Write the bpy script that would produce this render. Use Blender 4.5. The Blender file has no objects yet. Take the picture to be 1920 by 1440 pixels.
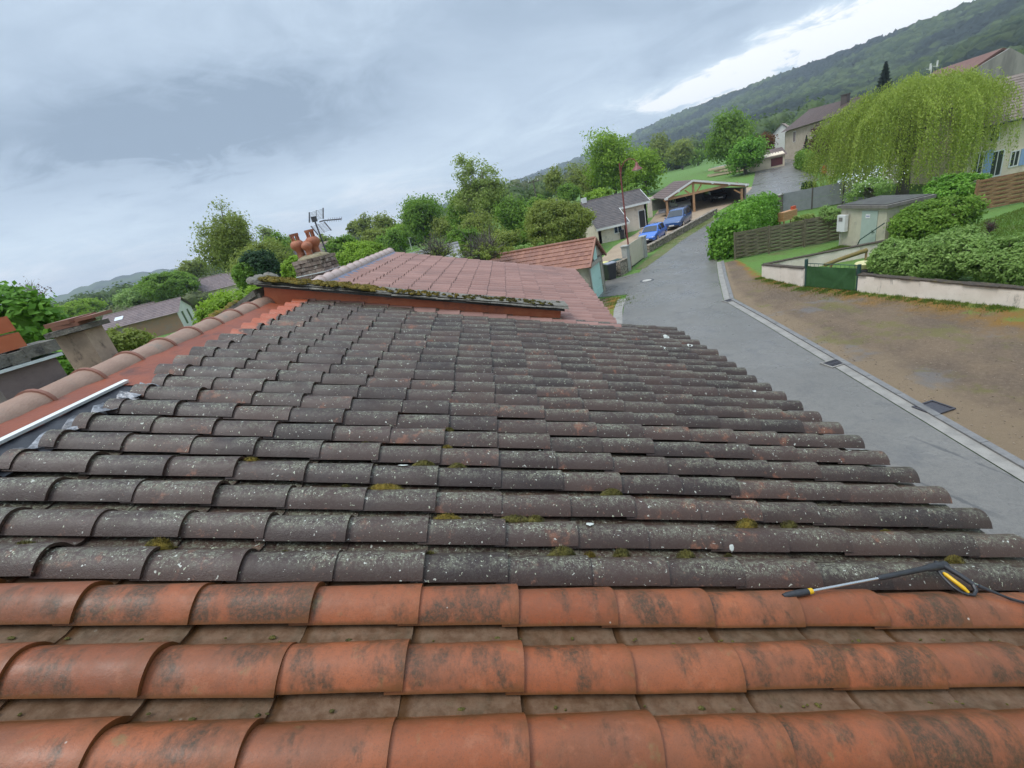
import bpy, math, random
import numpy as np
from mathutils import Vector, Matrix
PI = math.pi
SC = bpy.context.scene
COL = SC.collection

# ------------------------------------------------------------------ camera
FPX, PITCH, ROLL, CZ = 820.0, math.radians(22.2), math.radians(13.2), 6.6
F = np.array([0, math.cos(PITCH), -math.sin(PITCH)])
_R0 = np.array([1.0, 0, 0]); _U0 = np.cross(_R0, F)
R = math.cos(ROLL)*_R0 - math.sin(ROLL)*_U0
U = math.sin(ROLL)*_R0 + math.cos(ROLL)*_U0
CAM = np.array([0, 0, CZ])
cd = bpy.data.cameras.new('camera'); cam = bpy.data.objects.new('camera', cd); COL.objects.link(cam)
cd.sensor_width = 36; cd.lens = 36*FPX/1920; cd.clip_end = 9000; cd.clip_start = 0.05
m = Matrix.Identity(4)
for i in range(3):
    m[i][0], m[i][1], m[i][2], m[i][3] = R[i], U[i], -F[i], CAM[i]
cam.matrix_world = m
SC.camera = cam

# ------------------------------------------------------------------ world, sun, exposure
SUN_EL, SUN_AZ = math.radians(62), math.radians(-115)
HAZE = .00028
w = bpy.data.worlds.new("World"); SC.world = w; w.use_nodes = True
nt = w.node_tree; N = nt.nodes; Lk = nt.links
bg = N['Background']; bg.inputs['Strength'].default_value = 0.10
sky = N.new('ShaderNodeTexSky'); sky.sky_type = 'NISHITA'; sky.sun_disc = False
sky.sun_elevation = SUN_EL; sky.sun_rotation = SUN_AZ
def nmath(op, a, b=None, c=None):
    n = N.new('ShaderNodeMath'); n.operation = op
    for i, v in enumerate((a, b, c)):
        if v is None: continue
        if isinstance(v, (int, float)): n.inputs[i].default_value = v
        else: Lk.new(v, n.inputs[i])
    return n.outputs[0]
def nmix(f, a, b):
    n = N.new('ShaderNodeMix'); n.data_type = 'RGBA'
    for s, v in ((0, f), (6, a), (7, b)):
        if isinstance(v, (int, float)): n.inputs[s].default_value = v
        elif isinstance(v, tuple): n.inputs[s].default_value = (*v, 1)
        else: Lk.new(v, n.inputs[s])
    return n.outputs[2]
def nstep(v, lo, hi):
    n = N.new('ShaderNodeMapRange'); n.interpolation_type = 'SMOOTHSTEP'
    Lk.new(v, n.inputs[0]); n.inputs[1].default_value = lo; n.inputs[2].default_value = hi
    return n.outputs[0]
tc = N.new('ShaderNodeTexCoord'); sp = N.new('ShaderNodeSeparateXYZ'); Lk.new(tc.outputs['Generated'], sp.inputs[0])
X, Y, Z = sp.outputs
az = nmath('MULTIPLY', nmath('ARCTAN2', X, Y), 57.2958)
el = nmath('MULTIPLY', nmath('ARCSINE', Z), 57.2958)
# cloud deck: noise on a plane overhead, so the banks flatten towards the horizon
den = nmath('ADD', nmath('MAXIMUM', Z, 0.0), 0.16)
cmb = N.new('ShaderNodeCombineXYZ')
Lk.new(nmath('DIVIDE', X, den), cmb.inputs[0]); Lk.new(nmath('DIVIDE', Y, den), cmb.inputs[1])
def noise(scale, detail, rough, seed, dist=0.0):
    n = N.new('ShaderNodeTexNoise'); n.inputs['Scale'].default_value = scale; n.inputs['Detail'].default_value = detail
    n.inputs['Roughness'].default_value = rough; n.inputs['Distortion'].default_value = dist
    mp = N.new('ShaderNodeMapping'); mp.inputs['Location'].default_value = (seed, seed*0.7, 0)
    Lk.new(cmb.outputs[0], mp.inputs[0]); Lk.new(mp.outputs[0], n.inputs['Vector'])
    return n.outputs[0]
n1 = noise(0.55, 8, 0.58, 3.1, 0.6); n2 = noise(1.9, 8, 0.62, 8.4, 1.0); n3 = noise(5.0, 8, 0.65, 2.2, 0.6)
nn = nmath('ADD', nmath('ADD', nmath('MULTIPLY', n1, 0.52), nmath('MULTIPLY', n2, 0.34)), nmath('MULTIPLY', n3, 0.14))
az = nmath('ADD', az, nmath('MULTIPLY', nmath('SUBTRACT', n2, 0.5), 26.0)); elw = nmath('ADD', el, nmath('ADD', nmath('MULTIPLY', nmath('SUBTRACT', n2, 0.5), 7.0), nmath('MULTIPLY', nmath('SUBTRACT', n3, 0.5), 5.0)))
def gauss(a0, sa, e0, se):
    da = nmath('DIVIDE', nmath('SUBTRACT', az, a0), sa); de = nmath('DIVIDE', nmath('SUBTRACT', elw, e0), se)
    s = nmath('ADD', nmath('MULTIPLY', da, da), nmath('MULTIPLY', de, de))
    return nmath('EXPONENT', nmath('MULTIPLY', s, -1.0))
wob = nmath('MULTIPLY', nmath('SUBTRACT', nn, 0.5), 1.0)
# brightness of the cloud deck in 0..1
base = nmath('ADD', 0.44, nmath('MULTIPLY', wob, 1.35))
lowlight = nmath('MULTIPLY', nmath('SUBTRACT', 1.0, nstep(el, 0.0, 10.5)), 0.44)
bankm = nmath('MULTIPLY', gauss(-24, 23, 13.0, 4.4), nstep(nmath('ADD', nn, nmath('MULTIPLY', gauss(-24, 20, 13, 3.8), 0.30)), 0.48, 0.72))
bank2 = gauss(8, 30, 17.5, 3.2)
gap = gauss(38, 17, 6.6, 2.3)
gapn = nmath('MULTIPLY', gap, nstep(nmath('ADD', nn, nmath('MULTIPLY', gap, 0.55)), 0.45, 0.95))
v = nmath('ADD', base, lowlight)
v = nmath('SUBTRACT', v, nmath('MULTIPLY', bankm, 0.58))
v = nmath('SUBTRACT', v, nmath('MULTIPLY', bank2, 0.14))
v = nmath('ADD', v, nmath('MULTIPLY', gapn, 0.95))
cr = N.new('ShaderNodeValToRGB'); Lk.new(v, cr.inputs[0])
e = cr.color_ramp.elements; e[0].position = 0.0; e[0].color = (2.5, 3.25, 4.2, 1)
e[1].position = 1.0; e[1].color = (9.6, 9.8, 10.0, 1)
for p, c in ((0.30, (3.6, 4.5, 5.6)), (0.5, (4.65, 5.65, 6.8)), (0.72, (6.0, 7.1, 8.1))):
    q = cr.color_ramp.elements.new(p); q.color = (*c, 1)
zen = nmath('ADD', 1.0, nmath('MULTIPLY', nstep(el, 24, 75), 2.0))     # an overcast sky is brightest overhead
vm = N.new('ShaderNodeVectorMath'); vm.operation = 'SCALE'; Lk.new(cr.outputs[0], vm.inputs[0]); Lk.new(zen, vm.inputs['Scale'])
Lk.new(nmix(0.95, sky.outputs[0], vm.outputs[0]), bg.inputs['Color'])
sd = bpy.data.lights.new('sun', 'SUN'); sd.energy = 1.7; sd.angle = math.radians(25); sd.color = (1, 0.97, 0.92)
so = bpy.data.objects.new('sun', sd); COL.objects.link(so); so.location = (0, 0, 60)
sdir = Vector((math.sin(SUN_AZ)*math.cos(SUN_EL), math.cos(SUN_AZ)*math.cos(SUN_EL), math.sin(SUN_EL)))
so.rotation_euler = sdir.to_track_quat('Z', 'Y').to_euler()
SC.view_settings.view_transform = 'Standard'; SC.view_settings.look = 'None'
SC.view_settings.exposure = 0.36; SC.view_settings.gamma = 1
SC.cycles.max_bounces = 6; SC.cycles.transparent_max_bounces = 8; SC.cycles.volume_bounces = 0

# ------------------------------------------------------------------ picture geometry -> places
def ray(px, py):
    d = R*(px-960) - U*(py-720) + F*FPX
    return d/np.linalg.norm(d)
def sstep(t):
    t = np.clip(t, 0, 1); return t*t*(3-2*t)
def T(x, y):
    return 3.4*sstep((y-30)/75)*sstep((x+25)/35)
def G(px, py):
    d = ray(px, py); t = 2.0
    while t < 3000:
        P = CAM + d*t
        if P[2] < T(P[0], P[1]): break
        t *= 1.002
    return P
def AT(px, py, dep):
    d = ray(px, py); return CAM + d*(dep/(d@F))
def TOPZ(b, px, py):
    d = ray(px, py); k = (b[0]*d[0]+b[1]*d[1])/(d[0]**2+d[1]**2); return CZ + d[2]*k
def DEP(b): return float((np.asarray(b)-CAM)@F)
def V3(x, y, z=0.0): return np.array([x, y, z], float)

# ------------------------------------------------------------------ roof frames
def unit(v): v = np.asarray(v, float); return v/np.linalg.norm(v)
def frame(azd, tilt):
    a = V3(math.sin(math.radians(azd)), math.cos(math.radians(azd)))
    h = V3(a[1], -a[0]); t = math.radians(tilt)
    e = h*math.cos(t) - V3(0, 0, 1)*math.sin(t)
    n = h*math.sin(t) + V3(0, 0, 1)*math.cos(t)
    return a, e, n
A_A, E_A, N_A = frame(1.02, 17.5); S_A = 1.38
A_B, E_B, N_B = frame(4.0, 17.5); S_B = 1.453
def PA(u, v, w=0.0): return CAM + A_A*u + E_A*v + N_A*(w-S_A)
def PB(u, v, w=0.0): return CAM + A_B*u + E_B*v + N_B*(w-S_B)
def RPA(px, py, w=0.0):
    d = ray(px, py); t = -(S_A-w)/(d@N_A); return CAM + d*t
def UVA(px, py, w=0.0):
    P = RPA(px, py, w)-CAM; return float(P@A_A), float(P@E_A)

# ------------------------------------------------------------------ mesh builder
class MB:
    def __init__(s): s.v = []; s.f = []; s.at = []
    def add(s, vs, fs, at=None):
        b = len(s.v); s.v.extend([tuple(map(float, p)) for p in vs]); s.f.extend([tuple(i+b for i in f) for f in fs])
        s.at.extend(at if at is not None else [0.0]*len(vs)); return s
    def box(s, c, d, rz=0.0):
        cx, cy, cz = c; hx, hy, hz = d[0]/2, d[1]/2, d[2]/2; cs, sn = math.cos(rz), math.sin(rz)
        vs = []
        for z in (-hz, hz):
            for x, y in ((-hx, -hy), (hx, -hy), (hx, hy), (-hx, hy)):
                vs.append((cx+x*cs-y*sn, cy+x*sn+y*cs, cz+z))
        return s.add(vs, [(0,3,2,1),(4,5,6,7),(0,1,5,4),(1,2,6,5),(2,3,7,6),(3,0,4,7)])
    def hexa(s, lo, hi):
        return s.add(list(lo)+list(hi), [(3,2,1,0),(4,5,6,7),(0,1,5,4),(1,2,6,5),(2,3,7,6),(3,0,4,7)])
    def slab(s, quad, th):
        q = [np.asarray(p, float) for p in quad]; n = unit(np.cross(q[1]-q[0], q[3]-q[0]))
        return s.hexa([p-n*th for p in q], q)
    def beam(s, a, b, w, h, up=(0,0,1)):
        a, b = np.asarray(a, float), np.asarray(b, float); d = unit(b-a); x = unit(np.cross(d, up)); y = np.cross(x, d)
        lo = [a+x*i*w/2+y*j*h/2 for i, j in ((-1,-1),(1,-1),(1,1),(-1,1))]
        return s.hexa(lo, [p+(b-a) for p in lo])
    def tube(s, pts, r, n=8, cap=True):
        pts = [np.asarray(p, float) for p in pts]; k = len(pts)
        rr = r if isinstance(r, (list, tuple)) else [r]*k
        vs = []; ref = None
        for i, p in enumerate(pts):
            d = unit(pts[min(i+1, k-1)]-pts[max(i-1, 0)])
            if ref is None: ref = np.cross(d, (0, 0, 1) if abs(d[2]) < .9 else (1, 0, 0))
            x = unit(ref-d*(ref@d)); y = np.cross(d, x); ref = x
            vs += [p+(x*math.cos(2*PI*j/n)+y*math.sin(2*PI*j/n))*rr[i] for j in range(n)]
        fs = [(i*n+j, i*n+(j+1)%n, (i+1)*n+(j+1)%n, (i+1)*n+j) for i in range(k-1) for j in range(n)]
        if cap: fs += [tuple(range(n))[::-1], tuple((k-1)*n+j for j in range(n))]
        return s.add(vs, fs)
    def lathe(s, c, prof, n=20):
        vs = [(c[0]+r*math.cos(2*PI*j/n), c[1]+r*math.sin(2*PI*j/n), c[2]+z) for r, z in prof for j in range(n)]
        k = len(prof)
        fs = [(i*n+j, i*n+(j+1)%n, (i+1)*n+(j+1)%n, (i+1)*n+j) for i in range(k-1) for j in range(n)]
        fs += [tuple(range(n))[::-1], tuple((k-1)*n+j for j in range(n))]
        return s.add(vs, fs)
    def prism(s, poly, p0, ax, ay, ext):
        p0, ax, ay, ext = (np.asarray(t, float) for t in (p0, ax, ay, ext))
        k = len(poly); lo = [p0+ax*x+ay*y for x, y in poly]
        return s.add(lo+[p+ext for p in lo], [tuple(range(k))[::-1], tuple(range(k, 2*k))]+[(i, (i+1)%k, k+(i+1)%k, k+i) for i in range(k)])
    def build(s, name, mat, parent=None, loc=None, smooth=None, attr=None, rel=True):
        me = bpy.data.meshes.new(name)
        o = bpy.data.objects.new(name, me); COL.objects.link(o)
        V = np.array(s.v, float) if s.v else np.zeros((0, 3))
        if parent is not None:
            o.parent = parent
            if rel:
                pw = world_loc(parent); V = V - pw
        elif loc is not None:
            o.location = tuple(loc)
            if rel: V = V-np.asarray(loc, float)
        me.from_pydata(V.tolist(), [], s.f); me.materials.append(mat)
        for nm, vals in (attr or {}).items():
            at = me.attributes.new(nm, 'FLOAT', 'POINT'); at.data.foreach_set('value', vals)
        if smooth is not None:
            me.polygons.foreach_set('use_smooth', [True]*len(me.polygons)); me.set_sharp_from_angle(angle=math.radians(smooth))
        me.update(); return o
def world_loc(o):
    p = np.zeros(3)
    while o is not None: p = p+np.array(o.location); o = o.parent
    return p
def np_mesh(name, V, Fq, mat, parent=None, loc=None, smooth=False):
    me = bpy.data.meshes.new(name); o = bpy.data.objects.new(name, me); COL.objects.link(o)
    V = np.asarray(V, np.float64)
    if parent is not None: o.parent = parent; V = V-world_loc(parent)
    elif loc is not None: o.location = tuple(loc); V = V-np.asarray(loc)
    nf, k = Fq.shape
    me.vertices.add(len(V)); me.vertices.foreach_set('co', V.astype(np.float32).ravel())
    me.loops.add(nf*k); me.loops.foreach_set('vertex_index', Fq.astype(np.int32).ravel())
    me.polygons.add(nf); me.polygons.foreach_set('loop_start', np.arange(0, nf*k, k, dtype=np.int32))
    me.polygons.foreach_set('loop_total', np.full(nf, k, np.int32))
    if smooth: me.polygons.foreach_set('use_smooth', np.ones(nf, bool))
    me.materials.append(mat); me.update(calc_edges=True); return o
def tag(o, label=None, cat=None, group=None, kind=None):
    if label: o['label'] = label
    if cat: o['category'] = cat
    if group: o['group'] = group
    if kind: o['kind'] = kind
    return o
def thing(name, label, cat, loc, group=None, rz=0.0):
    o = bpy.data.objects.new(name, None); COL.objects.link(o); o.empty_display_size = .3
    o.location = tuple(map(float, loc)); o.rotation_euler[2] = rz
    return tag(o, label, cat, group)

# ------------------------------------------------------------------ materials
class NT:
    def __init__(s, name):
        s.m = bpy.data.materials.new(name); s.m.use_nodes = True; s.t = s.m.node_tree; s.n = s.t.nodes; s.l = s.t.links
        s.p = s.n['Principled BSDF']; s.out = s.n['Material Output']
        s.tc = s.n.new('ShaderNodeTexCoord'); s.geo = s.n.new('ShaderNodeNewGeometry')
    def put(s, sock, v):
        if isinstance(v, (int, float)): sock.default_value = v
        elif isinstance(v, tuple): sock.default_value = (*v, 1) if len(v) == 3 and sock.type == 'RGBA' else v
        else: s.l.new(v, sock)
    def noise(s, scale, detail=4, rough=.6, vec=None, dist=0.0, stretch=None):
        n = s.n.new('ShaderNodeTexNoise'); n.inputs['Scale'].default_value = scale; n.inputs['Detail'].default_value = detail
        n.inputs['Roughness'].default_value = rough; n.inputs['Distortion'].default_value = dist
        vec = vec or s.tc.outputs['Object']
        if stretch:
            mp = s.n.new('ShaderNodeMapping'); mp.inputs['Scale'].default_value = stretch; s.l.new(vec, mp.inputs[0]); vec = mp.outputs[0]
        s.l.new(vec, n.inputs['Vector']); return n.outputs[0]
    def voro(s, scale, vec=None, feat='F1', rnd=1.0):
        n = s.n.new('ShaderNodeTexVoronoi'); n.feature = feat; n.inputs['Scale'].default_value = scale; n.inputs['Randomness'].default_value = rnd
        s.l.new(vec or s.tc.outputs['Object'], n.inputs['Vector']); return n
    def math(s, op, a, b=None):
        n = s.n.new('ShaderNodeMath'); n.operation = op; s.put(n.inputs[0], a)
        if b is not None: s.put(n.inputs[1], b)
        return n.outputs[0]
    def step(s, v, lo, hi, a=0.0, b=1.0):
        n = s.n.new('ShaderNodeMapRange'); n.interpolation_type = 'SMOOTHSTEP'; s.l.new(v, n.inputs[0])
        for i, x in enumerate((lo, hi, a, b)): n.inputs[1+i].default_value = x
        return n.outputs[0]
    def mix(s, f, a, b, blend='MIX'):
        n = s.n.new('ShaderNodeMix'); n.data_type = 'RGBA'; n.blend_type = blend
        s.put(n.inputs[0], f); s.put(n.inputs[6], a); s.put(n.inputs[7], b); return n.outputs[2]
    def bump(s, h, strength=.3, dist=.01):
        n = s.n.new('ShaderNodeBump'); n.inputs['Strength'].default_value = strength; n.inputs['Distance'].default_value = dist
        s.l.new(h, n.inputs['Height']); s.l.new(n.outputs[0], s.p.inputs['Normal'])
    def mixvec(s, amt, scale=60):
        n = s.n.new('ShaderNodeTexNoise'); n.inputs['Scale'].default_value = scale; s.l.new(s.tc.outputs['Object'], n.inputs['Vector'])
        v = s.n.new('ShaderNodeVectorMath'); v.operation = 'MULTIPLY_ADD'; s.l.new(n.outputs['Color'], v.inputs[0]); v.inputs[1].default_value = (amt, amt, amt); s.l.new(s.tc.outputs['Object'], v.inputs[2]); return v.outputs[0]
    def rnd(s): return s.geo.outputs['Random Per Island']
    def done(s, col, rough=.7, spec=None, metal=0.0):
        s.put(s.p.inputs['Base Color'], col); s.put(s.p.inputs['Roughness'], rough); s.p.inputs['Metallic'].default_value = metal
        if spec is not None: s.put(s.p.inputs['Specular IOR Level'], spec)
        return s.m
def simple(name, c1, c2=None, scale=3.0, rough=.7, bump=0.0, bscale=40, metal=0.0, stain=None, sscale=1.2, spec=None, bdist=.01):
    t = NT(name); col = c1
    if c2: col = t.mix(t.step(t.noise(scale, 6, .65), .32, .68), c1, c2)
    if stain: col = t.mix(t.step(t.noise(sscale, 7, .7), .52, .72), col, stain)
    if bump: t.bump(t.noise(bscale, 5, .6), bump, bdist)
    return t.done(col, rough, spec, metal)
def leafmat(name, c1, c2, c3=None, trans=.35):
    t = NT(name)
    col = t.mix(t.rnd(), c1, c2)
    col = t.mix(t.step(t.noise(.45, 3, .6), .35, .7, 0, .55), col, c3 or tuple(x*.6 for x in c1))
    t.done(col, .55, .25)
    tr = t.n.new('ShaderNodeBsdfTranslucent'); ms = t.n.new('ShaderNodeMixShader'); ms.inputs[0].default_value = trans
    t.l.new(col, tr.inputs['Color']); t.l.new(t.p.outputs[0], ms.inputs[1]); t.l.new(tr.outputs[0], ms.inputs[2]); t.l.new(ms.outputs[0], t.out.inputs[0])
    return t.m
def dark_tile():
    t = NT('dark tile'); o = t.tc.outputs['Object']; r = t.rnd()
    col = t.mix(r, (.029, .0168, .0138), (.068, .038, .029))
    big = t.noise(2.2, 5, .6)
    col = t.mix(t.step(big, .45, .68, 0, .55), col, (.070, .042, .031))
    # bare orange clay where the coat has worn off
    wear = t.math('ADD', t.noise(7.5, 7, .72), t.math('MULTIPLY', t.math('SUBTRACT', r, .5), .14))
    col = t.mix(t.step(wear, .60, .71, 0, .7), col, (.22, .085, .045))
    sp = t.n.new('ShaderNodeSeparateXYZ'); t.l.new(t.geo.outputs['Normal'], sp.inputs[0])
    top = t.step(sp.outputs[2], .66, .99)
    area = t.math('MULTIPLY', t.step(t.noise(5.5, 6, .7), .34, .62), t.step(t.noise(1.7, 3, .6), .28, .6, .45, 1))
    # grey green lichen bloom and pale crusts on the faces that look up
    grow = t.math('ADD', t.math('MULTIPLY', t.math('MULTIPLY', top, area), 1.0), .05)
    bloom = t.math('MULTIPLY', t.step(t.noise(44, 8, .82), .44, .58), grow)
    col = t.mix(bloom, col, (.140, .135, .092))
    fine = t.math('MULTIPLY', t.step(t.noise(120, 4, .75), .56, .62), grow)
    col = t.mix(fine, col, (.34, .34, .26))
    fine2 = t.math('MULTIPLY', t.step(t.noise(85, 5, .8, dist=.3), .60, .66), grow)
    col = t.mix(fine2, col, (.42, .44, .28))
    peel = t.math('MULTIPLY', t.step(t.noise(60, 4, .75), .62, .67), t.step(t.noise(3.1, 3, .6), .42, .6, 0, .8))
    col = t.mix(peel, col, (.20, .10, .065))
    for sc, lo, c, k, kp in ((95, .42, (.46, .48, .34), .8, .950), (58, .34, (.50, .50, .42), .8, .978), (42, .24, (.52, .53, .46), .9, .955), (20, .15, (.44, .47, .38), .9, .955), (70, .3, (.50, .50, .42), .8, .93)):
        vo = t.voro(sc, t.mixvec(.035)); cell = t.n.new('ShaderNodeSeparateXYZ'); t.l.new(vo.outputs['Color'], cell.inputs[0])
        keep = t.math('GREATER_THAN', t.math('ADD', cell.outputs[0], t.math('MULTIPLY', t.math('MULTIPLY', top, area), .07)), kp)
        lim = t.math('MULTIPLY', cell.outputs[1], lo); near = t.math('LESS_THAN', vo.outputs['Distance'], lim)
        col = t.mix(t.math('MULTIPLY', t.math('MULTIPLY', near, keep), k), col, c)
    pa = t.n.new('ShaderNodeAttribute'); pa.attribute_name = 'paint'
    pn = t.step(t.math('ADD', pa.outputs['Fac'], t.math('MULTIPLY', t.math('SUBTRACT', t.noise(14, 4, .6), .5), .7)), .4, .6)
    col = t.mix(pn, col, (.36, .085, .035))
    t.bump(t.math('ADD', t.noise(60, 6, .7), t.math('MULTIPLY', t.noise(240, 3, .6), .5)), .5, .004)
    return t.done(col, t.step(t.noise(5, 4, .6), .3, .7, .30, .55), .38)
def orange_tile():
    t = NT('orange tile'); r = t.rnd()
    col = t.mix(r, (.240, .064, .022), (.335, .100, .038))
    col = t.mix(t.step(t.noise(2.6, 6, .65), .38, .68, 0, .75), col, (.165, .066, .034))
    col = t.mix(t.step(t.noise(16, 6, .7), .52, .72, 0, .5), col, (.33, .13, .065))
    col = t.mix(t.step(t.noise(55, 7, .8), .50, .66, 0, .45), col, (.16, .058, .026))
    cell = t.n.new('ShaderNodeCombineXYZ'); t.put(cell.inputs[0], t.math('MULTIPLY', r, 37.0)); t.put(cell.inputs[1], t.math('MULTIPLY', r, 91.0))
    va = t.n.new('ShaderNodeVectorMath'); va.operation = 'ADD'; t.l.new(o_ := t.tc.outputs['Object'], va.inputs[0]); t.l.new(cell.outputs[0], va.inputs[1])
    lvl = t.math('SUBTRACT', .62, t.math('MULTIPLY', t.math('FRACT', t.math('MULTIPLY', r, 7.3)), .17))
    raw = t.math('SUBTRACT', t.noise(7, 6, .68, vec=va.outputs[0], stretch=(1.5, .6, 1)), lvl)
    soot = t.math('MULTIPLY', t.step(raw, -.08, .10), t.step(t.noise(90, 5, .75), .32, .60, .35, 1))
    col = t.mix(t.math('MULTIPLY', soot, .86), col, (.038, .032, .017))
    grain = t.step(t.noise(230, 3, .75), .52, .68, 0, .5)
    col = t.mix(grain, col, (.12, .055, .03))
    gn = t.step(t.noise(14, 5, .65), .60, .78, 0, .6)
    col = t.mix(gn, col, (.19, .15, .06))
    vo = t.voro(20); cell = t.n.new('ShaderNodeSeparateXYZ'); t.l.new(vo.outputs['Color'], cell.inputs[0])
    col = t.mix(t.math('MULTIPLY', t.step(vo.outputs['Distance'], .11, .07), t.math('GREATER_THAN', cell.outputs[0], .93)), col, (.55, .5, .42))
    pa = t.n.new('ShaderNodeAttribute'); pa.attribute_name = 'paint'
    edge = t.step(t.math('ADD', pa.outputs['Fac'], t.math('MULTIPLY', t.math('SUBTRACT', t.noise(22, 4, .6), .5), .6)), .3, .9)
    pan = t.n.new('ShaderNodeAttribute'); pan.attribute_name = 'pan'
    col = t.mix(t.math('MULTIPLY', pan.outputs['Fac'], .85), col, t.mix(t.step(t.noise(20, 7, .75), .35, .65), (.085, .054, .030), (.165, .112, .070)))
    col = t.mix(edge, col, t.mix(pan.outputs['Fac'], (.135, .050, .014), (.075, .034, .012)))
    t.bump(t.math('ADD', t.noise(45, 6, .65), t.math('MULTIPLY', t.noise(300, 3, .6), .35)), .35, .004)
    return t.done(col, t.step(t.noise(6, 4, .6), .3, .7, .34, .58), .33)
def pink_tile(name, c1, c2, c3):
    t = NT(name); col = t.mix(t.rnd(), c1, c2)
    col = t.mix(t.step(t.noise(1.3, 5, .6), .45, .72, 0, .6), col, c3)
    t.bump(t.noise(50, 5, .6), .25, .004)
    return t.done(col, .5, .4)
MT = {}
MT['dark'] = dark_tile(); MT['orange'] = orange_tile()
MT['pink'] = pink_tile('pink tile', (.235, .120, .094), (.305, .165, .132), (.175, .098, .082))
MT['terra'] = pink_tile('terracotta tile', (.215, .088, .056), (.29, .13, .082), (.16, .07, .05))
MT['ridge'] = simple('ridge clay', (.27, .160, .110), (.32, .20, .140), 7, .6, .4, 60, stain=(.22, .17, .13), sscale=6)
MT['redpaint'] = simple('red waterproof paint', (.44, .105, .038), (.50, .14, .055), 6, .5, .2, 30, stain=(.22, .06, .035), sscale=3)
MT['redband'] = simple('red waterproof band', (.25, .060, .022), (.19, .046, .02), 3, .55, .4, 25, stain=(.11, .035, .02), sscale=5)
MT['zinc'] = simple('dark zinc', (.018, .019, .024), (.04, .041, .047), 5, .5, .2, 20, spec=.3)
MT['alu'] = simple('bare aluminium', (.72, .74, .76), (.60, .62, .64), 20, .35, .05, 60, metal=.5)
MT['mortar'] = simple('lichen stone', (.13, .12, .10), (.22, .20, .16), 14, .9, .8, 40, stain=(.055, .05, .045), sscale=9, bdist=.02)
MT['moss'] = simple('moss', (.085, .075, .012), (.16, .135, .025), 24, .95, 1.0, 130, stain=(.055, .035, .015), sscale=14, bdist=.02)
MT['mossgold'] = simple('golden moss', (.28, .19, .02), (.15, .125, .02), 16, .95, 1.0, 110, stain=(.06, .05, .02), sscale=10, bdist=.03)
MT['render'] = simple('cream render', (.68, .57, .42), (.74, .63, .48), 2, .85, .2, 60, stain=(.54, .45, .33), sscale=1.0)
MT['pinkrender'] = simple('pink render', (.68, .57, .47), (.74, .63, .52), 2.5, .85, .3, 50, stain=(.30, .26, .22), sscale=1.6)
MT['white'] = simple('white paint', (.72, .71, .68), (.66, .65, .62), 4, .5)
MT['glass'] = simple('window glass', (.03, .035, .04), None, rough=.08, spec=.6)
MT['black'] = simple('black plastic', (.018, .018, .02), (.03, .03, .033), 20, .45)
MT['yellow'] = simple('yellow plastic', (.62, .36, .01), None, rough=.35)
MT['steel'] = simple('bright steel', (.62, .62, .63), None, rough=.25, metal=.9)
MT['grass'] = simple('grass', (.08, .165, .024), (.115, .21, .035), 5, .9, .8, 25, stain=(.11, .12, .035), sscale=.35, bdist=.05)
MT['wood'] = simple('timber', (.36, .20, .10), (.44, .26, .14), 8, .7, .3, 50)
MT['bark'] = simple('bark', (.09, .075, .06), (.14, .12, .10), 8, .9, .8, 30, bdist=.03)
MT['palebark'] = simple('pale bark', (.36, .34, .28), (.25, .23, .19), 5, .9, .6, 30, bdist=.03)
MT['concrete'] = simple('concrete', (.36, .34, .30), (.42, .40, .36), 6, .85, .4, 60, stain=(.25, .24, .21), sscale=2)
MT['lamp'] = simple('wine red paint', (.17, .035, .03), (.20, .05, .04), 8, .4)
MT['brownroof'] = pink_tile('brown tile', (.115, .075, .062), (.165, .105, .085), (.085, .062, .055))
MT['greyroof'] = pink_tile('grey brown tile', (.075, .062, .058), (.12, .095, .085), (.06, .052, .05))

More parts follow.
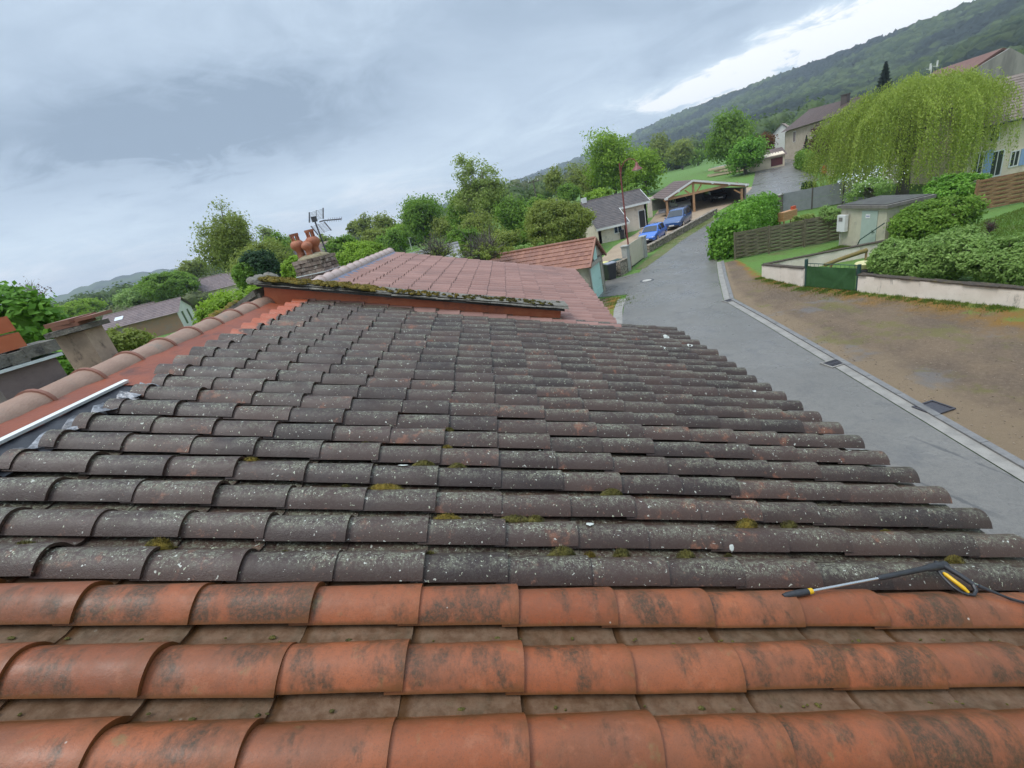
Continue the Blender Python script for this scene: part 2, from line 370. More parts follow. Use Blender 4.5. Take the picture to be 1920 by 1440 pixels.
# ------------------------------------------------------------------ tiled roofs
def tile_field(P, rows, W, H, L, joints, v0f, v1, seed, paint=None, jit=1.0, th=.013, orange=False, seg=9, wbase=0.0):
    """rows: (u of the near edge, pitch to next row); joints: v of every lower tile end; one clay tile per cell."""
    rng = random.Random(seed); mb = MB(); A1 = []; A2 = []
    for (u0, pitch) in rows:
        rowj = rng.uniform(-.010, .010)*jit; v0 = v0f(u0) if callable(v0f) else v0f
        for k, ve in enumerate(joints):
            vs = ve-L
            if ve <= v0+.03: continue
            end = v1(u0) if callable(v1) else v1
            if vs >= end-.03: continue
            vs2 = max(vs, v0)-(.05 if vs > v0 else 0); ve2 = min(ve, end)+rowj+rng.uniform(-.010, .010)*jit
            du, dw, rot = rng.uniform(-.006, .006)*jit, rng.uniform(-.003, .004)*jit, rng.uniform(-.011, .011)*jit
            if rng.random() < .035: rot *= 2.6; dw += .004*jit; rowj_ = rng.uniform(-.03, .03)*jit; ve2 += rowj_
            hh, ww = H*rng.uniform(.95, 1.05), W*rng.uniform(.975, 1.02)
            prof = []
            for i in range(seg+1):
                t = i/seg; prof.append((ww*t, (.012*(1-t)+(hh-.004)*math.sin(PI*t)**.8), 1))
            for t in (.12, .5, 1.0):
                prof.append((ww+(pitch+.03-ww)*t, (-.006, -.014, -.012)[(.12, .5, 1.0).index(t)], 0))
            n = len(prof); nst = 5; QS = (0, .15, .24, .6, 1.0); vsx = []; fs = []; pa = []; pb = []
            for j in range(nst):
                q = QS[j]; v = vs2+(ve2-vs2)*q
                g = (v-vs)/L
                sc = 1+.05*g+(.015 if j == nst-1 else 0); lift = .002+.012*g
                for (s, h, isb) in prof:
                    s2 = (s-ww/2)*(sc if isb else 1)+ww/2 + du + rot*(v-ve)
                    vsx.append(P(u0+s2, v, wbase+h*sc+lift*(1 if isb else .8)+dw))
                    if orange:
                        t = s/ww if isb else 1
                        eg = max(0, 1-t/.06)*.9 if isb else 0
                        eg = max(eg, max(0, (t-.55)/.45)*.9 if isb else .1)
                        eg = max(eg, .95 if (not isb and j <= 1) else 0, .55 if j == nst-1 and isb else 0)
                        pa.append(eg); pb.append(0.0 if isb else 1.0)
                    else:
                        pa.append(paint(u0, v) if paint else 0.0); pb.append(0.0)
            for j in range(nst-1):
                for i in range(n-1): fs.append((j*n+i, j*n+i+1, (j+1)*n+i+1, (j+1)*n+i))
            b = len(vsx)                                   # cut end, showing the thickness of the clay
            for i, (s, h, isb) in enumerate(prof):
                p = np.array(vsx[(nst-1)*n+i]); c = np.array(P(u0+ww/2+du, ve2, wbase-.02)); d = c-p
                q = p+d*(th/np.linalg.norm(d)) if isb else p-np.array(P(0, 0, th))+np.array(P(0, 0, 0))
                vsx.append(q); pa.append(.9 if orange else pa[(nst-1)*n+i]); pb.append(0.0)
            for i in range(n-1): fs.append(((nst-1)*n+i, (nst-1)*n+i+1, b+i+1, b+i))
            b = len(vsx)                                   # lip of the near edge
            for j in range(nst):
                q = QS[j]; v = vs2+(ve2-vs2)*q
                vsx.append(P(u0+du+.010, v, wbase+.004+(.002+.012*(v-vs)/L))); pa.append(.9 if orange else pa[j*n]); pb.append(0.0)
            for j in range(nst-1): fs.append((j*n, (j+1)*n, b+j+1, b+j))
            mb.add(vsx, [f[::-1] for f in fs]); A1 += pa; A2 += pb
    return mb, {'paint': A1, 'pan': A2}

# --- the house the camera stands on
HA = thing('tiled_house', 'house in the foreground whose dark lichen covered canal tile roof fills the lower picture', 'house', (0, 2, 0))
JD = [-.13+.334*k for k in range(-7, 10)]
rowsD = [(1.302+.2127*k, .2127) for k in range(22)]
ow = random.Random(3)
mb, at = tile_field(PA, rowsD, .158, .063, .334, JD, lambda u: -2.21 if u < 3.05 else -2.33, lambda u: 2.87+.015*math.sin(u*3), 1,
                    paint=lambda u, v: max(0, min(1, (-2.06-v)/.18))*max(0, min(1, (u-3.6)/1.2)))
tag(mb.build('roof_tiles', MT['dark'], HA, smooth=42, attr=at), 'dark lichen speckled canal tiles')
JO = [.217+.363*k for k in range(-9, 9)]
rowsO = [(1.116-.2315*k, .186 if k == 0 else .2315) for k in range(13)]
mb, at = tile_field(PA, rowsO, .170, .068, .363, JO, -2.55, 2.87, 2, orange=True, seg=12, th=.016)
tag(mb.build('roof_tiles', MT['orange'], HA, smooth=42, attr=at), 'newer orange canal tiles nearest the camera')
mb = MB()                                                    # boarding under the tiles and the rear slope
VR = -2.71
def PAr(u, s, w=0.0):                                        # rear slope: s metres down from the ridge
    h = V3(A_A[1], -A_A[0]); t = math.radians(17.5)
    return PA(u, VR, 0) - h*math.cos(t)*s - V3(0, 0, 1)*math.sin(t)*s + (-h*math.sin(t)+V3(0, 0, 1)*math.cos(t))*w
mb.slab([PA(-2, -2.72, -.022), PA(-2, 2.80, -.022), PA(5.95, 2.80, -.022), PA(5.95, -2.72, -.022)], .08)
mb.slab([PAr(-2, 4.4, -.03), PAr(-2, .02, -.03), PAr(5.95, .02, -.03), PAr(5.95, 4.4, -.03)], .08)
mb.build('roof_boarding', simple('roof boarding', (.04, .03, .025), (.06, .05, .04), 5, .9), HA)
mb, at = tile_field(lambda u, v, w=0: PAr(u, v, w), [(-1.9+.23*k, .23) for k in range(34)], .165, .066, .36, [.36*k for k in range(1, 13)], .06, 4.4, 12, seg=6)
tag(mb.build('roof_tiles', MT['dark'], HA, smooth=42, attr=at), 'rear slope tiles')
# ridge caps: overlapping half round tiles
mb = MB(); mbc = []; rng = random.Random(5); u = -2.0
while u < 5.75:
    Lr = .395; vs = []; fs = []; n = 12
    st = [(u-.05, .126, 0), (u+Lr-.020, .134, .008), (u+Lr-.018, .144, .011), (u+Lr+.004, .145, .012), (u+Lr+.006, .118, .006)]
    jx = rng.uniform(-.006, .006)
    for (uu, r, dz) in st:
        for i in range(n+1):
            th = PI*(-.06+1.12*i/n)
            vs.append(PA(uu, VR, -.072)+V3(A_A[1], -A_A[0])*(math.cos(th)*r+jx)+V3(0, 0, 1)*(math.sin(th)*r*.92+dz))
    for j in range(len(st)-1):
        for i in range(n): fs.append((j*(n+1)+i, j*(n+1)+i+1, (j+1)*(n+1)+i+1, (j+1)*(n+1)+i))
    mb.add(vs, fs[:n]); q_ = MB(); q_.add(vs[(n+1):], [tuple(i-(n+1) for i in f) for f in fs[n:]]); mbc.append(q_); u += Lr
rc_ = mb.build('ridge_cap', MT['ridge'], HA, smooth=28); MT['collar'] = simple('red clay collar', (.20, .075, .045), (.26, .11, .07), 8, .6, .3, 60)
for q_ in mbc: q_.build('ridge_collar', MT['collar'], rc_, smooth=28)
# red painted band below the ridge, then the dark metal flashing with its bright edge
mb = MB(); rr = random.Random(8); prev = None; us = np.arange(-2, 5.9, .15)
def strip(mb, fa, fb, us, sub=3, jw=.004, seed=1):
    r = random.Random(seed); vs = []; fs = []; n = sub+1
    for uu in us:
        a, b = fa(uu), fb(uu)
        for k in range(n):
            t = k/sub; vs.append(PA(uu, a[0]+(b[0]-a[0])*t, a[1]+(b[1]-a[1])*t+r.uniform(-jw, jw)))
    for i in range(len(us)-1):
        for k in range(sub): fs.append((i*n+k, i*n+k+1, (i+1)*n+k+1, (i+1)*n+k))
    return mb.add(vs, [f[::-1] for f in fs])
strip(mb, lambda u: (-2.64, .006), lambda u: (-2.40, .008), us, 4, .005, 2)
strip(mb, lambda u: (-2.41, .012), lambda u: (-2.25+.02*math.sin(u*9)+.012*math.sin(u*23), .022), np.arange(3.0, 5.9, .05), 3, .006, 3)
mb.build('painted_band', MT['redband'], HA, smooth=60)
mb = MB(); strip(mb, lambda u: (-2.425, .006), lambda u: (-2.15+.015*math.sin(u*7.1), .008), np.arange(.4, 3.06, .05), 4, .004, 4)
mb.build('metal_flashing', MT['zinc'], HA, smooth=60)
mb = MB(); mb.beam(PA(.4, -2.43, .026), PA(3.05, -2.40, .026), .030, .018, N_A)
mb.build('flashing_edge', MT['white'], HA)
mb = MB(); r = random.Random(9)
for k in range(13):                                          # torn foil dressed over the first tiles
    uu = 1.302+.2127*k+.08
    if uu > 3.0: break
    pts = []
    for j in range(7):
        for i in range(5):
            pts.append(PA(uu-.12+.22*j/6, -2.25+.09*i/4*(1+.5*math.sin(j*1.3+k)), .035+.025*math.sin(j*1.1+k)*(1-i/6)+r.uniform(-.011, .011)))
    mb.add(pts, [(j*5+i, (j+1)*5+i, (j+1)*5+i+1, j*5+i+1) for j in range(6) for i in range(4)])
mb.build('torn_foil', simple('wrinkled foil', (.30, .30, .31), (.06, .06, .065), 25, .4, .6, 40, metal=.5), HA, smooth=50)
# parapet at the far gable: red flashing, mossy coping
mb = MB()
mb.hexa([PA(5.88, -2.70, -.4), PA(5.88, 1.20, -.4), PA(6.10, 1.16, -.4), PA(6.10, -2.70, -.4)], [PA(5.90, -2.70, .185), PA(5.90, 1.20, .185), PA(6.10, 1.16, .185), PA(6.10, -2.70, .185)])
strip(mb, lambda u: (1.19, .03), lambda u: (1.42, .032), np.arange(5.72, 6.06, .06), 3, .004, 5)
mb.build('painted_parapet', MT['redpaint'], HA)
mb = MB()
mb.slab([PA(5.80, -2.74, .225), PA(5.80, 1.23, .215), PA(6.14, 1.23, .215), PA(6.14, -2.74, .225)], .022)
mb.build('coping_board', simple('black board', (.02, .018, .016), (.045, .04, .035), 12, .9), HA)
mb = MB(); r = random.Random(21); vv = -2.76
while vv < 1.2:                                              # thin split stone pieces
    ln = r.uniform(.16, .34); h = r.uniform(.008, .016); d = r.uniform(-.03, .02)
    for lay in range(2):
        j = lambda s: r.uniform(-s, s)
        ww = .228+lay*.02
        lo = [PA(5.79+d+j(.02)+lay*.05, vv+j(.02), ww), PA(5.79+d+j(.02)+lay*.05, vv+ln+.01, ww), PA(6.16, vv+ln+.01, ww), PA(6.16, vv+j(.02), ww)]
        mb.hexa(lo, [p+N_A*h*r.uniform(.7, 1.2)+A_A*j(.012) for p in lo])
    vv += ln
for s in np.arange(0, 3.0, .24):                             # the verge goes on down the rear slope
    lo = [PAr(5.80+r.uniform(-.03, .02), s+.26, .10), PAr(5.80, s, .10), PAr(6.2, s, .10), PAr(6.2, s+.26, .10)]
    mb.hexa(lo, [p+V3(0, 0, r.uniform(.05, .09)) for p in lo])
    lo = [PAr(5.84, s+.26, -.02), PAr(5.84, s, -.02), PAr(6.1, s, -.02), PAr(6.1, s+.26, -.02)]
    mb.hexa(lo, [p+V3(0, 0, .14) for p in lo])
mb.build('coping', MT['mortar'], HA)
def lump(mb, c, ax, ay, az_, rx, ry, rz, seed, n=10, m_=6, k=.22):
    r = random.Random(seed); ph = [r.uniform(0, 6.28) for _ in range(8)]; vs = []; fs = []
    for i in range(m_+1):
        el_ = PI/2*i/m_
        for j in range(n):
            a = 2*PI*j/n
            q = 1+k*(math.sin(3*a+ph[0])*.5+math.sin(5*a+ph[1]+el_*3)*.5+math.sin(2*a+ph[2]))*.6+r.uniform(-.05, .05)
            vs.append(np.asarray(c)+ax*(math.cos(a)*math.cos(el_)*rx*q)+ay*(math.sin(a)*math.cos(el_)*ry*q)+az_*(math.sin(el_)*rz*(1+r.uniform(-.1, .1))))
    for i in range(m_):
        for j in range(n): fs.append((i*n+j, i*n+(j+1)%n, (i+1)*n+(j+1)%n, (i+1)*n+j))
    return mb.add(vs, fs)
def fuzz(mb, c, ax, ay, az_, rx, ry, rz, seed, n, ln=.010):
    r = random.Random(seed)                                  # short moss fronds standing off a cushion
    for _ in range(n):
        a = r.uniform(0, 2*PI); e_ = math.asin(r.random())
        d = ax*math.cos(a)*math.cos(e_)+ay*math.sin(a)*math.cos(e_)+az_*math.sin(e_)
        p = np.asarray(c)+ax*math.cos(a)*math.cos(e_)*rx+ay*math.sin(a)*math.cos(e_)*ry+az_*math.sin(e_)*rz
        d = unit(d+np.array([r.uniform(-.6, .6) for _ in range(3)])); x = unit(np.cross(d, (.3, .5, .8)))*ln*.28
        mb.add([p-x-d*.002, p+x-d*.002, p+d*ln*r.uniform(.7, 1.4)], [(0, 1, 2)])
r = random.Random(31); mb = MB(); mb2 = MB()
for k in range(330):
    t = r.random()**1.25; v = -2.72+3.9*t; s = (.034 if v < -1.2 else .020)*r.uniform(.5, 1.25)
    if v > -.4 and r.random() < .4: continue
    q = mb if v < -.2 else mb2
    c = PA(r.uniform(5.80, 6.05), v, .262+(.02 if v < -1.4 else 0)); ex = r.uniform(.8, 2.2)
    lump(q, c, A_A, E_A, N_A, s*1.2, s*ex, s*.8, k); fuzz(q, c, A_A, E_A, N_A, s*1.2, s*ex, s*.8, k, 60, .012)
for k in range(40):
    s_ = r.uniform(0, 2.6); c = PAr(r.uniform(5.82, 6.15), s_, .16); q = r.uniform(.025, .05)
    lump(mb, c, A_A, V3(0, 0, 1)*.3-E_A, N_A, q*1.3, q*1.3, q*.7, k+300)
mb.build('coping_moss', MT['mossgold'], HA, smooth=60)
mb2.build('coping_moss', MT['moss'], HA, smooth=60)
mb = MB()                                                    # stone knob on the gable peak
for k, (uu, v, ww, s) in enumerate(((6.0, -2.74, .24, .12), (6.05, -2.62, .24, .10), (5.9, -2.80, .24, .09), (6.15, -2.7, .25, .12), (6.02, -2.86, .2, .10))):
    lump(mb, PA(uu, v, ww), A_A, E_A, V3(0, 0, 1), s, s, s*.75, 50+k)
mb.build('peak_stone', MT['mortar'], HA, smooth=60)
# moss cushions in the channels (picture position, half width in pixels, how flat)
for k, (px, py, hw) in enumerate(((300, 1033, 25), (52, 1040, 28), (533, 1046, 9), (725, 926, 40), (795, 881, 21), (857, 886, 21), (838, 984, 30), (965, 986, 32), (1003, 986, 20),
        (838, 848, 12), (685, 840, 10), (648, 923, 11), (472, 875, 18), (1145, 934, 22), (1053, 1047, 27), (1105, 1050, 12), (1165, 1048, 17), (1285, 1051, 18), (1398, 992, 22), (1478, 993, 16),
        (807, 1052, 14), (1790, 1058, 14), (1365, 1050, 7), (842, 815, 12), (1660, 1008, 12))):
    c = RPA(px, py, .022); s = hw*DEP(c)/FPX; mb = MB()
    lump(mb, c, E_A, A_A, N_A, s*1.0, min(s*.9, .032), min(.055, s*.75+.014), 70+k, 14, 7)
    fuzz(mb, c, E_A, A_A, N_A, s, min(s*.9, .032), min(.055, s*.75+.014), 70+k, 500, .008)
    mb.build('moss_clump', MT['moss'] if k % 3 else MT['mossgold'], HA, smooth=60)
# crusty white lichen growths on single tiles, drawn on the clay where they sit
tl = NT('white lichen'); tl.done(tl.mix(tl.noise(60, 5, .7), (.42, .44, .38), (.68, .69, .64)), .95); tl.bump(tl.noise(120, 5, .7), .8, .006); MT['lichen'] = tl.m
def on_tile(u, v):                                           # height of the barrel surface under (u, v)
    k = math.floor((u-1.302)/.2127); s = u-1.302-.2127*k
    g = ((v+.13)/.334) % 1.0
    return (.063*(1+.05*g)*math.sin(PI*min(1, s/.158))**.8 if s < .158 else 0)+.004+.012*g
mb = MB(); r = random.Random(77)
def patch(mb, u0, v0, ru, rv, seed, hole=False):
    rr = random.Random(seed); n = 14; vs = []; fs = []
    rad = [rr.uniform(.7, 1.15) for _ in range(n)]
    for q in ((.45 if hole else 0.02), .7, 1.0):
        for j in range(n):
            uu = u0+ru*math.sin(2*PI*j/n)*rad[j]*q; v_ = v0+rv*math.cos(2*PI*j/n)*rad[j]*q
            vs.append(PA(uu, v_, on_tile(uu, v_)+.004+(.002 if q < 1 else 0)))
    for i in range(2):
        for j in range(n): fs.append((i*n+j, (i+1)*n+j, (i+1)*n+(j+1)%n, i*n+(j+1)%n))
    mb.add(vs, fs); return mb
for k, (px, py, su, sv, ho) in enumerate(((1608, 842, .05, .075, 0), (1243, 655, .03, .035, 1), (1293, 650, .03, .035, 1), (1266, 657, .02, .02, 1), (1375, 1020, .012, .012, 0), (1105, 988, .02, .02, 0),
        (1410, 736, .03, .03, 1), (1150, 733, .02, .02, 0), (1330, 672, .02, .03, 0), (1355, 690, .02, .02, 0), (1250, 632, .03, .05, 0), (1790, 1045, .012, .014, 0), (1012, 848, .012, .012, 0), (756, 878, .02, .03, 0), (700, 908, .014, .02, 0))):
    uu, v_ = UVA(px, py, .05); patch(MB(), uu, v_, su, sv, k, ho).build('lichen_patch', MT['lichen'], HA)
uu, v_ = UVA(868, 840, .05)
for (a0, b0, a1, b1) in ((-.03, 0, .028, .002), (.028, .002, .030, .030), (.004, .002, .006, .022)):   # mark shaped like a letter F
    q = []
    for t in np.linspace(0, 1, 5):
        for s_ in (-1, 1):
            x, y = uu+a0+(a1-a0)*t, v_+b0+(b1-b0)*t
            dx, dy = (0, .0045*s_) if abs(a1-a0) > abs(b1-b0) else (.006*s_, 0)
            q.append(PA(x+dx, y+dy, on_tile(x+dx, y+dy)+.006))
    mb.add(q, [(2*i, 2*i+1, 2*i+3, 2*i+2) for i in range(4)])
mb.build('lichen_patch', MT['lichen'], HA)
# walls under the roof
mb = MB()
ring = [PA(-1.9, 2.45, 0), PA(5.93, 2.45, 0), PAr(5.93, 4.1, 0), PAr(-1.9, 4.1, 0)]
zt = [p[2]-.12 for p in ring]; ridge2 = [PA(-1.9, VR, -.12), PA(5.93, VR, -.12)]
mb.hexa([(p[0], p[1], 0) for p in ring], [(p[0], p[1], z) for p, z in zip(ring, zt)])
for i, (g0, g1, rp_) in enumerate(((0, 3, ridge2[0]), (1, 2, ridge2[1]))):
    a, b = np.array([*ring[g0][:2], zt[g0]-.002]), np.array([*ring[g1][:2], zt[g1]-.002]); c = np.asarray(rp_)
    off = A_A*(.2 if i == 0 else -.2); mb.add([a, b, c, a+off, b+off, c+off], [(0, 1, 2), (5, 4, 3), (0, 3, 4, 1), (1, 4, 5, 2), (2, 5, 3, 0)])
mb.build('wall', MT['render'], HA)
# two rendered chimney stacks on the rear slope
def stack(px0, pxb, dist, wid, dep_, ztop, az_):
    d = ray(px0, pxb); hd = unit(V3(d[0], d[1])); return CAM[:2]+hd[:2]*dist
soot = NT('sooty render'); o_ = soot.tc.outputs['Object']
c_ = soot.mix(soot.step(soot.noise(5, 6, .65), .35, .68), (.50, .37, .26), (.38, .28, .20))
c_ = soot.mix(soot.step(soot.noise(2.6, 7, .7, stretch=(1, 1, .55)), .52, .64), c_, (.10, .075, .06))
soot.bump(soot.noise(40, 6, .7), .6, .015); MT['soot'] = soot.done(c_, .9)
grey = simple('grey brown render', (.215, .165, .14), (.17, .13, .115), 4, .9, .5, 35, stain=(.12, .095, .085), sscale=2, bdist=.015)
def chim_block(px, py, dist, w_, d_, rz, ztop, mat, zb=4.2):
    d = ray(px, py); c = unit(V3(d[0], d[1]))*dist; mb = MB(); cs, sn = math.cos(rz), math.sin(rz)
    mb.box((c[0], c[1], (zb+ztop)/2), (w_, d_, ztop-zb), rz); return c, mb.build('chimney', mat, HA)
def ray_x(px, py, x):
    d = ray(px, py); return CAM + d*(x/d[0])
def ray_y(px, py, y):
    d = ray(px, py); return CAM + d*(y/d[1])
cx_ = -3.45
c0 = ray_x(157, 620, cx_); lft = ray_y(101, 633.6, c0[1]); rgt = ray_x(191.7, 610.5, cx_)
zt = c0[2]; x0, x1, y0, y1 = lft[0], c0[0], c0[1], rgt[1]
mb = MB(); mb.box(((x0+x1)/2, (y0+y1)/2, (zt+3.6)/2), (x1-x0, y1-y0, zt-3.6))
chB = mb.build('chimney', MT['soot'], HA); chB['label'] = 'rendered chimney with a sooty stain and loose tiles on its slab'
mb = MB(); o = .07
mb.hexa([(x0-.02, y0-.05, zt), (x1+.05, y0-.05, zt+.01), (x1+.05, y1+.04, zt), (x0-.02, y1+.04, zt)], [(x0-.02, y0-.05, zt+.045), (x1+.05, y0-.05, zt+.05), (x1+.05, y1+.04, zt+.04), (x0-.02, y1+.04, zt+.05)])
mb.build('chimney_cap', MT['mortar'], chB)
mb = MB(); xm, ym = (x0+x1)/2, (y0+y1)/2
mb.box((xm+.02, ym-.02, zt+.066), (x1-x0-.04, y1-y0, .03), .04); mb.box((xm-.02, ym+.02, zt+.10), (.22, .28, .035), -.05); mb.box((xm+.17, ym+.03, zt+.095), (.14, .26, .026), .1)
mb.build('loose_tiles', MT['terra'], chB)
d = ray(30, 684); hd = unit(V3(d[0], d[1])); c1 = hd*5.0; rz1 = -math.atan2(hd[0], hd[1])+.16
zt1 = TOPZ(c1, 30, 686)
mb = MB(); mb.box((c1[0], c1[1], (zt1+3.6)/2), (.36, .40, zt1-3.6), rz1)
chA = mb.build('chimney', grey, HA); chA['label'] = 'grey brown chimney stack with orange clay blocks on top'
mb = MB(); r = random.Random(4)
for k in range(5):
    q = -.185+.092*k; mb.box((c1[0]+q*math.cos(rz1), c1[1]+q*math.sin(rz1), zt1+.07+r.uniform(-.008, .012)), (.098, .46+r.uniform(-.03, .03), .085), rz1)
mb.build('chimney_cap', MT['mortar'], chA)
mb = MB(); mb.box((c1[0], c1[1], zt1+.006), (.44, .48, .022), rz1); mb.build('zinc_tray', MT['alu'], chA)
mb = MB(); bx = V3(math.cos(rz1), math.sin(rz1))
for lay in range(2):
    for k in (0, 1):
        off = bx*((k-.5)*.235-.14); mb.box((c1[0]+off[0], c1[1]+off[1], zt1+.12+.055+lay*.125), (.225, .30-.04*lay, .11), rz1)
mb.build('clay_block', MT['redpaint'], chA)
mb = MB(); mb.box((c1[0]-.20, c1[1]-.1, zt1+.50), (.36, .40, .014), rz1)
for sx in (-.26, -.14): mb.tube([(c1[0]+sx, c1[1]-.1, zt1+.33), (c1[0]+sx, c1[1]-.1, zt1+.50)], .012, 6)
mb.build('rain_cover', MT['alu'], chA)

# --- neighbouring house with the pink roof
HB = thing('tiled_house', 'house next door with clean pink interlocking tile roof behind the red parapet', 'house', (-.2, 9, 0))
rowsB = [(5.72+.226*k, .226) for k in range(26)]
JB = [-2.35+.313*k for k in range(0, 16)]
mb, at = tile_field(PB, rowsB, .148, .058, .313, JB, -2.62, lambda u: 1.74+(u-5.9)*.042, 6, jit=.5, seg=6)
tag(mb.build('roof_tiles', MT['pink'], HB, smooth=42, attr=at), 'pink interlocking tiles')
VB = -2.74
def PBr(u, s, w=0.0):
    h = V3(A_B[1], -A_B[0]); t = math.radians(17.5)
    return PB(u, VB, 0)-h*math.cos(t)*s-V3(0, 0, 1)*math.sin(t)*s+(-h*math.sin(t)+V3(0, 0, 1)*math.cos(t))*w
mb = MB(); mb.slab([PB(5.9, VB, -.02), PB(5.9, 1.70, -.02), PB(11.55, 1.92, -.02), PB(11.55, VB, -.02)], .08)
mb.slab([PBr(6.2, 4, -.03), PBr(6.2, .02, -.03), PBr(11.5, .02, -.03), PBr(11.5, 4, -.03)], .08)
mb.build('roof_boarding', simple('rear pink roof', (.25, .13, .10), (.2, .11, .09), 8, .8), HB)
mb = MB(); u = 6.25; zincb = MB()
while u < 11.5:
    vs = []; fs = []; n = 10
    for (uu, rr_, dz) in ((u-.04, .100, 0), (u+.34, .108, .01), (u+.345, .118, .012), (u+.375, .118, .014), (u+.375, .10, .012)):
        for i in range(n+1):
            th = PI*(-.05+1.1*i/n); vs.append(PB(uu, VB, .02)+V3(A_B[1], -A_B[0])*math.cos(th)*rr_+V3(0, 0, 1)*(math.sin(th)*rr_+dz))
    mb.add(vs, [(j*(n+1)+i, j*(n+1)+i+1, (j+1)*(n+1)+i+1, (j+1)*(n+1)+i) for j in range(4) for i in range(n)]); u += .375
tag(mb.build('ridge_cap', simple('pale ridge clay', (.42, .31, .27), (.46, .36, .32), 6, .6, .2, 50), HB, smooth=40))
mb = MB()
for k in range(26):                                          # blue grey lead strip under the ridge caps
    uu = 6.3+.2*k; q = [(uu, -2.63, .07), (uu, -2.55+.02*math.sin(k*2.1), .045), (uu+.205, -2.55+.02*math.sin(k*2.1+2.1), .045), (uu+.205, -2.63, .07)]
    mb.add([PB(*p) for p in q], [(0, 1, 2, 3)])
mb.build('lead_strip', simple('blue lead', (.12, .14, .22), (.2, .21, .26), 8, .4, .2, 30, metal=.4), HB)
mb = MB(); ring = [PB(6.12, 1.45), PB(11.4, 1.62), PBr(11.4, 3.7), PBr(6.12, 3.7)]
mb.hexa([(p[0], p[1], 0) for p in ring], [(p[0], p[1], p[2]-.14) for p in ring])
for uu in (6.3, 11.36):
    a, b, c = PB(uu, 1.3, -.12), PBr(uu, 3.6, -.12), PB(uu, VB, -.12); mb.prism([(0, 0), (1, 0), (0, 1)], a, b-a, c-a, A_B*.05)
mb.build('wall', MT['render'], HB)
# its stone chimney with three clay pots and a metal band
def stone_block(): 
    t = NT('rubble stone'); o = t.tc.outputs['Object']
    br = t.n.new('ShaderNodeTexBrick'); br.inputs['Scale'].default_value = 1.0; br.inputs['Brick Width'].default_value = .28; br.inputs['Row Height'].default_value = .075
    br.inputs['Mortar Size'].default_value = .012; br.inputs['Mortar Smooth'].default_value = .4
    for i, c in ((1, (.20, .145, .115)), (2, (.26, .20, .165)), (3, (.06, .05, .045))): br.inputs[i].default_value = (*c, 1)
    sx = t.n.new('ShaderNodeSeparateXYZ'); t.l.new(o, sx.inputs[0]); cm = t.n.new('ShaderNodeCombineXYZ')
    t.l.new(t.math('ADD', sx.outputs[0], sx.outputs[1]), cm.inputs[0]); t.l.new(t.math('ADD', sx.outputs[2], t.math('MULTIPLY', t.noise(5, 3), .03)), cm.inputs[1]); t.l.new(cm.outputs[0], br.inputs['Vector'])
    col = t.mix(t.step(t.noise(9, 6, .7), .5, .7, 0, .8), br.outputs['Color'], (.36, .32, .26)); col = t.mix(t.step(t.noise(5, 5, .7), .54, .7, 0, .8), col, (.05, .045, .03))
    t.bump(t.math('ADD', br.outputs['Fac'], t.noise(30, 5)), -.6, .02); return t.done(col, .9)
MT['rubble'] = stone_block()
dm = 9.0; cm_ = AT(597, 507, dm); rzc = -.30; zt = TOPZ(cm_, 592, 481)
mb = MB(); r = random.Random(6); h = zt-4.3; nl = int(h/.075)
for i in range(nl):                                          # courses of thin uneven stones round a core
    z = 4.3+(i+.5)*h/nl
    for sx_, sy_, ln_ in ((0, -1, .66), (0, 1, .66), (-1, 0, .52), (1, 0, .52)):
        q = -ln_/2
        while q < ln_/2-.02:
            b_ = min(r.uniform(.10, .24), ln_/2-q); pr = r.uniform(-.018, .014); m_ = q+b_/2
            lx_, ly_ = (m_, sy_*(.235+pr)) if sy_ else (sx_*(.305+pr), m_); dx_, dy_ = (b_-.008, .06) if sy_ else (.06, b_-.008)
            mb.box((cm_[0]+lx_*math.cos(rzc)-ly_*math.sin(rzc), cm_[1]+lx_*math.sin(rzc)+ly_*math.cos(rzc), z+r.uniform(-.004, .004)), (dx_, dy_, h/nl*r.uniform(.72, .94)), rzc+r.uniform(-.04, .04)); q += b_
mb.box((cm_[0], cm_[1], 4.3+h/2), (.60, .46, h-.01), rzc)
tm = NT('old stack stone'); cc0 = tm.mix(tm.rnd(), (.10, .075, .06), (.34, .27, .22)); cc0 = tm.mix(tm.step(tm.noise(11, 6, .7), .52, .66, 0, .85), cc0, (.46, .42, .36)); cc0 = tm.mix(tm.step(tm.noise(6, 6, .7), .54, .68, 0, .85), cc0, (.05, .045, .03)); tm.bump(tm.noise(40, 6, .7), .8, .02); MT['rubble2'] = tm.done(cc0, .95)
chM = mb.build('chimney', MT['rubble2'], HB); chM['label'] = 'old brick chimney with clay pots and metal bands'
mb = MB(); lump(mb, (cm_[0], cm_[1], zt-.01), V3(math.cos(rzc), math.sin(rzc)), V3(-math.sin(rzc), math.cos(rzc)), V3(0, 0, 1), .34, .28, .09, 3, 20, 6, .05)
mb.build('mortar_crown', simple('mossy mortar', (.30, .25, .16), (.22, .18, .11), 9, .9, .6, 40, stain=(.13, .11, .03), sscale=5), chM, smooth=50)
mb = MB()
for dz, hh in ((-.42, .03), (-.30, .018)): mb.box((cm_[0], cm_[1], zt+dz), (.70, .56, hh), rzc)
mb.build('metal_band', MT['alu'], chM)
MT['pot'] = simple('pot clay', (.33, .105, .05), (.38, .14, .07), 7, .65, .3, 40, stain=(.12, .06, .04), sscale=5)
PROF = [(.105, 0), (.10, .12), (.098, .22), (.125, .26), (.172, .33), (.185, .40), (.172, .47), (.135, .52), (.112, .545)]
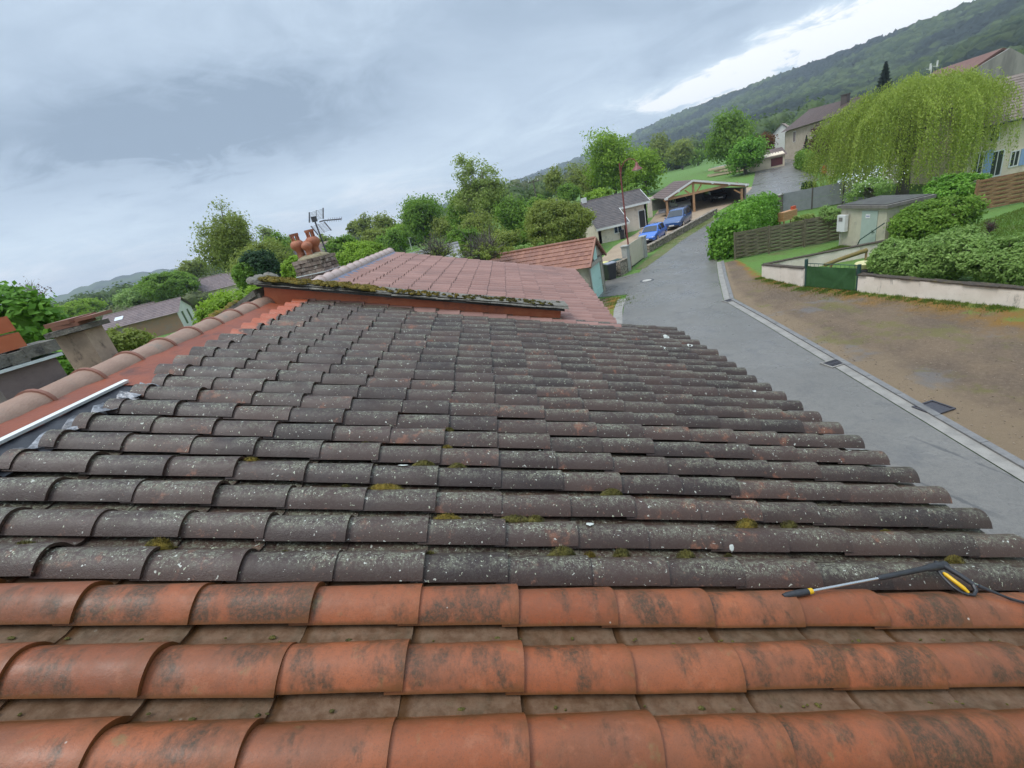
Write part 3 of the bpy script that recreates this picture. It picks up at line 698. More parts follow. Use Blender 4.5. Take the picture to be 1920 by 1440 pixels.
for (qx, qy, px, s, cage) in ((-.19, -.08, 0, .69, True), (.03, .12, 0, .71, True), (.02, -.10, 0, .54, False)):
    c = (cm_[0]+qx*math.cos(rzc)-qy*math.sin(rzc), cm_[1]+qx*math.sin(rzc)+qy*math.cos(rzc), zt+.04)
    mb = MB(); mb.lathe(c, [(rr_*s*1.08, z*s*.88) for rr_, z in PROF]+([] if cage else [(.06*s, .52*s), (.015, .55*s)]), 20)
    if cage:
        for k in range(8):
            a = 2*PI*k/8; mb.beam((c[0]+.10*s*math.cos(a), c[1]+.10*s*math.sin(a), c[2]+.475*s), (c[0]+.10*s*math.cos(a), c[1]+.10*s*math.sin(a), c[2]+.62*s), .03, .02, (math.cos(a), math.sin(a), 0.01))
        mb.lathe((c[0], c[1], c[2]+.61*s), [(.085, 0), (.125*s, 0), (.125*s, .035), (.09, .045)], 20)
    mb.build('chimney_pot', MT['pot'], chM, smooth=45)
# aerial fixed to that chimney
mtop = AT(589, 411, 8.9); mbot = AT(622, 495, 8.9); mbot[:2] = mtop[:2]+(mbot[:2]-mtop[:2])*.3; mbot[2] = zt-.45
an = thing('television_aerial', 'television aerial with mesh reflector on the old brick chimney', 'aerial', mbot)
MT['wire'] = simple('aerial metal', (.06, .06, .065), (.10, .10, .11), 20, .5, metal=.3)
mb = MB(); mb.tube([mbot, mtop], .016, 6); mb.box(mtop, (.10, .10, .10), .4); mb.build('mast', MT['wire'], an)
ax_x = unit(R*.93+F*.25); 
def AP(px, py, d=8.9): return AT(px, py, d)
mb = MB(); mb.tube([AP(599, 416), AP(607, 413.5), AP(640, 410.5, 8.3)], .014, 6)
for t in np.linspace(.25, 1, 7):
    p = AP(607, 413.5)*(1-t)+AP(640, 410.5, 8.3)*t; mb.tube([p-U*.05-F*.02, p+U*.05+F*.02], .004, 4)
mb.build('boom', MT['wire'], an)
mb = MB()
for (a, b, cc_, d_) in (((580, 398), (580, 417), (606, 390), (606, 410)), ((583, 424), (596, 440), (608, 416), (621, 432))):
    for p, q in ((a, b), (cc_, d_)): mb.tube([AP(*p), AP(*q)], .013, 5)
    for t in np.linspace(.08, .92, 8):
        p = np.array(a)*(1-t)+np.array(b)*t; q = np.array(cc_)*(1-t)+np.array(d_)*t; mb.tube([AP(*p), AP(*q)], .003, 4)
    p = (np.array(a)+cc_)/2; q = (np.array(b)+d_)/2; mb.tube([AP(*p), AP(*q)], .006, 4)
mb.build('reflector', MT['wire'], an)

# --- pressure washer lance lying on the tiles
L0 = RPA(1760, 1062, .09)
ln = thing('pressure_washer_lance', 'black pressure washer lance with yellow trigger and hose lying across the tiles', 'pressure washer', L0)
mb = MB(); p0, p1 = RPA(1468, 1117, .085), RPA(1517, 1109, .095)
mb.tube([p0, p0+(p1-p0)*.15, p0+(p1-p0)*.5, p0+(p1-p0)*.95], [0.0066, 0.0106, 0.0132, 0.0125], 12); mb.build('nozzle', MT['black'], ln, smooth=40)
mb = MB(); q = RPA(1522, 1108, .096); mb.tube([p0+(p1-p0)*.95, q], .0115, 12); mb.build('nozzle_ring', MT['yellow'], ln, smooth=40)
p2 = RPA(1648, 1084, .107); mb = MB(); mb.tube([q, p2], .0056, 12); mb.build('lance_tube', MT['steel'], ln, smooth=40)
p3 = RPA(1735, 1066, .118); p4 = RPA(1772, 1059, .122); mb = MB()
mb.tube([p2-(p3-p2)*.02, p2+(p3-p2)*.06, p2+(p3-p2)*.5, p3, p3+(p4-p3)*.3, p4], [0.0086, 0.0112, 0.0106, 0.0119, 0.0172, 0.0172], 12); mb.build('grip', MT['black'], ln, smooth=40)
mb = MB()
H = lambda x, y, w_=.10: RPA(x, y, w_)
mb.tube([H(1752, 1055, .125), H(1772, 1062, .125), H(1800, 1079, .12), H(1824, 1095, .11)], [0.0106, 0.0132, 0.0106, 0.0099], 10)
mb.tube([H(1824, 1095, .11), H(1830, 1108, .095), H(1826, 1116, .085), H(1814, 1114, .085)], [0.0086, 0.0073, 0.0059, 0.0059], 8)
mb.tube([H(1756, 1066, .11), H(1768, 1082, .10), H(1786, 1100, .09), H(1802, 1110, .085), H(1816, 1115, .085)], [0.0086, 0.0059, 0.0053, 0.0053, 0.0059], 8)
mb.build('handle', MT['black'], ln, smooth=40)
mb = MB(); mb.tube([H(1769, 1074, .115), H(1773, 1077, .115), H(1806, 1102, .10), H(1816, 1111, .09)], [0.0046, 0.0083, 0.0083, 0.0053], 10); mb.build('trigger', MT['yellow'], ln, smooth=40)
mb = MB(); mb.tube([H(1824, 1094, .11), H(1836, 1099, .10)], .0068, 10); mb.build('hose_fitting', MT['steel'], ln, smooth=40)
mb = MB(); mb.tube([H(1835, 1099, .11), H(1850, 1105, .108), H(1870, 1113, .105), H(1895, 1123, .100), H(1925, 1131, .098), H(1990, 1138, .098), H(2080, 1141, .098)], [.009, .007]+[.0055]*5, 8); mb.build('hose', MT['black'], ln, smooth=40)

# ------------------------------------------------------------------ ground
def grid_axis(lo, f0, f1, hi, st):
    a = list(np.arange(f0, f1+.1, st)); x = f0; k = st
    while x > lo: k *= 1.35; x -= k; a.insert(0, max(x, lo))
    x = f1; k = st
    while x < hi: k *= 1.35; x += k; a.append(min(x, hi))
    return np.array(a)
gx, gy = grid_axis(-4200, -70, 130, 4200, 2), grid_axis(-700, -30, 160, 4200, 2)
GX, GY = np.meshgrid(gx, gy, indexing='ij'); GZ = T(GX, GY)
ii = np.arange(len(gx)*len(gy)).reshape(len(gx), len(gy))
Fq = np.stack([ii[:-1, :-1], ii[1:, :-1], ii[1:, 1:], ii[:-1, 1:]], -1).reshape(-1, 4)
tag(np_mesh('ground', np.stack([GX, GY, GZ], -1).reshape(-1, 3), Fq, MT['grass'], smooth=True), kind='structure')
def ribbon(name, pairs, off, mat, sub=8, step=.8, kind='structure'):
    vs = []; fs = []; at = []; rows = []
    for (a, b), (c, d) in zip(pairs[:-1], pairs[1:]):
        n = max(1, int(max(math.dist(a, c), math.dist(b, d))/step))
        for k in range(n): t = k/n; rows.append(((a[0]+(c[0]-a[0])*t, a[1]+(c[1]-a[1])*t), (b[0]+(d[0]-b[0])*t, b[1]+(d[1]-b[1])*t)))
    rows.append(pairs[-1])
    for a, b in rows:
        for k in range(sub+1):
            t = k/sub; x, y = a[0]+(b[0]-a[0])*t, a[1]+(b[1]-a[1])*t
            vs.append((x, y, float(T(x, y))+off)); at.append(t)
    n = sub+1
    for i in range(len(rows)-1):
        for k in range(sub): fs.append((i*n+k, i*n+k+1, (i+1)*n+k+1, (i+1)*n+k))
    mb = MB(); mb.v = vs; mb.f = fs
    return tag(mb.build(name, mat, smooth=60, attr={'across': at}), kind=kind)
def asphalt():
    t = NT('wet asphalt'); o = t.tc.outputs['Object']
    col = t.mix(t.step(t.noise(220, 3, .7), .4, .62), (.105, .097, .086), (.215, .200, .178))
    col = t.mix(t.step(t.noise(.22, 5, .6), .4, .65, 0, .7), col, (.195, .180, .158))
    col = t.mix(t.step(t.noise(1.1, 6, .7, stretch=(1, .4, 1)), .55, .7, 0, .4), col, (.095, .094, .095))
    cr_ = t.voro(.35, feat='DISTANCE_TO_EDGE', vec=None); wv = t.step(t.math('ADD', cr_.outputs['Distance'], t.math('MULTIPLY', t.noise(2.2, 5, .7), .05)), .026, .034, 1, 0)
    col = t.mix(t.math('MULTIPLY', wv, t.step(t.noise(.12, 2), .5, .56, 0, .6)), col, (.045, .045, .047))
    col = t.mix(t.step(t.noise(14, 7, .85), .44, .64, 0, .5), col, (.085, .082, .078)); col = t.mix(t.step(t.noise(.9, 7, .75), .53, .63, 0, .35), col, (.10, .097, .094))
    t.bump(t.noise(60, 6, .8), .6, .008)
    return t.done(col, t.step(t.noise(.5, 4, .6), .35, .65, .22, .46), .38)
MT['asphalt'] = asphalt()
RD = [((3.2, -40), (9.3, -40)), ((3.2, -5), (8.6, -5)), ((4.2, 5.9), (8.62, 5.9)), ((5.0, 11.8), (9.6, 11.8)), ((5.5, 16.9), (10.44, 16.9)), ((5.84, 20.3), (10.95, 20.3)), ((7.6, 25.0), (13.2, 25.0)),
      ((9.9, 29.8), (15.1, 28.8)), ((11.3, 32.2), (17.3, 31.6)), ((16.5, 38.4), (22.6, 36.6)), ((24.2, 46.4), (27.6, 42.6)), ((29.3, 51.6), (32.2, 46.2)), ((37.0, 60.8), (43.0, 56.5)), ((45, 73), (48.4, 67)), ((52.6, 85), (57, 80)), ((58, 98), (64, 92)), ((62, 120), (68, 116))]
ribbon('road', RD, .03, MT['asphalt'], 10)
ribbon('road', [((5.0, 27.6), (8.0, 25.9)), ((5.6, 29.0), (9.1, 28.0)), ((6.2, 30.2), (10.1, 30.0)), ((7.2, 31.0), (10.7, 31.3))], .024, MT['asphalt'], 6)
def concrete_mat():
    t = NT('gutter concrete'); col = t.mix(t.step(t.noise(3, 6, .65), .35, .68), (.29, .268, .236), (.21, .194, .172))
    col = t.mix(t.step(t.noise(30, 4, .7), .55, .7, 0, .6), col, (.16, .15, .135)); t.bump(t.noise(80, 5), .4, .01); return t.done(col, .7)
MT['gutter'] = concrete_mat()
def offs(pts, d0, d1):
    out = []
    for i, p in enumerate(pts):
        a, b = pts[max(i-1, 0)], pts[min(i+1, len(pts)-1)]; tx, ty = b[0]-a[0], b[1]-a[1]; l = math.hypot(tx, ty); nx, ny = ty/l, -tx/l
        out.append(((p[0]+nx*d0, p[1]+ny*d0), (p[0]+nx*d1, p[1]+ny*d1)))
    return out
RK = [b for a, b in RD[:8]]; LK = [(4.6, 8.0), (5.0, 11.8), (5.5, 16.9), (5.84, 20.3), (6.7, 22.9), (7.6, 25.0)]
ribbon('gutter', offs(RK, .02, .30), .036, MT['gutter'], 3)
ribbon('gutter', offs(LK, -.42, .05), .036, MT['gutter'], 3)
# low kerb behind the right gutter
mb = MB(); kp = offs(RK, .30, .46)
for i in range(len(kp)-1):
    (a, b), (c, d) = kp[i], kp[i+1]
    n = max(1, int(math.dist(a, c)/1.0))
    for k in range(n):
        t0, t1 = (k+.006)/n, (k+.994)/n; L = lambda p, q, t: (p[0]+(q[0]-p[0])*t, p[1]+(q[1]-p[1])*t)
        q = [L(a, c, t0), L(b, d, t0), L(b, d, t1), L(a, c, t1)]; mb.hexa([(x, y, -.05) for x, y in q], [(x, y, float(T(x, y))+.075) for x, y in q])
tag(mb.build('kerb', simple('grey kerb', (.15, .145, .14), (.20, .19, .18), 6, .75, .5, 60, stain=(.11, .105, .10))), kind='structure')
def earth():
    t = NT('trodden earth'); at = t.n.new('ShaderNodeAttribute'); at.attribute_name = 'across'; ac = at.outputs['Fac']
    col = t.mix(t.step(t.noise(.5, 6, .65), .36, .66), (.185, .128, .080), (.125, .088, .060))
    col = t.mix(t.step(t.noise(11, 8, .85), .46, .66, 0, .55), col, (.28, .205, .135))
    col = t.mix(t.step(t.noise(15, 8, .85), .52, .68, 0, .6), col, (.09, .062, .042))
    kerbside = t.step(t.math('ADD', ac, t.math('MULTIPLY', t.math('SUBTRACT', t.noise(1.2, 4), .5), .3)), .05, .22, .7, 0)
    col = t.mix(kerbside, col, (.25, .18, .11))
    wet = t.step(t.noise(.33, 5, .6), .58, .66, 0, .75); col = t.mix(wet, col, (.15, .135, .125))
    ms = t.math('ADD', ac, t.math('MULTIPLY', t.math('SUBTRACT', t.noise(.9, 6, .7), .5), .9))
    col = t.mix(t.step(t.noise(.42, 7, .75), .52, .64, 0, .6), col, (.15, .14, .035))
    col = t.mix(t.step(ms, .58, .90, 0, .9), col, (.235, .12, .018))
    col = t.mix(t.step(t.math('ADD', ac, t.math('MULTIPLY', t.math('SUBTRACT', t.noise(.7, 6, .75), .5), 1.5)), .84, 1.02, 0, .9), col, (.135, .19, .03))
    t.bump(t.math('ADD', t.noise(28, 6, .7), t.noise(90, 3, .7)), .8, .03)
    return t.done(col, t.math('SUBTRACT', .9, t.math('MULTIPLY', wet, .45)), .35)
MT['earth'] = earth()
k2 = lambda p: (p[0]+.44, p[1])
ribbon('yard', [((9.9, -40), (24, -40)), ((9.0, -5), (20.7, -5)), ((9.1, 5.9), (18.15, 5.9)), ((10.1, 11.8), (16.9, 11.8)), ((10.95, 16.9), (15.65, 16.9)), ((11.5, 20.3), (14.9, 20.3)), ((12.4, 22.4), (14.55, 22.4)), ((13.7, 24.9), (15.2, 24.7)), ((15.3, 28.2), (16.2, 28.1))], .02, MT['earth'], 14, .5)
ribbon('verge', [((1.8, -40), (3.1, -40)), ((1.8, -5), (3.1, -5)), ((1.9, 5.9), (4.0, 5.9)), ((2.0, 10), (4.5, 10)), ((3.0, 16), (5.1, 16)), ((3.2, 20.3), (5.5, 20.3)), ((4.6, 24.5), (7.2, 25.0)), ((4.9, 27.2), (7.6, 25.8))], .016, MT['earth'], 8, .5)
def gravel():
    t = NT('pale gravel'); col = t.mix(t.step(t.noise(.6, 6, .65), .35, .68), (.36, .27, .18), (.28, .20, .135)); col = t.mix(t.step(t.noise(30, 4, .75), .5, .7, 0, .6), col, (.43, .36, .27))
    t.bump(t.noise(40, 5, .7), .6, .02); return t.done(col, .9)
MT['gravel'] = gravel()
ribbon('driveway', [((8.2, 33.0), (10.3, 33.1)), ((10.4, 40), (13.2, 37.2)), ((13.0, 44.5), (17.2, 41.0)), ((17.0, 49.0), (21.8, 45.6)), ((21, 55), (28, 51.5)), ((27, 66), (40, 62))], .018, MT['gravel'], 8)
ribbon('verge', [((10.9, 32.6), (11.4, 32.1)), ((13.7, 36.4), (15.1, 36.4)), ((17.0, 40.6), (17.6, 39.5)), ((24.9, 48.4), (25.3, 47.2))], .034, simple('verge grass', (.09, .13, .025), (.14, .13, .05), 3, .9, .8, 20, stain=(.2, .15, .09), sscale=.8, bdist=.04), 3)
# iron covers and gully grates
MT['iron'] = simple('cast iron', (.055, .05, .06), (.08, .075, .08), 20, .5, .3, 80, metal=.4)
def grate(name, label, c, lx, ly, rz, slots=True):
    t = thing(name, label, 'drain grate' if slots else 'manhole cover', (c[0], c[1], float(T(c[0], c[1]))), rz=rz)
    fr = MB(); 
    for sy in (-1, 1): fr.box((0, sy*(ly/2-.02), .05), (lx, .04, .03))
    for sx in (-1, 1): fr.box((sx*(lx/2-.02), 0, .05), (.04, ly-.08, .03))
    fr.build('frame', MT['gutter'] if slots else MT['iron'], t, rel=False)
    b = MB(); b.box((0, 0, .038), (lx-.08, ly-.08, .012))
    b.build('pit' if slots else 'lid', MT['black'] if slots else MT['iron'], t, rel=False)
    if slots:
        g = MB(); n = 7
        for k in range(n): g.box((-(lx-.08)/2+(k+.5)*(lx-.08)/n, 0, .053), ((lx-.08)/n*.5, ly-.082, .014))
        g.box((0, 0, .0535), (lx-.083, .035, .012)); g.build('bars', MT['iron'], t, rel=False)
    return t
grate('drain_grate', 'slotted iron gully grate in the kerb gutter beside the earth yard', (9.72, 11.75), .55, .44, .12)
grate('drain_grate', 'small iron gully grate at the bend where the pale gutter meets the kerb', (11.1, 20.1), .5, .4, .2)
grate('drain_grate', 'iron gully grate half hidden behind the roof eave on the far left gutter', (5.66, 20.2), .5, .36, .1)
grate('manhole_cover', 'square dark iron cover set in the earth yard near the kerb', (9.62, 8.55), .58, .52, .12, False)
mc = G(1213, 527); mb = MB(); mb.lathe((0, 0, .034), [(.30, 0), (.30, .006), (.27, .007), (.26, .004), (.02, .005)], 28)
t = thing('manhole_cover', 'round pale cover in the middle of the wet road', 'manhole cover', (mc[0], mc[1], T(mc[0], mc[1]))); mb.build('lid', MT['concrete'], t, rel=False)
mb = MB(); mb.lathe((0, 0, .031), [(.46, 0), (.46, .004), (.31, .005)], 28); mb.build('patch', simple('dark patch', (.05, .05, .05), (.08, .08, .08), 8, .6), t, rel=False)

# ------------------------------------------------------------------ buildings along the road
def on_plane(px, py, P0, n):
    d = ray(px, py); return CAM + d*(((np.asarray(P0)-CAM)@n)/(d@n))
def courses(mb, r0, r1, e0, e1, tw=.30, tl=.36, seed=1, step=.022):
    """a roof slope laid in overlapping courses of single tiles, from the ridge r0-r1 down to the eave e0-e1"""
    r0, r1, e0, e1 = (np.asarray(p, float) for p in (r0, r1, e0, e1)); r = random.Random(seed)
    n = unit(np.cross(r1-r0, e0-r0)); n = n if n[2] > 0 else -n
    k = max(1, int(round(max(np.linalg.norm(e0-r0), np.linalg.norm(e1-r1))/tl))); m_ = max(1, int(round(max(np.linalg.norm(r1-r0), np.linalg.norm(e1-e0))/tw)))
    P = lambda s, t: (r0+(r1-r0)*s)*(1-t)+(e0+(e1-e0)*s)*t
    for i in range(k):
        for j in range(m_):
            s0, s1, t0, t1 = j/m_, (j+1)/m_, i/k-.002, (i+1)/k+.006; jt = r.uniform(-.004, .004); h = step+r.uniform(-.004, .004)
            sm = (s0+s1)/2
            a = [P(s0, t0), P(sm, t0)+n*.012, P(s1, t0)]; b = [P(s0, t1+jt/k)+n*h, P(sm, t1+jt/k)+n*(h+.022), P(s1, t1+jt/k)+n*h]; c = [p-n*.028 for p in b]
            mb.add(a+b+c, [(0, 3, 4, 1), (1, 4, 5, 2), (3, 6, 7, 4), (4, 7, 8, 5)])
    return mb
def wallquad(mb, pts2, z0, ztops, th, inward):
    """upright wall slab along two ground points with its own top heights"""
    (x0, y0), (x1, y1) = pts2; ix, iy = inward[0]*th, inward[1]*th
    lo = [(x0, y0, z0), (x1, y1, z0), (x1+ix, y1+iy, z0), (x0+ix, y0+iy, z0)]
    return mb.hexa(lo, [(x0, y0, ztops[0]), (x1, y1, ztops[1]), (x1+ix, y1+iy, ztops[1]), (x0+ix, y0+iy, ztops[0])])
def opening(parent, P, ux, w_, h_, out, name='window', frame=None, pane=None, bars=True, fr=.07):
    """a window or door let into a wall: P lower left corner, ux along the wall, out towards the viewer"""
    P, ux, out = np.asarray(P, float), unit(ux), unit(out); Zv = V3(0, 0, 1); mb = MB()
    def bar(a, b, c, d, dd): mb.hexa([P+ux*a+Zv*c+out*.002, P+ux*b+Zv*c+out*.002, P+ux*b+Zv*c+out*dd, P+ux*a+Zv*c+out*dd], [P+ux*a+Zv*d+out*.002, P+ux*b+Zv*d+out*.002, P+ux*b+Zv*d+out*dd, P+ux*a+Zv*d+out*dd])
    bar(0, fr, 0, h_, .05); bar(w_-fr, w_, 0, h_, .05); bar(fr, w_-fr, h_-fr, h_, .048); bar(fr, w_-fr, 0, fr, .06)
    if bars: bar(w_/2-.03, w_/2+.03, fr, h_-fr, .04)
    wi = mb.build(name, frame or MT['white'], parent)
    mb = MB(); mb.hexa([P+ux*fr+Zv*fr+out*.004, P+ux*(w_-fr)+Zv*fr+out*.004, P+ux*(w_-fr)+Zv*fr+out*.02, P+ux*fr+Zv*fr+out*.02], [P+ux*fr+Zv*(h_-fr)+out*.004, P+ux*(w_-fr)+Zv*(h_-fr)+out*.004, P+ux*(w_-fr)+Zv*(h_-fr)+out*.02, P+ux*fr+Zv*(h_-fr)+out*.02])
    mb.build('pane', pane or MT['glass'], wi); return wi
ZV = V3(0, 0, 1)

# --- garage with the mint door
g0 = V3(*G(1137, 544)[:2]); gd = unit(V3(-math.sin(math.radians(30)), -math.cos(math.radians(30)))); gn = V3(-gd[1], gd[0]);  gn = -gn if gn@(-V3(g0[0], g0[1])) < 0 else gn
GW = 3.2; gb = g0+gd*GW; back = -gn*7.0
ga = thing('garage', 'small stone garage with terracotta tile roof and a mint green door', 'garage', (g0+gd*1.6-gn*3)[:3])
pk = on_plane(1103, 452, g0, gn); zr = pk[2]; ze = TOPZ(g0, 1128, 474); pkx = g0+gd*(GW/2)
mb = MB()
dw0, dw1, dh = .42, 2.86, TOPZ(g0+gd*.5, 1118, 490)
for a, b in ((0, dw0), (dw1, GW)): wallquad(mb, ((g0+gd*a)[:2], (g0+gd*b)[:2]), 0, (ze-.02, ze-.02), .3, -gn)
mb.prism([(0, ze), (GW, ze), (GW/2, zr-.05)], (g0[0], g0[1], 0), gd, ZV, -gn*.25)
for q in (g0, gb): wallquad(mb, (q[:2], (q+back)[:2]), 0, (ze-.03, ze-.03), .25, gd if q is g0 else -gd)
wallquad(mb, ((g0+back)[:2], (gb+back)[:2]), 0, (ze-.03, ze-.03), .2, gn); mb.prism([(0, ze-.03), (GW, ze-.03), (GW/2, zr-.05)], (g0+back), gd, ZV, gn*.2)
mb.build('wall', simple('old lime wall', (.44, .40, .32), (.34, .31, .25), 2.5, .9, .4, 30, stain=(.22, .20, .16), sscale=3), ga)
mb = MB(); mb.hexa([g0+gd*dw0+gn*.01+ZV*0, g0+gd*dw1+gn*.01, g0+gd*dw1-gn*.2, g0+gd*dw0-gn*.2], [g0+gd*dw0+gn*.01+ZV*(dh+.25), g0+gd*dw1+gn*.01+ZV*(dh+.25), g0+gd*dw1-gn*.2+ZV*(dh+.25), g0+gd*dw0-gn*.2+ZV*(dh+.25)])
mb = MB(); q = [g0+gd*(dw0-.2)+gn*.03, g0+gd*(dw1+.2)+gn*.03, g0+gd*(dw1+.2)-gn*.28, g0+gd*(dw0-.2)-gn*.28]; mb.hexa([p+ZV*dh for p in q], [p+ZV*(dh+.24) for p in q])
mb.build('lintel', simple('lintel stone', (.30, .27, .22), (.40, .37, .31), 8, .9, .5, 30, stain=(.15, .13, .1), sscale=6), ga)
MT['mint'] = simple('mint paint', (.47, .68, .60), (.51, .72, .64), 3, .55, stain=(.42, .60, .52), sscale=4)
mb = MB(); q = [g0+gd*dw0-gn*.10, g0+gd*dw1-gn*.10, g0+gd*dw1-gn*.16, g0+gd*dw0-gn*.16]; mb.hexa(q, [p+ZV*dh for p in q])
do = mb.build('door', MT['mint'], ga)
mb = MB()
for k in range(13): p = g0+gd*(dw0+.1+k*.185)-gn*.098; mb.beam(p+ZV*.05, p+ZV*(dh-.05), .016, .02, gn)
mb.beam(g0+gd*dw0-gn*.092+ZV*.5, g0+gd*dw1-gn*.092+ZV*.5, .02, .03, gn); mb.build('door_rib', MT['mint'], do)
mb = MB(); mb.tube([g0+gd*(dw0+.35)-gn*.08+ZV*1.0, g0+gd*(dw0+.47)-gn*.06+ZV*1.0], .02, 6); mb.build('handle', MT['black'], do)
mb = MB(); a = g0+gd*(GW/2-.35)+gn*.015
for k in range(5): p = a+gd*.15*k; mb.beam(p+ZV*(dh+.28), p+ZV*(zr-.28-abs(k-2)*.13), .13, .02, gn)
mb.build('gable_boarding', MT['mint'], ga)
mb = MB(); ov = .28; rf = gn*.18
rA, rB = pkx+ZV*zr+rf, pkx+ZV*zr+back; sl = (zr-ze)/(GW/2)
for sgn in (-1, 1):
    eA = rA+gd*sgn*(GW/2+ov)-ZV*sl*(GW/2+ov); courses(mb, rA, rB, eA, eA+(rB-rA), .26, .33, 5+sgn, .028)
mb.build('roof', MT['terra'], ga)
mb = MB(); mb.tube([rA+ZV*.02, rB+ZV*.02], .09, 8)
for sgn in (-1, 1):
    e_ = rA+gd*sgn*(GW/2+ov)-ZV*sl*(GW/2+ov); mb.beam(rA+gn*.01, e_+gn*.01, .10, .12)
mb.build('verge_tiles', MT['terra'], ga)

# --- cream house with the dark roof
nx0, nx1, xm = ray_y(1087, 382, 53.0)[0], 19.2, 15.5
zr = TOPZ((18.8, 53), 1202, 354); z1 = TOPZ((12.0, 47.2), 1113, 431); sl = (zr-z1)/(53-47.2); z2 = zr-sl*(53-50.2)
nh = thing('house', 'low cream house with a dark tile roof and white fascias beyond the garage', 'house', (14, 51, T(14, 51)))
mb = MB(); zb = 0.2
wallquad(mb, ((nx0+.3, 47.6), (xm, 47.6)), zb, (z1, z1), .25, (0, 1)); wallquad(mb, ((xm, 47.6), (xm, 50.6)), zb, (z1, z2), .25, (-1, 0)); wallquad(mb, ((xm, 50.6), (nx1-.3, 50.6)), zb, (z2, z2), .25, (0, 1))
for xx, inw in ((nx0+.3, 1), (nx1-.3, -1)):
    yf, zf = (47.6, z1) if inw == 1 else (50.6, z2)
    mb.prism([(yf, zb), (58.4, zb), (58.4, z1), (53, zr-.12), (yf, zf)], (xx, 0, 0), (0, 1, 0), (0, 0, 1), (inw*.25, 0, 0))
wallquad(mb, ((nx0+.3, 58.4), (nx1-.3, 58.4)), zb, (z1, z1), .25, (0, -1))
mb.build('wall', MT['pinkrender'], nh)
mb = MB(); Rr = lambda x: V3(x, 53, zr)
courses(mb, Rr(nx0), Rr(xm+.2), V3(nx0, 47.2, z1), V3(xm+.2, 47.2, z1), .34, .36, 1); courses(mb, Rr(xm+.2), Rr(nx1), V3(xm+.2, 50.2, z2), V3(nx1, 50.2, z2), .34, .36, 2)
courses(mb, Rr(nx1), Rr(nx0), V3(nx1, 58.9, z1), V3(nx0, 58.9, z1), .4, .4, 3); mb.tube([Rr(nx0), Rr(nx1)], .1, 6)
mb.build('roof', MT['greyroof'], nh)
mb = MB(); mb.beam((nx0, 47.17, z1-.12), (xm+.2, 47.17, z1-.12), .05, .22); mb.beam((xm+.25, 50.16, z2-.12), (nx1, 50.16, z2-.12), .05, .22); mb.beam((xm+.23, 47.2, z1-.10), (xm+.23, 50.15, z2-.10), .05, .22)
mb.beam((nx1+.02, 50.2, z2-.08), (nx1+.02, 53, zr-.08), .05, .2); mb.build('fascia', MT['white'], nh)
opening(nh, (14.1, 47.6, 1.15), (1, 0, 0), .9, .85, (0, -1, 0)); opening(nh, (17.9, 50.6, .75), (1, 0, 0), .8, 1.9, (0, -1, 0), 'door', pane=MT['black'], bars=False)
mb = MB(); mb.box((14.9, 47.45, .95), (.4, .25, .9)); mb.build('downpipe_cover', MT['black'], nh)
cz = TOPZ((nx0+.5, 53), 1086, 375); mb = MB(); mb.box((nx0+.5, 53, (zr+cz)/2-.2), (.55, .55, cz-zr+.6)); mb.build('chimney', MT['white'], nh)
mb = MB(); p = V3(12.2, 48.6, 0); p[2] = z1+sl*1.4; mb.tube([p-ZV*.2, p+ZV*1.1], .06, 8); mb.lathe(p+ZV*1.1, [(.12, 0), (.12, .12), (.03, .2)], 10); mb.build('vent_pipe', MT['white'], nh)

# --- open timber carport
gdir = unit(V3(.985, -.17)); gno = V3(gdir[1], -gdir[0]); lp = G(1253, 408); lp = V3(lp[0], lp[1])
CP = lambda px, py: on_plane(px, py, lp, gno)
pkp, le, re_ = CP(1299, 337), CP(1245.6, 373), CP(1404, 344.5)
zg = float(T(lp[0]+4, lp[1]))
cp = thing('carport', 'open timber carport with a gabled truss front, white bargeboards and brown roof', 'carport', (pkp[0], pkp[1]+3, zg))
bk = -gno*8.5
mb = MB(); courses(mb, pkp, pkp+bk, le, le+bk, .34, .38, 1); courses(mb, pkp+bk, pkp, re_+bk, re_, .34, .38, 2); mb.slab([le-ZV*.06, pkp-ZV*.06, pkp+bk-ZV*.06, le+bk-ZV*.06], .05); mb.slab([pkp-ZV*.06, re_-ZV*.06, re_+bk-ZV*.06, pkp+bk-ZV*.06], .05)
mb.build('roof', MT['brownroof'], cp)
mb = MB(); fo = gno*.06; mb.beam(le+fo-ZV*.10, pkp+fo-ZV*.10, .05, .20); mb.beam(pkp+fo-ZV*.10, re_+fo-ZV*.10, .05, .20)
for t in (.35, .65, .95): p = pkp+(re_-pkp)*t+fo*1.6-ZV*.2; mb.box(p, (.22, .1, .2))
for t in (.5, .92): p = pkp+(le-pkp)*t+fo*1.6-ZV*.2; mb.box(p, (.22, .1, .2))
mb.build('bargeboard', MT['white'], cp)
MT['larch'] = simple('orange larch', (.42, .20, .085), (.50, .27, .13), 6, .65, .2, 40)
fi = -gno*.25; pl = CP(1251, 376)+fi; pr = CP(1392, 352)+fi; pc = CP(1300.5, 345)+fi
zl = min(pl[2], pr[2]); 
for p in (pl, pr, pc):
    mb = MB(); q = p.copy(); q[2] = pkp[2]-.35 if p is pc else p[2]-.1; b = p.copy(); b[2] = zg-.1
    mb.beam(b, q, .22, .22, gno); mb.build('post', MT['wood'], cp)
mb = MB(); tr = CP(1364, 348)+fi; tl_ = CP(1252, 374)+fi; mb.beam(tl_, tr+(tr-tl_)*.18, .18, .26)
mb.build('tie_beam', MT['wood'], cp)
mb = MB(); mb.beam(le+fi-ZV*.25, pkp+fi-ZV*.30, .16, .24); mb.beam(pkp+fi-ZV*.30, re_+fi-ZV*.25, .16, .24); mb.build('rafter', MT['larch'], cp)
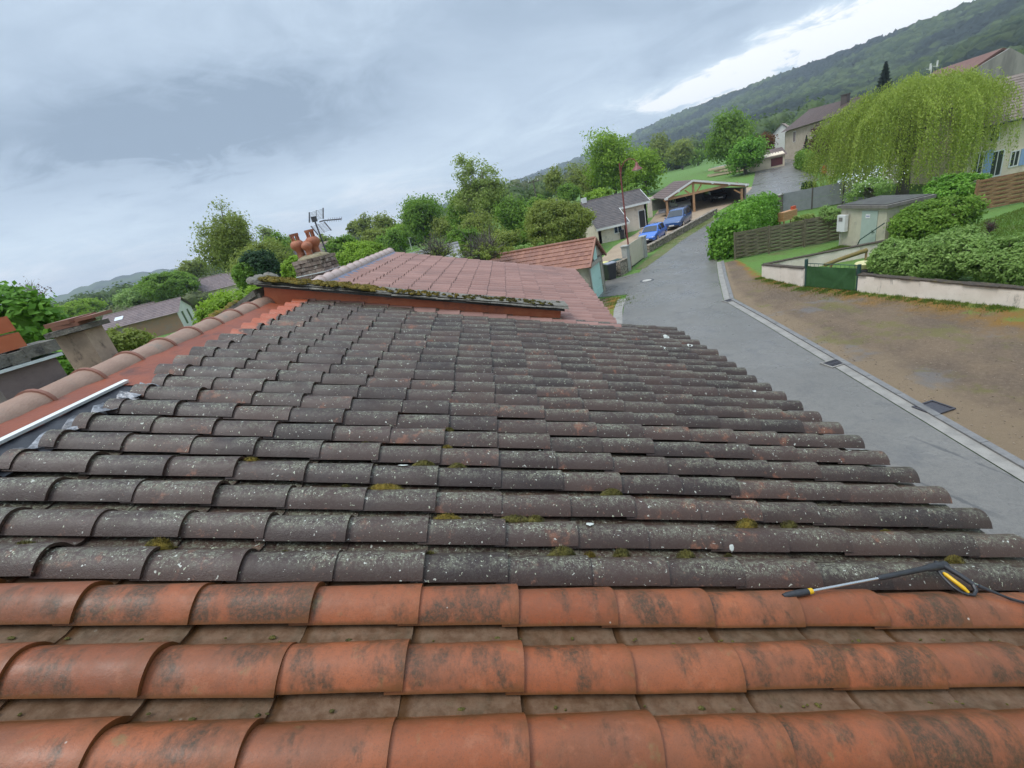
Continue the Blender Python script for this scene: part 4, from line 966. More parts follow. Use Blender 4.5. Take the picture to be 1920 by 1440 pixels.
for bq in (((1307, 361), (1316, 346)), ((1285, 357), (1293, 362)), ((1378, 356), (1390, 362))): mb = MB(); mb.beam(CP(*bq[0])+fi, CP(*bq[1])+fi, .14, .14); mb.build('brace', MT['larch'], cp)
mb = MB(); mb.beam(le+bk*.95-ZV*.3, V3(le[0], le[1], zg)+bk*.95, .2, .2, gno)
MT['darkwall'] = simple('weathered boards', (.17, .155, .14), (.22, .20, .18), 3, .9, .3, 30)
lw, rw = le+bk*.92, re_+bk*.92
mb.hexa([V3(lw[0], lw[1], zg-.2), V3(rw[0], rw[1], zg-.2), V3(rw[0], rw[1], zg-.2)-gno*.1, V3(lw[0], lw[1], zg-.2)-gno*.1], [lw-ZV*.3, rw-ZV*.3, rw-ZV*.3-gno*.1, lw-ZV*.3-gno*.1])
mb.hexa([V3(re_[0]-.4, re_[1], zg-.2), V3(re_[0]-.3, re_[1], zg-.2), V3(rw[0]-.3, rw[1], zg-.2), V3(rw[0]-.4, rw[1], zg-.2)], [V3(re_[0]-.4, re_[1], re_[2]-.3), V3(re_[0]-.3, re_[1], re_[2]-.3), rw-V3(.3, 0, .3), rw-V3(.4, 0, .3)])
mb.build('back_wall', MT['darkwall'], cp)
mb = MB(); x_, y_ = le[0]-.9, le[1]+3.0
for q in (0, 1.4): mb.box((x_+q-1.2, y_, zg+1.15), (.5, .4, 2.4))
mb.box((x_-.5, y_, zg+2.4), (2.4, .5, .25)); mb.build('side_porch', MT['pinkrender'], cp)

# --- long farmhouse with brown roof, behind the willow
e0, e1 = AT(1464, 249, 80), AT(1600, 207, 57); r0_, r1_ = AT(1517, 206, 85), AT(1625, 178, 62)
zb = 2.2
hm = thing('farmhouse', 'long beige farmhouse with a brown tile roof behind the weeping willow', 'house', (float((e0[0]+e1[0])/2), float((e0[1]+e1[1])/2), zb))
d_ = unit(V3(*(e1-e0)[:2])); nn_ = V3(d_[1], -d_[0]); nn_ = -nn_ if nn_@V3(-1, -1) < 0 else nn_
mb = MB(); courses(mb, r0_, r1_, e0, e1, .4, .4, 3, .03); courses(mb, r1_, r0_, r1_*2-e1+V3(0, 0, e1[2]*2-r1_[2]*2), r0_*2-e0+V3(0, 0, e0[2]*2-r0_[2]*2), .5, .5, 4)
mb.tube([r0_, r1_], .12, 6); hr_ = mb.build('roof', MT['brownroof'], hm)
w0, w1 = e0+d_*.6-nn_*.5, e1-nn_*.5; bk2 = r0_*2-e0; bk2 = V3(bk2[0], bk2[1]); 
mb = MB(); wallquad(mb, (w0[:2], w1[:2]), zb-1, (e0[2]-.1, e1[2]-.1), .3, -nn_)
bl = w0+(r0_-e0)*2*.92; mb.prism([(0, 0), (1, 0), (.5, 1)], V3(w0[0], w0[1], e0[2]-.15), bl-w0-V3(0, 0, (bl-w0)[2]), V3(0, 0, r0_[2]-e0[2]), d_*.3)
wallquad(mb, (w0[:2], bl[:2]), zb-1, (e0[2]-.12, e0[2]-.12), .3, d_)
mb.build('wall', simple('beige rubble render', (.42, .34, .25), (.50, .42, .32), 1.2, .9, .4, 14, stain=(.33, .26, .19), sscale=1.5), hm)
Q = lambda px, py: on_plane(px, py, w0, nn_)
pw = Q(1487, 267); opening(hm, pw, d_, 1.15, 1.7, nn_, pane=simple('brown shutter', (.10, .045, .035), (.13, .06, .045), 5, .6), bars=True)
pw = Q(1522, 269); opening(hm, pw, d_, 1.2, 1.2, nn_)

mb = MB(); p = AT(1585, 187, 66); mb.box((p[0], p[1], p[2]-.2), (1.0, .8, 1.7), .5); mb.box((p[0], p[1], p[2]+.70), (1.2, 1.0, .1), .5); mb.build('chimney', MT['greyroof'], hr_)
# lean-to at its end
s0 = G(1453, 308); s1 = G(1471, 311); sh = thing('shed', 'little beige lean-to shed with a brown roof at the end of the farmhouse', 'shed', s0)
sx = unit(V3(*(s1-s0)[:2])); wS = np.linalg.norm((s1-s0)[:2]); sy = V3(-sx[1], sx[0]); sy = -sy if sy[1] < 0 else sy
zs = TOPZ(s0, 1450, 290); zp = TOPZ(s0+sx*wS*.5, 1463, 276)
mb = MB(); mb.prism([(0, s0[2]-.5), (wS, s0[2]-.5), (wS, zs), (wS*.5, zp-.1), (0, zs)], V3(s0[0], s0[1]), sx, ZV, sy*5); mb.build('wall', MT['render'], sh)
mb = MB(); A_ = V3(s0[0], s0[1]); rp0 = A_+sx*wS*.5+ZV*zp-sy*.3
for q in (-.25, wS+.25): ee = A_+sx*q+ZV*(zs-.2)-sy*.3; courses(mb, rp0, rp0+sy*5.6, ee, ee+sy*5.6, .4, .4, 7)
mb.build('roof', MT['brownroof'], sh)
mb = MB(); p = A_+sx*(wS+.01); mb.hexa([p+sy*.3+ZV*s0[2], p+sy*2.0+ZV*s0[2], p+sy*2.0+sx*.04+ZV*s0[2], p+sy*.3+sx*.04+ZV*s0[2]], [p+sy*.3+ZV*(zs-.4), p+sy*2.0+ZV*(zs-.4), p+sy*2.0+sx*.04+ZV*(zs-.4), p+sy*.3+sx*.04+ZV*(zs-.4)]); mb.build('door', simple('wine door', (.12, .03, .03), (.10, .025, .03), 4, .6), sh)
# white gabled house beyond it
wg = AT(1448, 258, 95); wh = thing('house', 'small whitewashed house with a pale brown roof at the far end of the lane', 'house', (wg[0], wg[1], 2.5))
a, b = AT(1420, 262, 100), AT(1462, 254, 93); pk_ = AT(1478, 231, 97); lf = AT(1412, 251, 108)
mb = MB(); f0, f1 = AT(1440, 268, 95), AT(1478, 262, 93); dd = unit(V3(*(f1-f0)[:2])); bb = V3(-dd[1], dd[0])
mb.prism([(0, 2), (5, 2), (5, 6.8), (2.5, 9.2), (0, 6.8)], V3(f0[0], f0[1]), dd, ZV, bb*12); mb.build('wall', MT['white'], wh)
mb = MB(); rA = V3(f0[0], f0[1])+dd*2.5+ZV*9.3-bb*.3
for q in (-.4, 5.4): ee = V3(f0[0], f0[1])+dd*q+ZV*6.5-bb*.3; courses(mb, rA, rA+bb*12.6, ee, ee+bb*12.6, .5, .5, 9)
mb.build('roof', pink_tile('pale brown tile', (.30, .20, .15), (.36, .26, .20), (.25, .17, .13)), wh)
MT['vine'] = leafmat('autumn vine', (.16, .06, .02), (.22, .10, .03), (.10, .08, .02))

# --- cream house with blue shutters, right edge
hn = unit(V3(-.16, -1)); hx = V3(-hn[1], hn[0]); hb = G(1871, 331); hb = V3(hb[0], hb[1])
HP = lambda px, py: on_plane(px, py, hb, hn)
if hx[0] < 0: hx = -hx
ez = HP(1896, 222)[2]; hr2 = thing('house', 'cream house with blue shutters at the right edge behind the brown fence', 'house', hb)
xl = (HP(1800, 330)-hb)@hx; xr = xl+17
mb = MB(); wallquad(mb, ((hb+hx*xl)[:2], (hb+hx*xr)[:2]), -.2, (ez-.05, ez-.05), .3, -hn); 
bd = -hn*9; wallquad(mb, ((hb+hx*xl)[:2], (hb+hx*xl+bd)[:2]), -.2, (ez-.05, ez-.05), .3, hx); wallquad(mb, ((hb+hx*xr)[:2], (hb+hx*xr+bd)[:2]), -.2, (ez-.05, ez-.05), .3, -hx)
zr2 = ez+3.0; mb.prism([(0, ez-.05), (9, ez-.05), (4.5, zr2-.1)], hb+hx*xl, -hn, ZV, hx*.3)
mb.build('wall', MT['render'], hr2)
mb = MB(); q = hb+hn*.55+ZV*(ez-.12); rg = hb-hn*4.5+ZV*zr2
courses(mb, rg+hx*(xl-.4), rg+hx*xr, q+hx*(xl-.4), q+hx*xr, .32, .36, 5, .03); courses(mb, rg+hx*xr, rg+hx*(xl-.4), hb-hn*9.5+ZV*(ez-.1)+hx*xr, hb-hn*9.5+ZV*(ez-.1)+hx*(xl-.4), .5, .5, 6)
mb.build('roof', pink_tile('weathered brown tile', (.17, .125, .095), (.24, .18, .14), (.13, .10, .08)), hr2)
mb = MB(); mb.tube([q+hx*xl-ZV*.05+hn*.06, q+hx*xr-ZV*.05+hn*.06], .07, 8); mb.build('gutter_pipe', MT['black'], hr2)
MT['blue'] = simple('blue shutter paint', (.22, .33, .52), (.27, .38, .57), 6, .6)
def hole(px0, py0, px1, py1, nm, sh_=False):
    a = HP(px0, py1); b = HP(px1, py1); c = HP(px0, py0); w_ = abs((b-a)@hx); opening(hr2, a, hx, w_, c[2]-a[2], hn, nm, fr=.09)
    if sh_:
        p = a+hx*(w_+.02)+hn*.02; mb = MB(); mb.hexa([p, p+hx*w_*.75, p+hx*w_*.75+hn*.05, p+hn*.05], [v+ZV*(c[2]-a[2]) for v in (p, p+hx*w_*.75, p+hx*w_*.75+hn*.05, p+hn*.05)]); mb.build('shutter', MT['blue'], hr2)
hole(1889, 285, 1907, 315, 'window', True); hole(1851, 286, 1874, 334, 'door'); hole(1820, 289, 1839, 330, 'window', True); hole(1852, 240, 1872, 268, 'window')
# --- tall barn gable behind it
P0 = AT(1877, 91, 56); rb = AT(1755, 131, 68); l0 = AT(1806, 140, 56.5); rgt_ = AT(1972, 128, 55)
ba = thing('barn', 'tall grey barn with a red brown roof, its bare gable rising above the willow', 'barn', (P0[0], P0[1], 0))
mb = MB(); l1 = V3(l0[0], l0[1], 0); gvec = V3(*(rgt_-l0)[:2]); gu = unit(gvec); gw = np.linalg.norm(gvec); rv = rb-P0; rv[2] = 0
ax_ = (P0-l0)@gu; mb.prism([(0, 0), (gw, 0), (gw, rgt_[2]-.15), (ax_, P0[2]-.25), (0, l0[2]-.15)], l1, gu, ZV, unit(rv)*.4)
wallquad(mb, (l1[:2], (l1+rv)[:2]), 0, (l0[2]-.2, l0[2]-.2), .3, gu)
bt = NT('stained barn render'); bc_ = bt.mix(bt.step(bt.noise(.9, 6, .65, stretch=(1, 1, .25)), .38, .66), (.30, .27, .24), (.20, .18, .165)); bt.bump(bt.noise(20, 5), .3, .02); mb.build('wall', bt.done(bc_, .9), ba)
fo = -unit(rv)*.35; mb = MB(); courses(mb, P0+fo, P0+rv, l0+fo-gu*.3-ZV*.1, l0+rv-gu*.3-ZV*.1, .36, .4, 8, .03); courses(mb, P0+rv, P0+fo, rgt_+rv, rgt_+fo, .4, .4, 9)
mb.build('roof', pink_tile('red brown tile', (.20, .095, .07), (.26, .13, .095), (.16, .085, .065)), ba)
mb = MB(); mb.beam(P0+fo-ZV*.1, l0+fo-gu*.3-ZV*.2, .06, .25); mb.beam(P0+fo-ZV*.1, rgt_+fo-ZV*.1, .06, .25); mb.build('bargeboard', simple('brown board', (.13, .06, .045), (.16, .075, .055), 5, .7), ba)
am = AT(1745, 137, 60); ta = thing('television_aerial', 'two pale television aerials on one short mast above the willow crown', 'aerial', (am[0], am[1], am[2]-1))
mb = MB(); mb.tube([am-ZV*1.5, am+ZV*.9], .06, 6); mb.build('mast', MT['white'], ta)
for dx, dz in ((-.15, .75), (.75, 1.1)):
    mb = MB(); c = am+R*dx+ZV*dz; mb.box(c, (.18, .12, .75), .3); mb.beam(c-R*.5-ZV*.3, c+R*.2-ZV*.3, .06, .06); mb.build('panel', MT['white'], ta)

# --- far houses on the left
def small_house(label, px, py, dep, rz, L_, W_, he, rise, wallm, roofm, group=None, chim=False, sky=False):
    c = AT(px, py, dep); z0 = float(T(c[0], c[1])); ze = c[2]-rise
    t = thing('house', label, 'house', (c[0], c[1], z0), group, rz); mb = MB()
    mb.prism([(-W_/2, 0), (W_/2, 0), (W_/2, ze-z0), (0, c[2]-z0-.1), (-W_/2, ze-z0)], (-L_/2, 0, 0), (0, 1, 0), (0, 0, 1), (L_, 0, 0)); mb.build('wall', wallm, t, rel=False)
    mb = MB(); s = rise/(W_/2); rA, rB = V3(-L_/2-.4, 0, c[2]-z0), V3(L_/2+.4, 0, c[2]-z0)
    for sg in (-1, 1): o_ = V3(0, sg*(W_/2+.4), -s*(W_/2+.4)); courses(mb, rA, rB, rA+o_, rB+o_, .5, .45, 4, .03)
    mb.tube([rA, rB], .12, 6); ro = mb.build('roof', roofm, t, rel=False)
    if sky:
        p = V3(-L_*.3, -W_*.25, c[2]-z0-s*W_*.25+.08); mb = MB(); mb.slab([p+V3(-.5, -.4, -s*.4), p+V3(.5, -.4, -s*.4), p+V3(.5, .4, s*.4), p+V3(-.5, .4, s*.4)], .08); mb.build('skylight', MT['alu'], ro, rel=False)
    return t, ze-z0
MT['lilac'] = pink_tile('lilac brown tile', (.15, .105, .10), (.20, .145, .135), (.12, .09, .09))
t_, he = small_house('house with lilac brown roof, skylight, brick front and white gable end', 268, 575, 62, math.radians(16), 9.0, 6.5, 3.5, 1.5, simple('orange brick wall', (.36, .20, .12), (.30, .19, .13), 2, .9, .3, 12, stain=(.25, .23, .21), sscale=.5), MT['lilac'], sky=True)
mb = MB(); mb.prism([(-3.2, 0), (3.2, 0), (3.2, he-.1), (0, he+1.35), (-3.2, he-.1)], (4.51, 0, 0), (0, 1, 0), (0, 0, 1), (.05, 0, 0)); mb.build('gable_render', MT['white'], t_, rel=False)
for yy in (-1.4, 1.0): mb = MB(); mb.box((4.59, yy, he*.55), (.06, .6, 1.8)); mb.build('window', MT['glass'], t_, rel=False)
small_house('house with a dark grey roof half buried in the trees left of the poplars', 388, 520, 85, math.radians(25), 9, 7, 3, 2.2, MT['render'], MT['lilac'])
small_house('old low house with a mossy brown roof far left behind the chimneys', 190, 586, 95, math.radians(10), 12, 7, 3, 2, MT['soot'], MT['lilac'])
small_house('longer old house with a dull brown roof just right of the mossy low one', 232, 580, 80, math.radians(22), 9, 7, 3, 2, MT['soot'], MT['lilac'])
small_house('beige house with a grey roof seen behind the clay chimney pots', 562, 468, 62, math.radians(10), 9, 7, 3, 1.6, MT['render'], MT['lilac'])
small_house('stone house with a weathered tan roof right behind the aerial mast', 618, 452, 70, math.radians(-20), 6, 8, 3, 2.6, MT['soot'], pink_tile('tan tile', (.26, .19, .15), (.31, .235, .19), (.21, .155, .125)))
t_, he = small_house('grey slate roofed shed showing just over the pink roof', 812, 466, 34, math.radians(5), 3.2, 4.5, 2.5, 1.5, MT['darkwall'], pink_tile('grey slate', (.22, .21, .21), (.29, .28, .28), (.17, .165, .16))); t_['category'] = 'shed'; t_.name = 'shed'

# ------------------------------------------------------------------ walls, fences, street furniture
def low_wall(name, label, pts, tops, th, mat, capmat, cat='wall', cap_over=.04, cap_h=.05, body='wall_body', step=.5, rough=0.0, seed=1):
    """low wall along ground points pts with top heights tops; bumpy cap"""
    t = thing(name, label, cat, (pts[0][0], pts[0][1], float(T(*pts[0][:2])))); r = random.Random(seed); mb = MB(); mc = MB()
    for (p, q, z0, z1) in zip(pts[:-1], pts[1:], tops[:-1], tops[1:]):
        p, q = V3(*p[:2]), V3(*q[:2]); L = np.linalg.norm(q-p); d = (q-p)/L; nrm = V3(d[1], -d[0]); n = max(1, int(L/step))
        for k in range(n):
            a, b = p+d*L*k/n, p+d*L*(k+1)/n; za, zb_ = z0+(z1-z0)*k/n, z0+(z1-z0)*(k+1)/n
            lo = [a-nrm*th/2, b-nrm*th/2, b+nrm*th/2, a+nrm*th/2]
            g = [float(T(x[0], x[1]))-.1 for x in lo]
            mb.hexa([v+ZV*gg for v, gg in zip(lo, g)], [v+ZV*zz for v, zz in zip(lo, (za, zb_, zb_, za))])
            w2 = th/2+cap_over+r.uniform(-rough, rough); lo = [a-nrm*w2, b-nrm*w2, b+nrm*w2, a+nrm*w2]; e1, e2 = r.uniform(-rough, rough)*.5, r.uniform(-rough, rough)*.5
            mc.hexa([v+ZV*(zz+.002) for v, zz in zip(lo, (za, zb_, zb_, za))], [v+ZV*(zz+cap_h+ee) for v, zz, ee in zip(lo, (za, zb_, zb_, za), (e1, e2, e2, e1))])
    mb.build(body, mat, t); mc.build('coping', capmat, t); return t
def rose_wall():
    t = NT('rose render'); col = t.mix(t.step(t.noise(1.4, 6, .65), .35, .68), (.80, .70, .60), (.70, .60, .50))
    col = t.mix(t.step(t.noise(2.2, 7, .72, stretch=(1, 1, .35)), .58, .72, 0, .85), col, (.16, .14, .12)); col = t.mix(t.step(t.noise(9, 4, .7), .58, .75, 0, .35), col, (.33, .26, .19))
    t.bump(t.noise(35, 5), .3, .015); return t.done(col, .9)
MT['rose'] = rose_wall()
MT['wallcap'] = simple('mossy coping', (.085, .06, .04), (.05, .04, .032), 8, .95, 1.0, 30, stain=(.13, .10, .03), sscale=3, bdist=.04)
cA = G(1432, 520); gL = G(1510, 538); gRr = G(1607, 547); wE = G(1919, 578)
hA = TOPZ(cA, 1432, 495)-.05
low_wall('garden_wall', 'short pink rendered wall left of the green gate', [cA[:2], gL[:2]], [hA, TOPZ(gL, 1508, 502)-.04], .22, MT['rose'], MT['wallcap'], rough=.012)
ext = V3(*wE[:2])+(V3(*wE[:2])-V3(*gRr[:2]))*1.6
low_wall('garden_wall', 'long pink rendered wall with moss on top right of the green gate', [(gRr[0]+.03, gRr[1]-.05), wE[:2], ext[:2]], [TOPZ(gRr, 1609, 513)-.05, TOPZ(wE, 1919, 540)-.05, TOPZ(wE, 1919, 540)-.05], .22, MT['rose'], MT['wallcap'], rough=.03, seed=2, step=.3)
rE = G(1666, 474); rE = V3(rE[0], rE[1])
low_wall('garden_wall', 'pink rear wall with dark coping running back below the transformer cabin', [(cA[0]+.1, cA[1]+.15), rE[:2]], [hA-.02, TOPZ(rE, 1664, 449)-.05], .2, MT['rose'], MT['wallcap'], rough=.02, seed=3)
# green gate
gt = thing('garden_gate', 'green gate covered with dark green fabric between two green posts', 'gate', (gL+gRr)/2*np.array([1, 1, 0]))
MT['gpost'] = simple('green post paint', (.02, .06, .05), (.03, .075, .06), 5, .45)
gv = V3(*(gRr-gL)[:2]); gl = np.linalg.norm(gv); gu_ = gv/gl; gno_ = V3(gu_[1], -gu_[0]); gno_ = -gno_ if gno_@V3(-1, 0) < 0 else gno_
for p, zt in ((gL, TOPZ(gL, 1512, 486)), (gRr, TOPZ(gRr, 1608, 496))): mb = MB(); mb.box((p[0], p[1], zt/2), (.10, .10, zt), .3); mb.build('gate_post', MT['gpost'], gt)
mb = MB(); r = random.Random(3); n, k_ = 40, 14; vs = []
zt = TOPZ((gL+gRr)/2, 1558, 500)
for i in range(n+1):
    for j in range(k_+1):
        s, q = i/n, j/k_; p = V3(*gL[:2])+gu_*(.07+(gl-.14)*s); wv = .020*math.sin(s*9+q*6)*q+.03*math.exp(-((s-.82+q*.12)/.05)**2)+.028*math.exp(-((s-.12)/.03)**2)+.02*math.exp(-((s-.93+(1-q)*.35)/.04)**2)
        vs.append(p+gno_*(.05+wv)+ZV*(.06+(zt-.06)*q-.02*math.sin(PI*s)*q))
mb.add(vs, [(i*(k_+1)+j, (i+1)*(k_+1)+j, (i+1)*(k_+1)+j+1, i*(k_+1)+j+1) for i in range(n) for j in range(k_)])
mb.build('gate_fabric', simple('green fabric', (.022, .075, .018), (.03, .095, .024), 6, .75, .2, 60), gt, smooth=80)
mb = MB(); A_, B_ = V3(*gL[:2]), V3(*gRr[:2])
for z in (.05, zt+.10): mb.tube([A_+ZV*z, B_+ZV*z], .018, 6)
for k in range(1, 12): p = A_+gv*k/12; mb.tube([p+ZV*.05, p+ZV*(zt+.10)], .006, 5)
mb.build('gate_frame', MT['gpost'], gt)
# things lying behind the gate
pb = G(1600, 518); tb = thing('garden_tub', 'pale yellow tub with a dark rim lying behind the right gate post', 'tub', (pb[0]+.5, pb[1], 0))
mb = MB(); mb.lathe((0, 0, .25), [(.18, 0), (.30, .03), (.36, .18), (.38, .26), (.33, .30), (.30, .29)], 18); mb.build('tub_body', simple('pale yellow plastic', (.62, .56, .26), (.55, .50, .25), 6, .5), tb, rel=False, smooth=40)
mb = MB(); mb.lathe((0, 0, .0), [(.40, 0), (.42, .2), (.40, .25), (.2, .252)], 18); mb.build('tub_base', MT['black'], tb, rel=False, smooth=40)
lg0, lg1 = G(1545, 514)+ZV*.45, G(1622, 498)+ZV*.75
lo_ = thing('log', 'mossy yellow brown log leaning behind the green gate', 'log', lg0*np.array([1, 1, 0])); mb = MB(); mb.tube([lg0, lg0*.5+lg1*.5+ZV*.02, lg1], [.09, .10, .11], 9); mb.build('trunk_piece', simple('mossy bark', (.16, .12, .05), (.20, .15, .03), 8, .9, .8, 20), lo_, smooth=60)
mb = MB(); mb.tube([V3(lg0[0]+.15, lg0[1], 0), lg0*.8+lg1*.2-ZV*.06], .05, 6); mb.tube([V3(lg1[0], lg1[1], 0), lg1-ZV*.06], .05, 6); mb.build('prop', MT['wood'], lo_)

# transformer cabin
fl, nc = G(1573, 461), G(1656, 470); fl, nc = V3(*fl[:2]), V3(*nc[:2])
cu = unit(nc-fl); cw = np.linalg.norm(nc-fl); cn = V3(cu[1], -cu[0]); cn = -cn if cn@V3(-1, -.5) < 0 else cn
zc = TOPZ(fl, 1577, 390); cdp = 2.2
cb = thing('transformer_cabin', 'beige concrete transformer cabin with flat mossy roof slab and pale green door', 'cabin', (fl+nc)/2-cn*1.5)
mb = MB(); q = [fl, nc, nc-cn*cdp, fl-cn*cdp]; mb.hexa(q, [p+ZV*zc for p in q]); mb.build('wall', simple('cabin concrete', (.54, .50, .37), (.48, .44, .32), 2, .85, .3, 40, stain=(.33, .30, .24), sscale=1.5), cb)
mb = MB(); o = .16; q = [fl-cu*o+cn*o, nc+cu*o+cn*o, nc+cu*o-cn*(cdp+o), fl-cu*o-cn*(cdp+o)]; mb.hexa([p+ZV*zc for p in q], [p+ZV*(zc+.16) for p in q])
mb.build('roof_edge', simple('slab edge', (.20, .18, .155), (.14, .125, .11), 5, .9, .4, 30), cb)
mb = MB(); q = [fl+cn*.06, nc+cn*.06, nc-cn*(cdp+.06), fl-cn*(cdp+.06)]; mb.hexa([p+ZV*(zc+.161) for p in q], [p+ZV*(zc+.20) for p in q]); mb.build('roof', simple('roof felt', (.06, .058, .05), (.095, .09, .08), 2, .9, .5, 20, stain=(.05, .06, .03), sscale=2), cb)
CPl = lambda px, py: on_plane(px, py, fl, cn)
a, b = (CPl(1615, 430)-fl)@cu, (CPl(1644, 430)-fl)@cu; zd = CPl(1630, 395)[2]
mb = MB(); q = [fl+cu*a+cn*.004, fl+cu*b+cn*.004, fl+cu*b+cn*.04, fl+cu*a+cn*.04]; mb.hexa([p+ZV*.1 for p in q], [p+ZV*zd for p in q]); dr = mb.build('door', simple('pale green door', (.36, .43, .36), (.40, .47, .40), 2, .6), cb)
mb = MB(); p = fl+cu*(b-.22)+cn*.06+ZV*.95; mb.beam(p, p+cu*.14, .03, .03); mb.box(p+ZV*.02, (.05, .05, .16)); mb.build('handle', MT['steel'], dr)
pS = CPl(1629, 405); mb = MB(); p = pS+cn*.045; mb.hexa([p-cu*.15-ZV*.11, p+cu*.15-ZV*.11, p+cu*.15-ZV*.11+cn*.008, p-cu*.15-ZV*.11+cn*.008], [v+ZV*.22 for v in (p-cu*.15-ZV*.11, p+cu*.15-ZV*.11, p+cu*.15-ZV*.11+cn*.008, p-cu*.15-ZV*.11+cn*.008)]); sg = mb.build('notice', MT['white'], dr)
mb = MB(); p = p+cn*.010; mb.beam(p-cu*.11, p+cu*.11, .004, .05, ZV); mb.build('notice_print', simple('grey blue print', (.25, .27, .42), None), sg)
m0, m1 = CPl(1577, 432), CPl(1594, 402); wq = (m1-m0)@cu
mx = thing('meter_box', 'white electricity meter box on a post at the cabin corner', 'meter box', V3(m0[0], m0[1])+cn*.2)
B_ = V3(m0[0], m0[1])+cn*.08; hb_ = m1[2]-m0[2]
mb = MB(); q = [B_, B_+cu*wq, B_+cu*wq+cn*.2, B_+cn*.2]; mb.hexa([p+ZV*m0[2] for p in q], [p+ZV*m1[2] for p in q]); mb.build('case', MT['white'], mx)
mb = MB(); p = B_+cu*wq*.45+cn*.203+ZV*(m0[2]+hb_*.75); mb.box(p, (.02, .28, .22), math.atan2(cu[1], cu[0])+PI/2); mb.build('meter_window', MT['darkwall'], mx)
mb = MB(); mb.tube([B_+cu*wq*.25+cn*.08, B_+cu*wq*.25+cn*.08+ZV*m0[2]], .03, 8); mb.build('stand_pipe', MT['concrete'], mx)
mb = MB(); a_ = fl+cu*cw*.62+cn*.35+ZV*.55; b_ = fl+cu*(cw+.1)+cn*.18+ZV*1.45
fence_prop = thing('fence_strut', 'thin dark metal strut leaning against the cabin door side', 'strut', a_*np.array([1, 1, 0])); mb.tube([V3(a_[0]-.1, a_[1]+.15, .0), a_, b_], .03, 6); mb.build('strut_bar', MT['gpost'], fence_prop)

# slatted wooden fences
def slat_fence(name, label, pts, h, mats, n_sl, bay, wv=.03, seed=1, topvar=0.0):
    p0 = V3(*pts[0][:2]); t = thing(name, label, 'fence', p0+ZV*float(T(p0[0], p0[1]))); r = random.Random(seed)
    for (p, q) in zip(pts[:-1], pts[1:]):
        p, q = V3(*p[:2]), V3(*q[:2]); L = np.linalg.norm(q-p); d = (q-p)/L; nrm = V3(d[1], -d[0]); nb = max(1, int(round(L/bay)))
        for b in range(nb):
            a, c = p+d*(L*b/nb+.05), p+d*(L*(b+1)/nb-.05); mb = MB(); hh = h+r.uniform(-topvar, topvar); g0_, g1_ = float(T(a[0], a[1])), float(T(c[0], c[1])); sh = hh/n_sl
            for k in range(n_sl):
                sub = 8; w_ = []
                for i in range(sub+1):
                    s = i/sub; off = wv*math.sin(s*3*PI)*(1 if k % 2 else -1)
                    w_.append(a+(c-a)*s+nrm*off+ZV*(g0_+(g1_-g0_)*s+.08+(k+.5)*sh+r.uniform(-.004, .004)))
                for i in range(sub): mb.beam(w_[i], w_[i+1], .016, sh*(.9 if n_sl > 3 else .985))
            mb.build('slat_panel', mats[0], t)
        for b in range(nb+1):
            c = p+d*L*b/nb; g_ = float(T(c[0], c[1])); mb = MB(); mb.box((c[0], c[1], g_+(h+.12)/2), (.09, .09, h+.12), math.atan2(d[1], d[0])); mb.build('post', mats[1], t)
    return t
MT['greenwood'] = simple('algae grey wood', (.16, .135, .085), (.115, .10, .06), 4, .9, .5, 40, stain=(.10, .095, .03), sscale=1.3)
MT['redwood'] = simple('brown stained wood', (.30, .155, .075), (.22, .11, .055), 4, .75, .3, 40, stain=(.17, .10, .06), sscale=2)
f0, f1 = G(1378, 487), G(1576, 452)
slat_fence('wooden_fence', 'mossy grey woven slat fence between the laurel hedge and the cabin', [f0[:2], f1[:2]], 1.62, (MT['greenwood'], MT['greenwood']), 15, 1.75, .035, 2, .02)
f0, f1 = G(1823, 399), G(1921, 381); f2 = f1+(f1-f0)*1.5
slat_fence('wooden_fence', 'reddish brown woven slat fence at the right edge by the lawn', [f0[:2], f1[:2], f2[:2]], 1.75, (MT['redwood'], MT['redwood']), 14, 1.75, .035, 3)
MT['pgrey'] = simple('grey panel', (.20, .20, .21), (.24, .24, .25), 3, .5)
f0, f1 = G(1466, 403), G(1640, 372)
slat_fence('panel_fence', 'smooth grey panel fence on a low base beside the upper road', [f0[:2], f1[:2]], 1.75, (MT['pgrey'], MT['greyroof']), 2, 2.4, .0, 4)
bp = G(1461, 404); t = thing('gate_pillar', 'dark brick pillar at the lower end of the grey panel fence', 'pillar', bp); mb = MB(); z_ = TOPZ(bp, 1462, 366); mb.box((bp[0], bp[1], (z_+bp[2])/2), (.40, .40, z_-bp[2]), .4); mb.build('shaft', MT['rubble'], t); mb = MB(); mb.box((bp[0], bp[1], z_+.04), (.5, .5, .08), .4); mb.build('cap', MT['concrete'], t)
bp = G(1455, 412); t = thing('gate_pillar', 'pale stone pillar with flat cap in front of the dark brick one', 'pillar', bp); mb = MB(); z_ = TOPZ(bp, 1455, 380); mb.box((bp[0], bp[1], (z_+bp[2])/2), (.36, .36, z_-bp[2]), .4); mb.build('shaft', MT['concrete'], t); mb = MB(); mb.box((bp[0], bp[1], z_+.04), (.5, .5, .08), .4); mb.build('cap', MT['greyroof'], t)
bp = G(1476, 425); t = thing('planter', 'orange wooden planter behind the mossy slat fence', 'planter', bp); mb = MB(); 
for k in range(4): mb.box((bp[0], bp[1], bp[2]+.62+k*.17), (1.5, .5, .15), .3)
mb.build('planter_box', MT['larch'], t); mb = MB()
for sx_ in (-.6, .6):
    for sy_ in (-.18, .18): mb.box((bp[0]+sx_*math.cos(.3)-sy_*math.sin(.3), bp[1]+sx_*math.sin(.3)+sy_*math.cos(.3), bp[2]+.28), (.08, .08, .56), .3)
